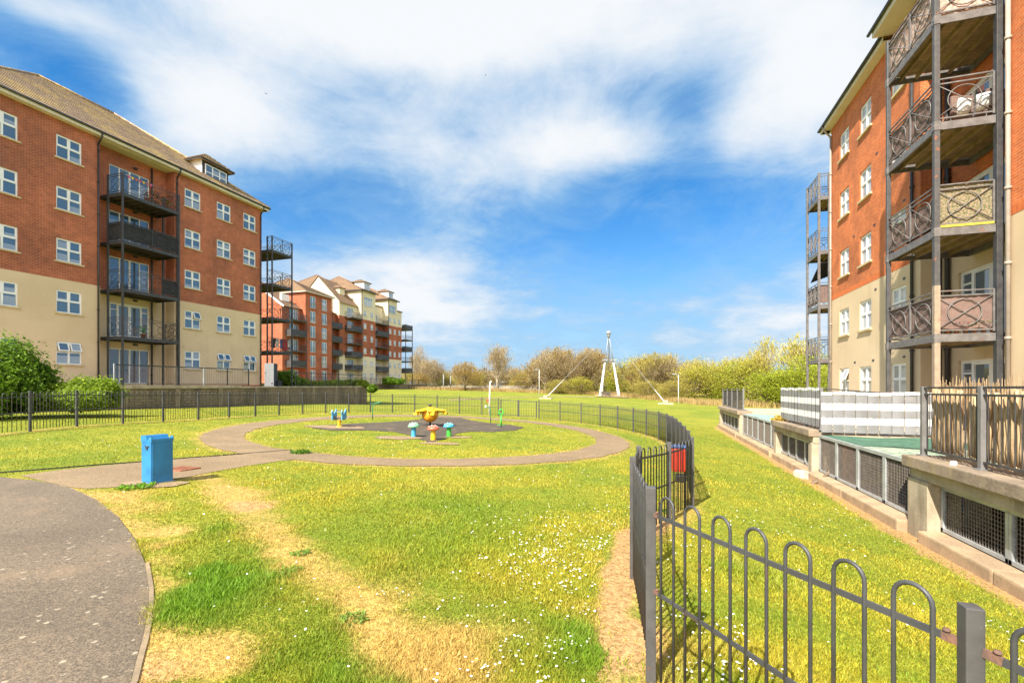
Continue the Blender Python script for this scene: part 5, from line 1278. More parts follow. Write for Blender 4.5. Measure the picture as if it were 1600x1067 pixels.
# furniture on the third balcony, plants on the lowest and second
def chair(x, y, z, rz, label):
    t = thing('balcony_chair', label, 'chair', (x, y, z), rz, None)
    local(lambda m: (m.bbox((-.28, -.28, .30), (.28, .28, .36), .02)), 'seat', M['brown_fabric'], t)
    local(lambda m: (m.bbox((-.28, .24, .36), (.28, .32, .86), .03)), 'backrest', M['brown_fabric'], t)
    for sx in (-1, 1):
        for sy in (-1, 1): local(lambda m: m.tube([(sx*.25, sy*.25, 0), (sx*.25, sy*.25, .31)], .02, 6), 'leg', M['darkgrey'], t)
    return t
chair(QX+.05, 15.0, QF[3], R(200), 'brown chair on the third floor balcony nearest the black post')
def cushion(x, y, z, rz, tilt, label):
    bm = bmesh.new(); bmesh.ops.create_cube(bm, size=1); bmesh.ops.subdivide_edges(bm, edges=bm.edges[:], cuts=5, use_grid_fill=True)
    for v in bm.verts:
        q = v.co; e = max(abs(q.x), abs(q.z))*2; q.y *= .32*(1-.75*e**3); q.x *= .30*(1-.06*(1-e)); q.z *= .40
    m = MB(); m.from_bm(bm, 0, True); bm.free()
    o = link('cushion', m.mesh('cushion', M['cushion']), None, (x, y, z)); o.rotation_euler = (tilt, 0, rz); return tag(o, label, 'cushion')
cushion(QX-.12, 14.72, QF[3]+.58, R(160), R(-12), 'white cushion at the right end of the third floor balcony, leaning upright')
cushion(QX-.52, 14.80, QF[3]+.55, R(205), R(-16), 'white cushion tilted on the brown chair seen through the railing ring')
chair(QX-.60, 15.1, QF[3], R(195), 'brown chair on the third floor balcony nearest the railing corner')
pot_plant(AX+.35, 16.1, QF[2], 1.6, 'yellow flowering potted plant behind the second floor balcony railing', (.10, .14, .03), (.75, .55, .02), 9)
pot_plant(AX+.32, 15.2, QF[2], 1.5, 'dark leafy potted plant in the middle of the second floor balcony', (.06, .09, .04), (.5, .3, .3), 10)
for k in range(6):
    pot_plant(AX+.30+k*.18, AY0+.13, QF[1], .62, ['small green pot plant by the grey corner post', 'small pot of pinkish leaves second along the lowest balcony edge', 'small reddish pot plant third along the lowest balcony edge', 'small green pot plant in the middle of the lowest balcony edge', 'small pot of pale leaves near the right end of the lowest balcony edge', 'small blue green pot plant at the right end of the lowest balcony edge'][k], [(.16, .24, .05), (.30, .15, .12), (.30, .12, .06), (.12, .2, .05), (.25, .26, .12), (.08, .22, .18)][k], None, 20+k)
# ------------------------------------------------------------------ terrace deck with two light wells
shear = lambda y: -.0077*(y-8.9)
TZ = .46; VX = 4.1
def sh(mb):                       # the whole terrace edge falls very gently away from the camera
    mb.v = [(x, y, z+shear(y)) for x, y, z in mb.v]; return mb
WELL = [(8.98, 13.6, 6.6), (17.45, 24.3, 6.6)]
m = MB(); X2 = 60
m.box((VX+.30, -6, TZ-.30), (X2, 8.98, TZ)); m.box((6.6, 8.98, TZ-.30), (X2, 13.6, TZ)); m.box((VX+.30, 13.6, TZ-.30), (X2, 17.45, TZ)); m.box((6.6, 17.45, TZ-.30), (X2, 24.3, TZ)); m.box((VX+.30, 24.3, TZ-.30), (X2, 31.2, TZ))
struct('terrace', sh(m), M['paving'])
m = MB(); m.box((VX+.24, -6, -1.9), (30, 31.3, -1.75)); struct('car_park_floor', m, M['dark_floor'])
m = MB(); m.box((13.5, -6, -1.75), (13.7, 31.3, .05)); m.box((VX+.24, -6.2, -1.75), (13.7, -6, .05)); m.box((VX+.24, 31.2, -1.75), (60, 31.3, TZ-.35)); struct('car_park_wall', m, M['dark_floor'])
m = MB()
for y in (-2, 3.5, 8.8, 13.8, 17.2, 24.5): m.box((7.2, y-.2, -1.75), (7.6, y+.2, .0))
struct('car_park_pillars', m, M['concrete'])
vw = thing('vent_wall', 'long low concrete wall with mesh vents along the right edge of the lawn', 'wall', (VX, 8.9, -.69))
def wz(y): return -.69-.0100*(y-8.9)
# plinth kerb, pillars, lintels and copings
m = MB()
for a, b in ((-6, 8.40), (9.0, 13.66), (13.98, 17.3), (17.66, 24.25), (24.5, 31.0)):
    n = max(1, int((b-a)/1.6))
    for k in range(n):
        y0 = a+(b-a)*k/n; y1 = a+(b-a)*(k+1)/n-.008; bm_ = MB(); bm_.bbox((VX-.30, y0, -.45), (VX+.24, y1, .20), .03); bm_.v = [(x, y, z+wz(y)) for x, y, z in bm_.v]; m.add(bm_.v, bm_.f)
part('kerb_plinth', m, M['kerb'], vw)
PIL = [(8.42, 8.98), (13.68, 13.96), (17.32, 17.64), (24.27, 24.48), (31.0, 31.25)]
for a, b in PIL:
    pm = MB(); pm.bbox((VX-.16, a, -1.9), (VX+.26, b, TZ-.235), .012); part('pillar', sh(pm), M['concrete'], vw)
for a, b in ((-6, 8.99), (13.64, 17.66), (24.26, 31.27)):
    cm = MB(); cm.bbox((VX-.24, a, TZ-.06), (VX+.42, b, TZ+.12), .02); part('coping', sh(cm), M['coping'], vw)
    lm = MB(); aa = a if a < 0 else a+.34; lm.bbox((VX-.13, a+.02, TZ-.232), (VX+.22, b-.02, TZ-.064), .01); part('lintel', sh(lm), M['concrete'], vw)
def meshpan(a, b, open_top):
    """galvanised frame with woven wire between y=a and y=b"""
    m = MB(); z0 = lambda y: wz(y)+.22; z1 = (lambda y: TZ+shear(y)-.02) if open_top else (lambda y: TZ+shear(y)-.26)
    x = VX+.02; f = .05
    m.obox((x, a, z0(a)+f/2), (x, b, z0(b)+f/2), f, f); m.obox((x, a, z1(a)-f/2), (x, b, z1(b)-f/2), f, f*1.3)
    for y in (a+f/2, b-f/2): m.box((x-f/2, y-f/2, z0(y)), (x+f/2, y+f/2, z1(y)-f))
    o = part('mesh_panel', m, M['galv'], vw)
    w = MB(); p = .055; y = a+f
    while y < b-f: w.box((x-.004, y-.0035, z0(y)+f), (x+.004, y+.0035, z1(y)-f)); y += p
    n = int((z1((a+b)/2)-z0((a+b)/2)-2*f)/p)
    for k in range(n+1):
        q0 = z0(a)+f+(z1(a)-z0(a)-2*f)*k/n; q1 = z0(b)+f+(z1(b)-z0(b)-2*f)*k/n; w.obox((x+.007, a+f, q0), (x+.007, b-f, q1), .007, .007)
    part('wire_mesh', w, M['wire'], o)
def bay(a, b, n, open_top):
    for k in range(n): meshpan(a+(b-a)*k/n+.003, a+(b-a)*(k+1)/n-.003, open_top)
bay(-2.0, 5.55, 5, False); bay(5.68, 8.40, 2, False); bay(9.0, 13.66, 4, True); bay(13.98, 17.3, 4, False); bay(17.66, 24.25, 6, True); bay(24.5, 31.0, 6, False)
def net(name, x0, x1, y0, y1, mat, label, sag, zoff):
    nx_, ny_ = 14, 22; vs = []; fs = []
    for b_ in (0, -.012):
        for i in range(nx_+1):
            for j in range(ny_+1):
                u = i/nx_; v = j/ny_; x = x0+(x1-x0)*u; y = y0+(y1-y0)*v
                vs.append((x, y, TZ+shear(y)+zoff-sag*math.sin(math.pi*u)*math.sin(math.pi*v)+.015*math.sin(u*9+v*13)+b_))
    k = (nx_+1)*(ny_+1); ix = lambda i, j: i*(ny_+1)+j
    for i in range(nx_):
        for j in range(ny_): fs += [(ix(i, j), ix(i+1, j), ix(i+1, j+1), ix(i, j+1)), (k+ix(i, j), k+ix(i, j+1), k+ix(i+1, j+1), k+ix(i+1, j))]
    o = (VX+1, y0, TZ); return tag(link(name, MB().add(vs, fs, 0, True).mesh(name, mat, o), None, o), label, 'netting')
net('netting', 4.15, 6.62, 11.3, 13.58, M['netting_green'], 'dark green netting over the near light well below the striped screen', .05, -.02)
net('netting', 4.15, 6.62, 9.0, 11.28, M['netting_pale'], 'pale torn netting over the near light well beside the mesh wall', .04, -.03)
net('netting', 4.15, 6.62, 17.5, 24.2, M['netting_teal'], 'pale turquoise netting over the far light well', .04, -.02)
# terrace railings ---------------------------------------------------------
def rail_thing(label, pts, org_i=0, h=1.1):
    t = thing('terrace_railing', label, 'railing', (pts[0][0], pts[0][1], TZ+shear(pts[0][1])+.12)); zb = lambda p: TZ+shear(p[1])+p[2]
    for p in pts:
        m = MB(); m.bbox((p[0]-.035, p[1]-.035, zb(p)), (p[0]+.035, p[1]+.035, zb(p)+h), .004); m.box((p[0]-.07, p[1]-.07, zb(p)-.002), (p[0]+.07, p[1]+.07, zb(p)+.014)); part('post', m, M['post_grey'], t)
    for p, q in zip(pts[:-1], pts[1:]):
        m = MB(); rail_bars(m, (p[0], p[1], zb(p)), (q[0], q[1], zb(q)), h-.02, .11, .008, .10, .10); part('panel', m, M['iron'], t)
    return t
NEAR = [(VX+.02, 8.9-1.36*k, .12) for k in range(0, 9)]
rail_thing('railing with grey posts on the coping in front of the bundled reed screen', NEAR)
STR1 = [(VX+.05, 17.4, .12), (VX+.05, 16.15, .12), (VX+.05, 14.9, .12), (VX+.05, 13.66, .12)]
rail_thing('railing with grey posts carrying the grey and white striped screen', STR1+[(VX+1.45, 13.66, .0), (VX+2.55, 13.66, .0)])
FARR = [(VX+.05, 31.1, .12), (VX+.05, 29.4, .12), (VX+.05, 27.7, .12), (VX+.05, 26.0, .12), (VX+.05, 24.4, .12)]
rail_thing('dense dark railing on the farthest length of the vent wall', FARR)
rail_thing('faint thin railing at the back of the far light well', [(6.7, 24.3, 0), (6.7, 22.5, 0), (6.7, 20.8, 0), (6.7, 19.1, 0), (6.7, 17.5, 0)])
# striped privacy screen woven of slats
t = thing('privacy_screen', 'grey and white striped slatted screen tied to the terrace railing', 'privacy screen', (VX, 13.66, TZ))
def slat_run(p, q, za, zb, n, side):
    p = Vector((p[0], p[1], 0)); q = Vector((q[0], q[1], 0)); d_ = (q-p).normalized(); nr = Vector((d_.y, -d_.x, 0))*side*.05
    bands = [('grey', .0, .20), ('white', .20, .36), ('grey', .36, .55), ('white', .55, .71), ('grey', .71, .90), ('white', .93, 1.0)]
    H__ = zb-za
    for nm_, f0, f1 in bands:
        m = MB()
        for k in range(n):
            u0 = k/n+.003; u1 = (k+1)/n-.003; a = p.lerp(q, u0)+nr; b = p.lerp(q, u1)+nr; vs = []; S = 5; off = .006 if k % 2 else 0
            if f1 == 1.0:
                dz0 = -.02+.012*math.sin(k*1.1); 
            else: dz0 = 0
            for i in range(S+1):
                w_ = i/S; c = a.lerp(b, w_); bow = .014*math.sin(math.pi*w_); zt = .012*math.sin(math.pi*w_) if nm_ == 'white' and f1 < 1 else 0
                y0 = TZ+shear(c.y)+za+H__*f0+dz0; y1 = TZ+shear(c.y)+za+H__*f1+zt+dz0; c2 = c+nr.normalized()*(bow+off)
                c3 = c+nr.normalized()*(bow+off-.004)
                vs += [(c2.x, c2.y, y0), (c2.x, c2.y, y1), (c3.x, c3.y, y0), (c3.x, c3.y, y1)]
            fs = []
            for i in range(S):
                o_ = i*4; fs += [(o_, o_+4, o_+5, o_+1), (o_+2, o_+3, o_+7, o_+6), (o_+1, o_+5, o_+7, o_+3), (o_, o_+2, o_+6, o_+4)]
            m.add(vs, fs)
        part(nm_+'_band', m, M[nm_+'_screen'], t)
slat_run((VX+.05, 17.4), (VX+.05, 13.62), .20, 1.24, 24, 1)
slat_run((VX+.02, 13.62), (VX+2.55, 13.62), .07, 1.12, 10, 1)
# bundled reed screen behind the near railing
t = thing('reed_screen', 'weathered bundled reed screen behind the near terrace railing', 'screen', (VX+.1, 8.8, TZ+.12))
rr_ = random.Random(5); m1 = MB(); y = 8.86
while y > -2.0:
    r_ = .026+.014*rr_.random(); x = VX+.125+.02*rr_.random(); z0 = TZ+shear(y)+.20+.05*rr_.random(); z1 = TZ+shear(y)+1.07+.14*rr_.random()
    if 8.05 < y < 8.15 or 7.5 < y < 7.6: y -= .09; continue
    pts = [(x+.012*rr_.uniform(-1, 1), y+.012*rr_.uniform(-1, 1), z0+(z1-z0)*k/5) for k in range(6)]
    m1.tube(pts, [r_*.9, r_, r_*.95, r_*.8, r_*.95, r_*.75], 7); y -= r_*2.05
part('bundles', m1, M['reed'], t)
m2 = MB()
for k in range(1500):
    y = 8.86-rr_.random()*10.5; z0 = TZ+shear(y)+.14+.1*rr_.random(); L_ = .9+.25*rr_.random(); x = VX+.17+.06*rr_.random()
    m2.tube([(x, y, z0), (x+.02*rr_.uniform(-1, 1), y+.03*rr_.uniform(-1, 1), z0+L_)], .004, 3, cap=False)
for k in range(160):
    y = 8.8-rr_.random()*10; z0 = TZ+shear(y)+.14; x = VX+.05+.1*rr_.random()
    m2.tube([(x, y, z0+.04), (x-.06*rr_.random(), y+.15*rr_.uniform(-1, 1), z0+.02+.16*rr_.random())], .004, 3, cap=False)
part('loose_reeds', m2, M['reed'], t)
# small things along the wall
def lump(name, px, py, dims, label, cat, mat, seed, z=None, at_=None):
    c = at_ or ghit(px, py); zz = gz(*c) if z is None else z; bm = bmesh.new(); bmesh.ops.create_icosphere(bm, subdivisions=3, radius=1); r_ = random.Random(seed)
    ph = [r_.random()*6 for _ in range(6)]
    for v in bm.verts:
        q = v.co; k = 1+.16*math.sin(q.x*3+ph[0])*math.sin(q.y*4+ph[1])+.10*math.sin(q.z*5+ph[2]+q.x*3); q *= k
        q.x = math.copysign(min(abs(q.x), .72), q.x); q.y = math.copysign(min(abs(q.y), .70), q.y); q.z = math.copysign(min(abs(q.z), .72), q.z)
        v.co = Vector((q.x*dims[0], q.y*dims[1], q.z*dims[2]+dims[2]*.4))
    m = MB(); m.from_bm(bm, 0, False); bm.free(); o = link(name, m.mesh(name, mat), None, (c[0], c[1], zz)); o.rotation_euler = (0, 0, seed); return tag(o, label, cat)
lump('concrete_lump', 1252, 746, (.21, .15, .17), 'loose pale block of broken concrete at the foot of the vent wall', 'rubble', M['stone'], 2)
lump('white_block', 0, 0, (.05, .045, .05), 'small white block on the coping under the reed screen', 'block', M['cushion'], 4, TZ+.13, (VX-.10, 7.9))
lump('litter', 1592, 912, (.10, .07, .04), 'scrap of pale crumpled litter on the soil at the right edge', 'litter', M['cushion'], 7)
c = ghit(1288, 757); z = gz(*c)
m = MB(); m.tube([(c[0]-.30, c[1]-.12, z+.03), (c[0]-.05, c[1]+.06, z+.10), (c[0]+.16, c[1]+.22, z+.26), (c[0]+.22, c[1]+.26, z+.34)], [.035, .04, .035, .02], 8); m.tube([(c[0]-.05, c[1]+.05, z+.10), (c[0]-.22, c[1]+.10, z+.03)], .03, 7)
tag(link('broken_branch', m.mesh('broken_branch', M['bark'], (c[0], c[1], z)), None, (c[0], c[1], z)), 'grey broken branch propped on the kerb of the vent wall', 'branch')
def leaf_clump(name, c, z, r3, n, sz, cols, label, cat, seed=1, stem=True, up=False):
    r_ = np.random.default_rng(seed); u = r_.normal(size=(n, 3)); u /= np.linalg.norm(u, axis=1)[:, None]
    bumps = r_.normal(size=(16, 3)); bumps /= np.linalg.norm(bumps, axis=1)[:, None]
    rad = .68+.42*np.max(u@bumps.T, axis=1)**6; k = r_.random(n)**.30
    sh_ = r_.random(n) < .07; P = u*(rad*np.where(sh_, 1.0+.22*r_.random(n), k))[:, None]*np.array(r3)*(1+.10*np.sin(u[:, :1]*7+seed)*np.cos(u[:, 1:2]*6+seed*2)); P[:, 2] = np.where(P[:, 2] < -r3[2]*.75, -r3[2]*.75, P[:, 2])+r3[2]*.78
    a = r_.normal(size=(n, 3))+u*.9; a[:, 2] += .4; a /= np.linalg.norm(a, axis=1)[:, None]; b = np.cross(a, r_.normal(size=(n, 3))); b /= np.linalg.norm(b, axis=1)[:, None]; t = np.cross(a, b)
    s = sz*(.6+.8*r_.random(n))[:, None]
    VV = np.stack([P-b*s, P+t*s*.55, P+b*s, P-t*s*.55], 1).reshape(-1, 3)
    ci = r_.random(n)*.55+.45*np.clip(vnoise(P[:, 0]*3+P[:, 2], P[:, 1]*3-P[:, 2], 1.0, seed), 0, 1); c0, c1 = np.array(cols[0]), np.array(cols[1]); col = c0*(1-ci)[:, None]+c1*ci[:, None]; col *= (.7+.6*r_.random(n))[:, None]
    t_ = thing(name, label, cat, (c[0], c[1], z))
    link('foliage', fast_mesh('foliage', VV, 4, M['leaf'], np.c_[col, np.ones(n)].repeat(4, 0).astype(np.float32)), t_)
    m = MB(); rs = random.Random(seed)
    for k in range(9):
        q = Vector((rs.uniform(-1, 1)*r3[0]*.7, rs.uniform(-1, 1)*r3[1]*.7, r3[2]*(.8+.6*rs.random()))); m.tube([(q.x*.2, q.y*.2, -.08), q*.5, q], [.035*r3[2], .02*r3[2], .006*r3[2]], 5)
    link('stems', m.mesh('stems', M['bark']), t_)
    return t_
leaf_clump('wall_plant', (VX-.05, 17.3), TZ+shear(17.3)+.02, (.22, .30, .16), 420, .035, ((.50, .30, .02), (.62, .48, .05)), 'orange yellow flowering clump growing on the wall end below the striped screen', 'plant', 3)
# parked cars seen through the mesh
def car(x, y, rz, mat, label):
    t = thing('parked_car', label, 'car', (x, y, -1.75), rz)
    def bodyf(m):
        sec = [(-2.0, .35, .62, .72), (-1.85, .28, .82, .80), (-1.2, .25, .90, .84), (-.9, .25, .92, .85), (.9, .25, .95, .85), (1.5, .26, .92, .84), (1.9, .30, .80, .78), (2.02, .38, .62, .70)]
        vs = []; fs = []
        for yy, z0, z1, w_ in sec: vs += [(-w_, yy, z0+.06), (-w_*1.02, yy, (z0+z1)/2), (-w_*.94, yy, z1), (w_*.94, yy, z1), (w_*1.02, yy, (z0+z1)/2), (w_, yy, z0+.06)]
        for i in range(len(sec)-1):
            for k in range(6): fs.append((i*6+k, i*6+(k+1) % 6, i*6+6+(k+1) % 6, i*6+6+k))
        fs += [tuple(range(5, -1, -1)), tuple(len(sec)*6-6+k for k in range(6))]; m.add(vs, fs, 0, True)
    local(bodyf, 'body', mat, t)
    def cab(m, g0=0.0):
        b_ = [(-1.15, .90, .78), (-.55, 1.36, .62), (.75, 1.40, .62), (1.55, .94, .76)]; vs = []
        for yy, zz, w_ in b_: vs += [(-w_, yy, zz), (w_, yy, zz)]
        return b_
    def roof(m): m.bbox((-.63, -.55, 1.36), (.63, .78, 1.42), .03); [m.obox((sx*.78, -1.15, .9), (sx*.62, -.55, 1.38), .06, .05) for sx in (-1, 1)]; [m.obox((sx*.76, 1.55, .93), (sx*.62, .76, 1.39), .08, .05) for sx in (-1, 1)]; [m.obox((sx*.79, .15, .92), (sx*.63, .12, 1.38), .06, .05) for sx in (-1, 1)]
    local(roof, 'roof', mat, t)
    local(lambda m: m.add([(-.75, -1.12, .9), (.75, -1.12, .9), (.61, -.55, 1.37), (-.61, -.55, 1.37)], [(0, 1, 2, 3)]), 'windscreen', M['glass'], t)
    local(lambda m: m.add([(.74, 1.5, .94), (-.74, 1.5, .94), (-.61, .77, 1.38), (.61, .77, 1.38)], [(0, 1, 2, 3)]), 'rear_window', M['glass'], t)
    for sx in (-1, 1): local(lambda m: m.add([(sx*.775, -1.05, .91), (sx*.77, 1.45, .94), (sx*.615, .74, 1.37), (sx*.615, -.53, 1.37)], [(0, 1, 2, 3)]), 'side_window', M['glass'], t)
    for sx in (-1, 1):
        for yy in (-1.25, 1.25): local(lambda m: m.tube([(sx*.66, yy, .31), (sx*.86, yy, .31)], .31, 18), 'wheel', M['tyre'], t)
    for sx in (-1, 1): local(lambda m: m.bbox((sx*.68-.14, -2.03, .55), (sx*.68+.14, -1.9, .68), .03), 'headlight', M['whitepaint'], t)
    return t
car(6.3, 14.6, R(95), M['carblue'], 'blue car parked behind the mesh of the near light well')
car(6.4, 20.5, R(80), M['carblue'], 'blue car parked behind the mesh of the far light well')
for k, (y, lb_) in enumerate(((13.35, 'red painted pillar behind the mesh of the near light well'), (23.6, 'red painted pillar behind the mesh of the far light well'))):
    m = MB(); m.bbox((VX+.45, y-.12, -1.75), (VX+.65, y+.12, .25), .02); tag(link('red_pillar', m.mesh('red_pillar', M['redcap'], (VX+.55, y, -1.75)), None, (VX+.55, y, -1.75)), lb_, 'pillar')
# ================================================================== far apartment blocks beyond the left block
FXP = -60.5; FZ0 = 1.9
fm = lambda zs: (lambda z: 0 if z > zs[1] else 1) if zs[0] is None else (lambda z: 1 if (z > zs[1] or z < zs[0]) else 0)
m = MB(); m.box((-130, 37.7, -1.5), (-57.2, 108, 1.75)); struct('far_terrace', m, M['paving'])
fw = thing('retaining_wall', 'low grey wall in front of the far cream topped block, beyond the grass rise', 'wall', (-57, 60, .5))
m = MB(); m.box((-57.2, 37.7, -1.2), (-57.0, 108, 1.98)); part('wall', m, M['block_wall'], fw)
m = MB(); m.box((-57.25, 37.7, 1.982), (-56.95, 108, 2.08)); part('coping', m, M['concrete'], fw)
fr_ = thing('terrace_railing', 'thin dark railing along the wall of the far cream topped block', 'railing', (-57.1, 80, 2.08))
y = 66
while y < 107:
    m = MB(); m.box((-57.13, y-.04, 2.05), (-57.05, y+.04, 3.25)); part('post', m, M['iron'], fr_); y += 3.4
m = MB(); [m.box((-57.11, 66, z), (-57.07, 106.4, z+.05)) for z in (2.25, 3.15)]
y = 66
while y < 106: m.box((-57.1, y, 2.25), (-57.08, y+.025, 3.15)); y += .3
part('bars', m, M['iron'], fr_)
def blockwalls(m, x, y0, y1, xb, z0, ze, ops, matf, zsp):
    wall_grid(m, lambda u, d, z: (x-d, u, z), y0, y1, z0, ze, ops, matf, zsp, .10)
    zz = sorted([z0, ze]+[q for q in zsp if z0 < q < ze])
    for a, b in zip(zz[:-1], zz[1:]):
        k = matf((a+b)/2); m.quad((xb, y0, a), (x, y0, a), (x, y0, b), (xb, y0, b), k); m.quad((x, y1, a), (xb, y1, a), (xb, y1, b), (x, y1, b), k)
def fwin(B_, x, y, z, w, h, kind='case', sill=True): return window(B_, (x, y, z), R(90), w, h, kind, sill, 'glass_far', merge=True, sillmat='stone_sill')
def fbalc(B_, x, y0, y1, z, dep, mat='iron', solid=False):
    m = MB(); m.box((x-.3, y0, z-.2), (x+dep, y1, z)); bo = part('balcony', m, M['deck_dark'], B_)
    m = MB(); a, b, c, d_ = (x, y0+.05, z), (x+dep-.05, y0+.05, z), (x+dep-.05, y1-.05, z), (x, y1-.05, z)
    for p, q in ((a, b), (b, c), (c, d_)):
        rail_bars(m, p, q, 1.08, .16, .012)
        if solid: m.obox(Vector(p)+Vector((0, 0, .52)), Vector(q)+Vector((0, 0, .52)), .03, .82)
    part('railing', m, M[mat], bo); return bo
# --- red brick block with hipped roof and juliet windows
BB = thing('apartment_block', 'plain red brick block with a brown hipped roof and juliet windows, in the middle distance', 'building', (FXP, 67.9, FZ0))
fl = [2.35+2.73*i for i in range(6)]; zeB = 18.85
m = MB(); ycol = [69.75, 72.85]
blockwalls(m, FXP, 67.9, 75.0, -75, FZ0, zeB, [(y-.68, y+.68, z, z+2.15) for y in ycol for z in fl], lambda z: 0, ())
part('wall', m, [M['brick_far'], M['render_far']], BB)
for y in ycol:
    for z in fl:
        o = fwin(BB, FXP, y, z, 1.36, 2.15, 'juliet', False); jm = MB(); rail_bars(jm, (-.8, -.10, .0), (.8, -.10, .0), 1.0, .11, .010); link('juliet_railing', jm.mesh('juliet_railing', M['greysteel']), o)
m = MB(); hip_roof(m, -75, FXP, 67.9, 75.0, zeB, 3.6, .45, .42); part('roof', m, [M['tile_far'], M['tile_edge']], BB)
m = MB(); m.box((FXP+.38, 67.5, zeB-.16), (FXP+.48, 75.4, zeB-.02)); m.box((-75, 67.45, zeB-.16), (FXP+.38, 67.5, zeB-.02)); part('fascia', m, M['cream_board'], BB)
m = MB(); pipe_run(m, FXP+.08, 75.05, FZ0, zeB, 1, .06); part('downpipe', m, M['black_pipe'], BB)
# lower wing with its gable and balconies, in front of it
m = MB(); blockwalls(m, -61.6, 63.6, 67.9, -76, FZ0, 15.6, [(65.2, 67.3, z, z+2.1) for z in fl[:5]], lambda z: 0, ())
m.add([(-61.6, 63.6, 15.6), (-76, 63.6, 15.6), (-68.8, 63.6, 20.6)], [(0, 2, 1)], 0); part('wing_wall', m, [M['brick_far'], M['render_far']], BB)
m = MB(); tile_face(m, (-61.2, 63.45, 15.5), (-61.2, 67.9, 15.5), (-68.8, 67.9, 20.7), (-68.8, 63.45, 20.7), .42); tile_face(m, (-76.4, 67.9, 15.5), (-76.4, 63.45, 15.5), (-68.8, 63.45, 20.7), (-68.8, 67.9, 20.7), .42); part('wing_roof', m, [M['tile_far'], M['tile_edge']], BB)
m = MB(); m.obox((-61.15, 63.44, 15.42), (-68.8, 63.44, 20.62), .1, .3); m.obox((-76.4, 63.44, 15.42), (-68.8, 63.44, 20.62), .1, .3); part('bargeboard', m, M['whitepaint'], BB)
m = MB(); m.box((-63.4, 64.9, 16.2), (-63.0, 66.7, 18.0)); part('dormer', m, M['whitepaint'], BB)
for i, z in enumerate(fl[:5]):
    fwin(BB, -61.6, 66.25, z, 2.1, 2.1, 'slider', False)
    if i: fbalc(BB, -61.6, 64.3, 67.8, z, 1.5, 'iron', i in (1, 3))
for (x, y) in ((-60.15, 64.35), (-60.15, 67.75)):
    m = MB(); m.box((x-.06, y-.06, FZ0), (x+.06, y+.06, fl[4]+1.1)); part('post', m, M['iron'], BB)
# recess with dark balconies between the two blocks
m = MB(); blockwalls(m, -62.5, 75.0, 78.6, -75, FZ0, 16.4, [(75.9, 77.7, z, z+2.1) for z in fl[:5]], lambda z: 0, ()); part('link_wall', m, [M['brick_far'], M['render_far']], BB)
m = MB(); m.quad((-62.1, 74.9, 16.35), (-62.1, 78.6, 16.35), (-68, 78.6, 19.4), (-68, 74.9, 19.4)); part('link_roof', m, [M['tile_far'], M['tile_edge']], BB)
for i, z in enumerate(fl[:5]):
    fwin(BB, -62.5, 76.8, z, 1.8, 2.1, 'slider', False)
    if i: fbalc(BB, -62.5, 75.1, 78.5, z, 1.9, 'iron', True)
# --- tall cream topped block
CB = thing('apartment_block', 'largest far block, cream upper storeys over red brick with dormers and a white gable', 'building', (FXP, 92, FZ0))
zc0, zc1 = 8.0, 16.1; cm_ = lambda z: 0 if zc0 < z < zc1 else 1; SP = (zc0, zc1)
gf = [2.3+2.73*i for i in range(7)]
def towers(y0, y1, ze, cols, floors, top_strip, strip_y):
    m = MB(); ops = [(y-.5, y+.5, z+.9, z+2.1) for y in cols for z in floors]
    if top_strip: ops.append((strip_y-1.5, strip_y+1.5, top_strip, top_strip+1.9))
    blockwalls(m, FXP, y0, y1, -76, FZ0, ze, ops, cm_, SP); part('tower_wall', m, [M['brick_far'], M['render_far']], CB)
    for y in cols:
        for z in floors: fwin(CB, FXP, y, z+.9, 1.0, 1.2)
    if top_strip: fwin(CB, FXP, strip_y, top_strip, 3.0, 1.9, 'strip')
    m = MB(); hip_roof(m, -76, FXP, y0, y1, ze, 4.0, .5, .45); part('roof', m, [M['tile_far'], M['tile_edge']], CB)
    m = MB(); m.box((FXP+.42, y0-.5, ze-.18), (FXP+.52, y1+.5, ze-.02)); m.box((-76, y0-.55, ze-.18), (FXP+.52, y0-.5, ze-.02)); part('fascia', m, M['iron'], CB)
    m = MB(); pipe_run(m, FXP+.08, y0+.2, FZ0, ze, 1, .06); part('downpipe', m, M['black_pipe'], CB)
towers(84.4, 89.7, 22.4, [85.8, 88.3], gf[:6], 19.2, 87.0)
towers(94.8, 98.8, 22.3, [95.8, 97.8], gf[:6], 19.1, 96.8)
def dormer(yc, ze, w):
    x = FXP-.8; m = MB(); m.box((x-2.5, yc-w/2, ze+.1), (x, yc+w/2, ze+2.1)); part('dormer', m, M['whitepaint'], CB); fwin(CB, x+.1, yc, ze+.55, w-.3, 1.4, 'strip', False)
    m = MB(); hip_roof(m, x-3.2, x, yc-w/2, yc+w/2, ze+2.1, .8, .3, .4, ); part('dormer_roof', m, [M['tile_far'], M['tile_edge']], CB)
dormer(87.6, 22.5, 2.3); dormer(97.2, 22.3, 2.1)
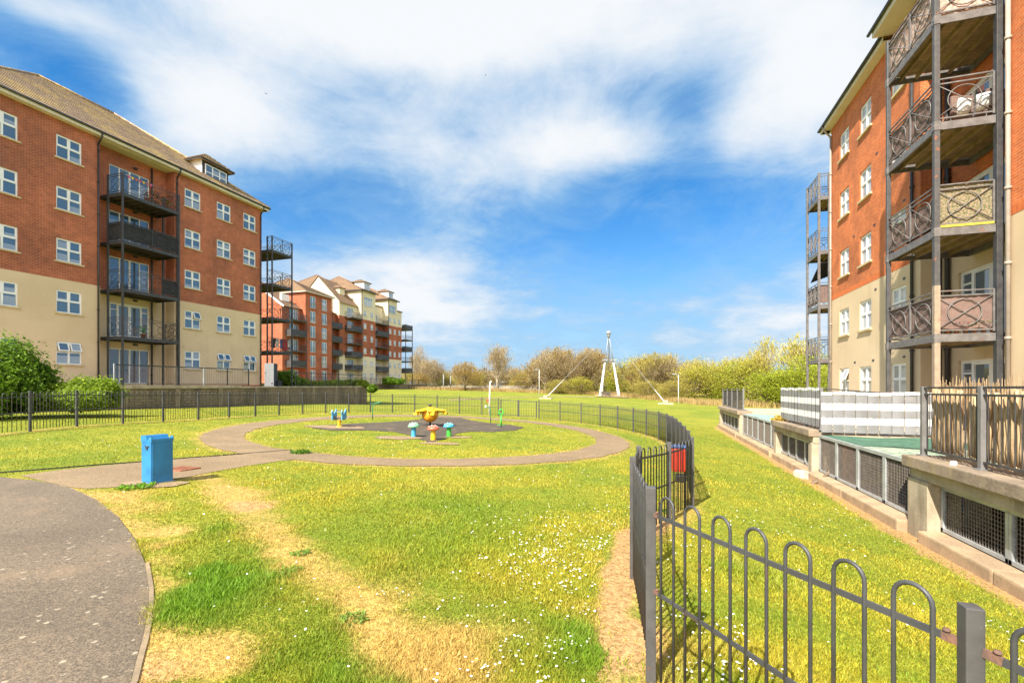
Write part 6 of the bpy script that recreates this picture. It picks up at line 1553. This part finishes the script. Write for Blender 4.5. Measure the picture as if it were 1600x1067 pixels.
# gable ended part at the near end
m = MB(); y0, y1 = 78.6, 84.4; xg = -61.6
blockwalls(m, xg, y0, y1, -72, FZ0, 19.0, [(81.2, 83.2, z, z+2.15) for z in gf[:6]], cm_, SP); m.add([(xg, y0, 19.0), (-72, y0, 19.0), (-66.8, y0, 24.3)], [(0, 2, 1)], 1); part('gable_wall', m, [M['brick_far'], M['render_far']], CB)
m = MB(); tile_face(m, (xg+.4, y0-.15, 18.7), (xg+.4, y1, 18.7), (-66.8, y1, 24.4), (-66.8, y0-.15, 24.4), .45); tile_face(m, (-72.4, y1, 18.7), (-72.4, y0-.15, 18.7), (-66.8, y0-.15, 24.4), (-66.8, y1, 24.4), .45); part('roof', m, [M['tile_far'], M['tile_edge']], CB)
m = MB(); m.box((-65, 81.0, 20.6), (-63.4, 82.6, 22.3)); part('dormer', m, M['render_far'], CB); m = MB(); hip_roof(m, -66.2, -63.4, 81.0, 82.6, 22.3, .8, .25, .4); part('dormer_roof', m, [M['tile_far'], M['tile_edge']], CB)
for i, z in enumerate(gf[:6]):
    fwin(CB, xg, 82.2, z, 2.0, 2.15, 'slider', False)
    if i: fbalc(CB, xg, 80.3, 84.3, z, 1.7, 'iron', i < 5 and i != 3)
# balcony recess between the two towers, and the low end piece
m = MB(); blockwalls(m, -62.0, 89.7, 94.8, -76, FZ0, 20.2, [(90.4, 92.6, z, z+2.15) for z in gf[:6]], cm_, SP); part('recess_wall', m, [M['brick_far'], M['render_far']], CB)
m = MB(); m.box((-76, 89.7, 20.2), (-61.8, 94.8, 20.45)); part('recess_roof', m, [M['tile_far'], M['tile_edge']], CB)
for i, z in enumerate(gf[:6]):
    fwin(CB, -62.0, 91.5, z, 2.2, 2.15, 'slider', False)
    if i: fbalc(CB, -62.0, 89.9, 94.6, z, 2.0, 'iron', i in (1, 2, 4))
m = MB(); blockwalls(m, FXP, 98.8, 100.9, -74, FZ0, 19.9, [(99.4, 100.4, z+.9, z+2.1) for z in gf[:6]], cm_, SP); part('end_wall', m, [M['brick_far'], M['render_far']], CB)
m = MB(); m.box((-74, 98.8, 19.9), (FXP+.2, 101.1, 20.15)); part('end_roof', m, [M['tile_far'], M['tile_edge']], CB)
for z in gf[:6]: fwin(CB, FXP, 99.9, z+.9, 1.0, 1.2)
for i, z in enumerate(gf[:6]):
    if i: 
        m = MB(); m.box((-64, 101.1, z-.2), (-59.4, 104.6, z)); bo = part('balcony', m, M['deck_dark'], CB); m = MB()
        for p, q in (((FXP, 101.15, z), (-59.45, 101.15, z)), ((-59.45, 101.15, z), (-59.45, 104.55, z)), ((-59.45, 104.55, z), (-64, 104.55, z))):
            rail_bars(m, p, q, 1.08, .16, .012)
            if i in (5, 3, 1): m.obox(Vector(p)+Vector((0, 0, .52)), Vector(q)+Vector((0, 0, .52)), .03, .85)
        part('railing', m, M['iron'], bo)
for (x, y) in ((-59.5, 101.2), (-59.5, 104.5)):
    m = MB(); m.box((x-.07, y-.07, FZ0), (x+.07, y+.07, gf[5]+1.1)); part('post', m, M['iron'], CB)
m = MB(); hip_roof(m, -80, -68.5, 82, 92, 23.2, 4.0, .2, .5); m.box((-79.8, 82.2, 10), (-68.7, 91.8, 23.1)); part('rear_roof', m, [M['tile_far'], M['tile_edge']], CB)
# ------------------------------------------------------------------ footbridge with its white A mast
bx, by = at(952.5, 90); bz = gz(bx, by)
FB = thing('footbridge', 'footbridge with a tall white A shaped mast at the edge of the far grass', 'bridge', (bx, by, bz))
def lv(px, py, s): x, y = at(px, s); return Vector((x, y, EYE-(py-602)/FPX*s))
topp = lv(951, 521, 90)
for px, dx_ in ((938, -1), (967.5, 1)):
    foot = lv(px, 618, 90); foot.z -= .3; mid = foot.lerp(topp, .53); m = MB()
    m.tube([foot, foot+(topp-foot)*.02, mid, mid+(topp-foot)*.012], [.36, .30, .15, .10], 12); part('mast_leg', m, M['whitepaint'], FB)
    m = MB(); m.tube([mid, topp], [.10, .07], 8); m.box((mid.x-.5, mid.y-.1, mid.z+.6), (mid.x+.5, mid.y+.1, mid.z+.75)); part('mast_upper', m, M['greysteel'], FB)
    m = MB(); m.bbox((foot.x-.9, foot.y-.9, foot.z-.2), (foot.x+.9, foot.y+.9, foot.z+.35), .1); part('footing', m, M['concrete'], FB)
m = MB(); m.lathe([(.15, -.9), (.35, -.5), (.36, -.1), (.48, .0), (.47, .22), (.3, .45), (0, .52)], topp, 16); part('mast_head', m, M['greysteel'], FB)
for i, (px, py, s, sl) in enumerate(((853, 622.5, 72, .24), (1040, 629.5, 62, .14))):
    a = lv(px, py, s); a.z = gz(a.x, a.y)+.15; d_ = topp-a; m = MB(); m.tube([a, a+d_*sl], [.055, .04], 8); o_ = part('cable_sleeve', m, M['whitepaint'], FB)
    m = MB(); m.tube([a+d_*sl, topp], .022, 5); part('cable', m, M['greysteel'], FB)
    m = MB(); m.bbox((a.x-1.0, a.y-.7, a.z-.9), (a.x+1.0, a.y+.7, a.z+.02), .12); m.bbox((a.x-.35, a.y-.3, a.z), (a.x+.35, a.y+.3, a.z+.4), .08); part('anchor_block', m, M['concrete'], FB)
for k in range(5):
    e = lv(949.5+1.5*k, 604, 105+10*k); m = MB(); m.tube([topp, e], .025, 4); part('cable', m, M['greysteel'], FB)
ca = lv(953, 612, 92); cb = lv(962, 604, 165); dv = (cb-ca).xy.normalized(); pv = Vector((dv.y, -dv.x))
m = MB(); vs = []
for p in (ca, cb):
    for sg in (-1, 1):
        for zz in (0, -.4): vs.append((p.x+pv.x*1.3*sg, p.y+pv.y*1.3*sg, p.z+zz-.35))
m.add(vs, [(0, 2, 6, 4), (1, 5, 7, 3), (0, 4, 5, 1), (2, 3, 7, 6), (0, 1, 3, 2), (4, 6, 7, 5)]); part('deck', m, M['path'], FB)
for sg in (-1, 1):
    m = MB(); a = ca+Vector((pv.x*1.25*sg, pv.y*1.25*sg, -.35)); b = cb+Vector((pv.x*1.25*sg, pv.y*1.25*sg, -.35)); rail_bars(m, a, b, 1.2, .6, .02); part('railing', m, M['iron'], FB)
strip('bridge_path', [at(928, 84), at(940, 88), at(945, 92)], [at(988, 80), at(972, 87), at(965, 92)], .10, M['path'])
strip('mown_track', [at(700, 62), at(760, 70), at(850, 82), at(930, 86)], [at(703, 60), at(762, 68.5), at(850, 80), at(930, 82.5)], .02, M['worn_mat'])
def pole(name, label, cat, px, s, ytop, r, mat, head=None):
    x, y = at(px, s); z = gz(x, y); h = EYE-(ytop-602)/FPX*s-z; t = thing(name, label, cat, (x, y, z), YAW)
    local(lambda m: m.tube([(0, 0, -.2), (0, 0, h*.5), (0, 0, h)], [r*1.3, r, r*.8], 8), 'post', mat, t)
    if head == 'lamp': local(lambda m: (m.tube([(0, 0, h-.1), (-.25, 0, h+.02)], r*.7, 6), m.bbox((-.85, -.12, h-.02), (-.2, .12, h+.12), .04)), 'lamp_head', M['greysteel'], t)
    if head == 'mast': local(lambda m: (m.obox((-.1, 0, h-.4), (2.6, 0, h-.2), .12, .12), m.tube([(0, 0, h-1.6), (2.2, 0, h-.3)], .05, 5), m.tube([(1.6, 0, h-.35), (1.6, 0, h-1.0)], .05, 5)), 'cantilever', mat, t)
    return t
pole('lamp_post', 'thin white lamp post in front of the yellow bushes right of the mast', 'lamp post', 1060, 66, 585, .045, M['whitepaint'], 'lamp')
pole('lamp_post', 'thin white lamp post left of the white mast, in front of the bare trees', 'lamp post', 842.5, 88, 577.5, .045, M['whitepaint'], 'lamp')
pole('railway_mast', 'pale railway mast at the left, just right of the far balconies', 'railway mast', 693, 112, 585, .12, M['greysteel'], None)
pole('railway_mast', 'pale short mast second from the far balconies', 'railway mast', 704, 114, 587, .10, M['greysteel'], None)
pole('railway_mast', 'dark tapering mast left of the yellow bush', 'railway mast', 713, 150, 578, .2, M['darkgrey'], None)
pole('railway_mast', 'white mast with a cantilever arm between the yellow bush and the tall pale tree', 'railway mast', 740, 130, 585, .18, M['whitepaint'], None)
pole('railway_mast', 'dark railway mast with a cantilever just right of the tall pale tree', 'railway mast', 797, 140, 578, .16, M['darkgrey'], 'mast')
pole('railway_mast', 'grey railway mast with a cantilever left of the first orange tree', 'railway mast', 812, 145, 580, .16, M['greysteel'], 'mast')
# wall of painted concrete and fencing along the far edge
cwl = thing('concrete_wall', 'pale painted concrete wall seen behind the far grass under the trees', 'wall', (*at(760, 118), .1))
m = MB(); pts = [at(672, 122), at(700, 118), at(760, 114), at(830, 108), at(880, 106), at(935, 106)]
for a, b in zip(pts[:-1], pts[1:]): m.obox((a[0], a[1], .75), (b[0], b[1], .55), .25, 1.9)
part('panels', m, M['graffiti'], cwl)
# far brick house roofs / railway building glimpsed
hx, hy = at(806, 150); st = thing('railway_shelter', 'low dark railway shelter with a pale roof edge behind the tall pale tree', 'building', (hx, hy, 0), YAW)
local(lambda m: m.box((-4.5, -1.5, 0), (5.5, 1.5, 2.6)), 'wall', M['deck'], st); local(lambda m: m.bbox((-5, -2, 2.62), (6, 2, 2.9), .05), 'roof', M['whitepaint'], st)
# people ------------------------------------------------------------------
def person(px, s, label, rz, top, legs, walk=.25, seed=1, z=None):
    x, y = at(px, s); t = thing('person', label, 'person', (x, y, gz(x, y) if z is None else z), rz)
    def fig(nodes, edges, mat, name):
        me = bpy.data.meshes.new(name); me.from_pydata([n_[0] for n_ in nodes], edges, []); o = link(name, me, t); me.materials.append(mat)
        sk = o.modifiers.new('skin', 'SKIN'); 
        for i, n_ in enumerate(nodes):
            me.skin_vertices[0].data[i].radius = (n_[1], n_[1]); me.skin_vertices[0].data[i].use_root = (i == 0)
        sb = o.modifiers.new('sub', 'SUBSURF'); sb.levels = 1; sb.render_levels = 1; return o
    w = walk
    fig([((0, 0, .95), .12), ((0, 0, 1.15), .12), ((0, 0, 1.40), .13), ((0, 0, 1.50), .055), ((0, -.02, 1.60), .085), ((0, -.01, 1.70), .075), ((.10, 0, .90), .085), ((.10, -w, .50), .06), ((.10, -w*.7, .08), .04), ((.10, -w*.7-.14, .03), .035), ((-.10, 0, .90), .085), ((-.10, w*.6, .50), .06), ((-.10, w*1.5, .10), .04), ((-.10, w*1.5-.12, .03), .035), ((.20, 0, 1.40), .06), ((.24, .08, 1.12), .045), ((.22, -.08, .88), .035), ((-.20, 0, 1.40), .06), ((-.24, -.02, 1.12), .045), ((-.22, -.20, .92), .035)],
        [(0, 1), (1, 2), (2, 3), (3, 4), (4, 5), (0, 6), (6, 7), (7, 8), (8, 9), (0, 10), (10, 11), (11, 12), (12, 13), (2, 14), (14, 15), (15, 16), (2, 17), (17, 18), (18, 19)], M['skin'], 'body')
    fig([((0, 0, .92), .15), ((0, 0, 1.15), .145), ((0, 0, 1.42), .15), ((.21, 0, 1.40), .075), ((.245, .08, 1.12), .062), ((.225, -.05, .93), .05), ((-.21, 0, 1.40), .075), ((-.245, -.02, 1.12), .062), ((-.225, -.16, .95), .05)], [(0, 1), (1, 2), (2, 3), (3, 4), (4, 5), (2, 6), (6, 7), (7, 8)], top, 'jacket')
    fig([((0, 0, .95), .145), ((.10, 0, .88), .105), ((.10, -w, .50), .08), ((.10, -w*.7, .13), .06), ((-.10, 0, .88), .105), ((-.10, w*.6, .50), .08), ((-.10, w*1.5, .15), .06)], [(0, 1), (1, 2), (2, 3), (0, 4), (4, 5), (5, 6)], legs, 'trousers')
    local(lambda m: m.lathe([(.0, -.10), (.085, -.05), (.10, .02), (.085, .09), (0, .12)], (0, .015, 1.665), 12), 'hair', M['hair'], t)
    return t
person(807.5, 112, 'person in a black jacket walking on the far grass near the tall pale tree', R(120), M['cloth_dark'], M['cloth_light'], .22)
person(961, 102, 'person in a dark jacket standing on the footbridge beside the right mast leg', R(60), M['cloth_dark'], M['cloth_blue'], .08, z=ca.z-.35)
person(957, 106, 'person in a white top on the footbridge, left of the one in a dark jacket', R(200), M['cloth_light'], M['cloth_dark'], .12, z=ca.z-.33)
x, y = at(795.5, 112); dg = thing('litter_bin', 'small black litter bin on the far grass left of the walking person', 'litter bin', (x, y, gz(x, y)))
local(lambda m: m.lathe([(.30, 0), (.34, .1), (.36, 1.0), (.33, 1.05)], (0, 0, 0), 14), 'body', M['darkgrey'], dg); local(lambda m: m.lathe([(.38, 1.06), (.36, 1.16), (.2, 1.28), (0, 1.3)], (0, 0, 0), 14), 'lid', M['darkgrey'], dg)
x, y = at(946.5, 86); bn = thing('bench', 'dark bench beside the path at the foot of the white mast', 'bench', (x, y, gz(x, y)), YAW)
local(lambda m: m.bbox((-.9, -.25, .42), (.9, .25, .48), .02), 'seat', M['deck_dark'], bn); local(lambda m: m.bbox((-.9, .2, .55), (.9, .27, .95), .02), 'backrest', M['deck_dark'], bn)
for sx in (-.75, .75): local(lambda m: m.bbox((sx-.04, -.22, 0), (sx+.04, .24, .415), .01), 'leg', M['darkgrey'], bn)
# birds
for px, py, s, lb in ((416, 147, 60, 'small dark bird in the sky above the left block'), (759, 118, 70, 'small dark bird high in the middle of the sky'), (1180, 536, 60, 'small dark bird above the yellow trees right of the mast')):
    x, y = at(px, s); z = EYE-(py-602)/FPX*s; t = thing('bird', lb, 'bird', (x, y, z), rnd.random()*3); t.scale = (.7, .7, .7)
    m = MB(); m.tube([(0, -.14, 0), (0, -.08, .02), (0, .04, .02), (0, .15, 0), (0, .24, 0)], [.01, .035, .045, .02, .03], 6)
    for sg in (-1, 1):
        m.add([(0, -.07, .03), (sg*.16, -.03, .10), (sg*.34, .04, .06), (sg*.16, .06, .09), (0, .06, .03), (0, -.07, .02), (sg*.16, -.03, .09), (sg*.34, .04, .055), (sg*.16, .06, .08), (0, .06, .02)], [(0, 1, 3, 4), (1, 2, 3), (5, 9, 8, 6), (6, 8, 7), (0, 5, 6, 1), (1, 6, 7, 2), (2, 7, 8, 3), (3, 8, 9, 4)])
    link('body', m.mesh('body', M['darkgrey']), t)
# ================================================================== trees and shrubs
def tree_mesh(seed, shape, cols, nclump, per, size, bark, spread=.5, aspect=1.0, multi=False, dens_low=.2):
    """unit tree (height 1): trunk+limbs mesh and a crown of many small twig / bud faces spread through the volume"""
    r_ = np.random.default_rng(seed); rs = random.Random(seed)
    m = MB(); ends = []
    stems = [(0, 0)] if not multi else [(rs.uniform(-.10, .10), rs.uniform(-.10, .10)) for _ in range(5)]
    for sx, sy in stems:
        ht = .62 if not multi else .45
        p = [Vector((sx*.4, sy*.4, -.03)), Vector((sx*.8+rs.uniform(-.02, .02), sy*.8, ht*.4)), Vector((sx*1.5+rs.uniform(-.03, .03), sy*1.5, ht*.75)), Vector((sx*2+rs.uniform(-.04, .04), sy*2, ht+.15))]
        b = .026 if not multi else .012; m.tube(p, [b, b*.75, b*.5, b*.15], 6)
    cent = []; lobes = []
    for k in range(9):
        z = shape[0]+(1-shape[0])*(.25+.68*r_.random()); rad = spread*np.interp(z, shape[1], shape[2])*.75; th_ = r_.random()*6.28; q = rad*math.sqrt(r_.random()); lobes.append((q*math.cos(th_), q*math.sin(th_), z))
    for k in range(nclump):
        for _ in range(40):
            lo = lobes[int(r_.integers(9))]; c = np.array(lo)+r_.normal(size=3)*np.array([.11, .11, .12])*(spread/.45+.35)*.8
            if r_.random() < .22: c = np.array([r_.normal()*.16, r_.normal()*.16, shape[0]+(1-shape[0])*r_.random()])
            rad = spread*np.interp(c[2], shape[1], shape[2])*1.12
            if shape[0] < c[2] < 1.0 and np.hypot(c[0], c[1]) < rad: break
        cent.append(c)
        if k < 46:
            sx, sy = rs.choice(stems); z0 = max(.06, c[2]*rs.uniform(.30, .62)); a = Vector((sx*1.2, sy*1.2, z0)); e = Vector(c.tolist()); md = a.lerp(e, .5)+Vector((rs.uniform(-.03, .03), rs.uniform(-.03, .03), .03)); m.tube([a, md, e], [.008, .005, .0015], 4, cap=False)
            for _ in range(3):
                f = e+Vector((rs.gauss(0, .05), rs.gauss(0, .05), abs(rs.gauss(.03, .05)))); m.tube([md.lerp(e, rs.random()), f], [.003, .0008], 3, cap=False)
    cent = np.array(cent); n = nclump*per; ci = np.repeat(np.arange(nclump), per); cr = (.035+.05*r_.random(nclump))*(.6+.8*aspect)
    P = cent[ci]+r_.normal(size=(n, 3))*cr[ci][:, None]*np.array([1, 1, .9]); P[:, 2] = np.clip(P[:, 2], .02, 1.05)
    # upright leaders that break the outline
    k_ = 34; base = cent[r_.integers(nclump, size=k_)]; base = base[np.argsort(-base[:, 2])]; hgt_ = .07+.11*r_.random(k_); m_ = 34; tt = r_.random((k_, m_)); off = r_.normal(size=(k_, m_, 3))*(.022*(1-tt)+.004)[:, :, None]
    drift = r_.normal(size=(k_, 1, 2))*.05; Q = base[:, None, :]+off; Q[:, :, 2] += tt*hgt_[:, None]; Q[:, :, :2] += drift*tt[:, :, None]; Q = Q.reshape(-1, 3)
    P = np.concatenate([P, Q]); ci = np.concatenate([ci, r_.integers(nclump, size=len(Q))]); n = len(P); P[:, 2] = np.clip(P[:, 2], .02, 1.10)
    out = P-np.array([0, 0, .45]); out /= np.linalg.norm(out, axis=1)[:, None]
    a = out*.9+r_.normal(size=(n, 3))*.5; a[:, 2] += .75; a /= np.linalg.norm(a, axis=1)[:, None]; b = np.cross(a, r_.normal(size=(n, 3))); b /= np.linalg.norm(b, axis=1)[:, None]
    L, w = size; L = L*(.5+r_.random(n))[:, None]; w = w*(.5+r_.random(n))[:, None]
    VV = np.stack([P-a*L-b*w*.4, P-a*L*.2+b*w, P+a*L, P-a*L*.1-b*w], 1).reshape(-1, 3)
    t = np.clip(r_.random(nclump)[ci]*.75+r_.random(n)*.35, 0, 1); c0, c1 = np.array(cols[0]), np.array(cols[1]); col = c0*(1-t)[:, None]+c1*t[:, None]; col *= (.48+.56*r_.random(n))[:, None]
    crown = fast_mesh('crown', VV, 4, M['twig'], np.c_[col, np.ones(n)].repeat(4, 0).astype(np.float32))
    return m.mesh('trunk', M[bark]), crown
RD_ = (.14, [0, .14, .35, .6, .85, 1], [.35, .75, 1, 1, .65, .12])          # round crown from low down
TL_ = (.22, [0, .2, .4, .65, .85, 1], [.15, .45, .85, 1, .7, .12])         # tall oval
BS_ = (.02, [0, .1, .4, .7, .9, 1], [.8, 1, 1, .85, .5, .15])              # thicket down to the ground
KIND = {}
def kind(nm, *a, **k): KIND[nm] = [tree_mesh(s, *a, **k) for s in (nm.__len__()*7+1, nm.__len__()*7+2, nm.__len__()*7+5)]
kind('orange', RD_, ((.40, .25, .07), (.52, .38, .13)), 110, 46, (.040, .0030), 'bark', .46)
kind('brown', RD_, ((.34, .24, .12), (.47, .37, .19)), 100, 42, (.042, .0027), 'bark', .44)
kind('pale', TL_, ((.56, .46, .29), (.50, .36, .17)), 95, 42, (.040, .0026), 'bark_pale', .30)
kind('yellow', BS_, ((.42, .39, .045), (.54, .48, .08)), 110, 48, (.020, .0050), 'bark', .50, multi=True)
kind('lime', BS_, ((.32, .40, .025), (.50, .51, .05)), 120, 54, (.020, .0055), 'bark', .50, multi=True)
kind('talllime', TL_, ((.52, .46, .08), (.64, .54, .13)), 60, 46, (.022, .0042), 'bark_pale', .25)
kind('thicket', BS_, ((.40, .32, .07), (.54, .46, .11)), 140, 56, (.034, .0034), 'bark', .55, multi=True)
TREES = [  # px, metres ahead, top y, width factor, kind, label
 (655,150,546,.8,'pale','pale bare tree beside the far block balconies, leftmost of the trees'),
 (669,140,559,.9,'pale','slim pale bare tree second from the far block'),
 (683,136,563,.9,'brown','brown bare tree third from the far block'),
 (700,128,588,1.8,'thicket','low brown bush over the painted wall near the far block'),
 (727,108,568,1.5,'orange','golden bush standing alone left of the tall pale tree'),
 (744,122,583,1.7,'thicket','low brown bush on the right of the golden bush'),
 (759,135,575,1.1,'brown','brown bare tree just left of the tall pale tree'),
 (777,112,541,.95,'pale','tallest pale grey barked tree in the middle distance'),
 (795,140,573,1.4,'brown','dull brown tree behind the railway shelter'),
 (818,125,579,1.3,'thicket','low orange brown thicket right of the railway shelter'),
 (833,108,568,1.6,'orange','orange bare tree behind the left lamp post'),
 (852,104,551,1.2,'pale','pale branched tree behind the left cable sleeve'),
 (868,108,547,1.35,'orange','broad orange bare tree behind the left cable sleeve'),
 (893,106,549,1.3,'brown','brown bare tree midway between the left lamp post and the mast'),
 (912,102,553,1.3,'brown','brown bare tree second left of the white mast'),
 (927,104,549,1.2,'orange','orange bare tree next to the left leg of the mast'),
 (905,97,590,2.2,'yellow','low yellow green bush under the bare trees left of the mast'),
 (872,98,594,2.2,'thicket','low dry bush behind the left anchor block'),
 (953,125,565,1.5,'yellow','yellow green bush framed between the legs of the mast'),
 (982,95,563,1.5,'yellow','yellow green tree just right of the mast'),
 (1003,92,561,1.5,'orange','orange brown tree second right of the mast'),
 (1022,88,557,1.3,'thicket','orange brown tree behind the right cable sleeve'),
 (1038,86,558,1.3,'brown','brown bare tree left of the right lamp post'),
 (1056,88,559,1.3,'brown','brown bare tree behind the right lamp post'),
 (1076,80,566,1.2,'talllime','pale budding tree just right of the right lamp post'),
 (1092,76,575,1.7,'yellow','yellow bush second right of the right lamp post'),
 (1112,76,570,1.4,'yellow','yellow bush left of the far dark railing'),
 (1132,74,571,1.4,'yellow','yellow bush directly behind the far dark railing'),
 (1152,72,569,1.4,'lime','lime bush right of the far dark railing'),
 (1170,70,565,1.3,'yellow','yellow budding tree left of the tall lime group'),
 (1183,70,548,.9,'talllime','tall budding tree, first of the tall group by the right block'),
 (1200,69,531,.75,'talllime','tall thin budding tree, second of the tall group by the right block'),
 (1250,66,526,1.1,'talllime','tallest budding tree next to the right block corner balconies'),
 (1205,60,578,1.7,'lime','bright lime bush below the tall budding trees'),
 (1232,58,576,1.8,'lime','bright lime bush left of the right block corner balconies'),
 (1262,56,560,1.4,'lime','bright green bush behind the right block corner balcony posts'),
 (1290,60,556,1.3,'lime','bright green bush showing between the corner balcony posts and the wall'),
 (1015,82,594,2.2,'thicket','low dry bush at the foot of the orange brown trees right of the mast'),
 (1050,76,596,2.2,'thicket','low dry bush at the foot of the right lamp post'),
(1012,104,555,1.0,'talllime','slim budding tree rising behind the orange brown trees right of the mast'),
 (1044,100,554,.9,'talllime','slim budding tree rising just left of the right lamp post'),
 (1086,92,559,1.1,'talllime','airy budding tree behind the yellow bushes, second right of the right lamp post'),
 (1106,92,563,1.2,'talllime','airy budding tree behind the yellow bush left of the far dark railing'),
 (1140,88,561,1.2,'talllime','airy budding tree behind the far dark railing'),
 (1162,84,555,1.1,'talllime','airy budding tree between the far dark railing and the tall group'),
 (992,100,559,1.0,'talllime','slim budding tree third right of the mast'),
 (880,118,542,1.0,'pale','slim pale tree rising highest in the middle of the orange trees'),
 (844,116,559,1.0,'pale','thin pale tree just right of the left lamp post'),
 (920,112,549,.9,'pale','thin pale tree rising just left of the mast'),
 (808,128,573,1.2,'pale','thin pale tree by the grey railway mast'),
 (716,134,578,1.2,'pale','thin pale tree behind the golden bush'),
 (976,93,593,1.0,'lime','small dark green bush by the right foot of the mast')]
used = {}
for px, s, ty, wf, kd, lb in TREES:
    x, y = at(px, s); z = gz(x, y); h = EYE-(ty-602)/FPX*s-z; i = used.get(kd, 0); used[kd] = i+1; tm, cm2 = KIND[kd][i % 3]
    t = thing('tree' if h > 3 else 'bush', lb, 'tree' if h > 3 else 'bush', (x, y, z), rnd.random()*6.28); t.scale = (h*wf, h*wf, h)
    link('trunk', tm, t); link('crown', cm2, t)
# the wood beyond reads as one mass
def mass(name, label, spots, kd):
    vs = []; 
    r_ = np.random.default_rng(3); allv = []; allc = []
    for px, s, ty, wf in spots:
        x, y = at(px, s); z = gz(x, y); h = EYE-(ty-602)/FPX*s-z; cmx = KIND[kd[int(r_.integers(len(kd)))]][int(r_.integers(3))][1]
        n = len(cmx.vertices); co = np.empty(n*3, np.float32); cmx.vertices.foreach_get('co', co); co = co.reshape(-1, 3); a = r_.random()*6.28; c_, s_ = math.cos(a), math.sin(a)
        P = np.c_[(co[:, 0]*c_-co[:, 1]*s_)*h*wf+x, (co[:, 0]*s_+co[:, 1]*c_)*h*wf+y, co[:, 2]*h+z]; cl = np.empty(n*4, np.float32); cmx.color_attributes['col'].data.foreach_get('color', cl); allv.append(P); allc.append(cl.reshape(-1, 4))
    o = link(name, fast_mesh(name, np.concatenate(allv), 4, M['twig'], np.concatenate(allc))); return tag(o, label, 'wood', kind='stuff')
mass('far_wood', 'far brown wood behind the trees and the railway', [(p, 150+10*math.sin(p), 585+4*math.sin(p*.37), 1.8) for p in range(590, 960, 17)], ['brown', 'thicket', 'orange'])
mass('far_wood', 'far yellow green wood behind the bushes right of the mast', [(p, 105+6*math.sin(p), 583+4*math.sin(p*.31), 1.7) for p in range(960, 1420, 16)], ['yellow', 'yellow', 'thicket', 'lime'])
# long dry grass fringe along the wood edge
r_ = np.random.default_rng(6); N = 26000; px = r_.uniform(640, 1230, N); s = np.interp(px, [640, 760, 950, 1000, 1090, 1230], [113, 110, 96, 84, 66, 58])+r_.normal(size=N)*1.6
x, y = at(px, s); z = gza(x, y); a = r_.random(N)*6.28; h = .35+.6*r_.random(N); w = .05
VV = np.stack([np.c_[x-np.cos(a)*w, y-np.sin(a)*w, z-.02], np.c_[x+np.cos(a)*w, y+np.sin(a)*w, z-.02], np.c_[x+r_.normal(size=N)*.15, y+r_.normal(size=N)*.15, z+h]], 1).reshape(-1, 3)
col = np.array([.46, .33, .13])[None]*(.6+.7*r_.random(N))[:, None]; o = link('long_grass', fast_mesh('long_grass', VV, 3, M['blade'], np.c_[col, np.ones(N)].repeat(3, 0).astype(np.float32))); tag(o, 'dry straw coloured long grass along the foot of the far trees', 'grass', kind='stuff')
# shrubs by the left railings and on the terrace
G1 = ((.035, .085, .008), (.22, .36, .02)); G2 = ((.07, .15, .010), (.36, .46, .03)); G3 = ((.13, .19, .02), (.30, .36, .03))
c = at(10, 16.8); leaf_clump('shrub', c, gz(*c)+.2, (1.38, 1.4, 1.55), 15000, .056, G1, 'big rounded green shrub behind the railings at the left edge', 'shrub', 11)
c = at(48, 17.4); leaf_clump('shrub', c, gz(*c)+.2, (.85, .9, 1.15), 8000, .055, G1, 'darker upright shrub between the big shrub and the low bright one', 'shrub', 12)
c = at(118, 17.6); leaf_clump('shrub', c, gz(*c)+.25, (1.35, 1.0, .72), 11000, .052, G2, 'low bright green spreading shrub behind the left railings', 'shrub', 13)
c = at(160, 18.0); leaf_clump('shrub', c, gz(*c)+.35, (.62, .7, .66), 5000, .05, G2, 'small bright shrub at the right end of the shrubs, against the stained wall', 'shrub', 14)
c = at(-60, 15.6); leaf_clump('shrub', c, gz(*c)+.1, (1.6, 1.4, 1.5), 9000, .06, G1, 'large shrub just beyond the left edge of the view', 'shrub', 15)
c = at(447, 44); leaf_clump('shrub', c, 1.6, (1.15, 1.0, .95), 3500, .10, G1, 'dark green shrub on the terrace right of the white cabinet', 'shrub', 16)
c = at(463, 46); leaf_clump('shrub', c, 1.6, (1.0, 1.0, .55), 2500, .10, G1, 'low dark shrub on the terrace tapering right of the taller dark one', 'shrub', 17)
for k, (px, s, w_) in enumerate(((492, 46, 1.6), (522, 45, 1.3), (545, 44, 1.2), (562, 43.5, .9))):
    c = at(px, s); leaf_clump('hedge', c, 1.5, (w_, .7, .42), 2600, .09, G3, ['low yellow green hedge on the terrace, leftmost of the four', 'low yellow green hedge on the terrace, second of the four', 'low yellow green hedge on the terrace, third of the four', 'low yellow green hedge at the right end of the stained wall'][k], 'hedge', 30+k)
for k, (px, s) in enumerate(((581, 70), (607, 99), (615, 101), (624, 103))):
    c = at(px, s); leaf_clump('shrub', c, [.6, 1.9, 1.9, 1.9][k], ([.8, 1.4, 1.4, 1.2][k], [.7, 1.2, 1.2, 1.2][k], [.7, .9, .9, .8][k]), 1600, .16, G1, ['dark shrub at the foot of the far grey wall where it leaves the stained wall', 'dark shrub before the far recessed balconies', 'dark shrub below the far right tower', 'dark shrub near the end of the far block'][k], 'shrub', 40+k)
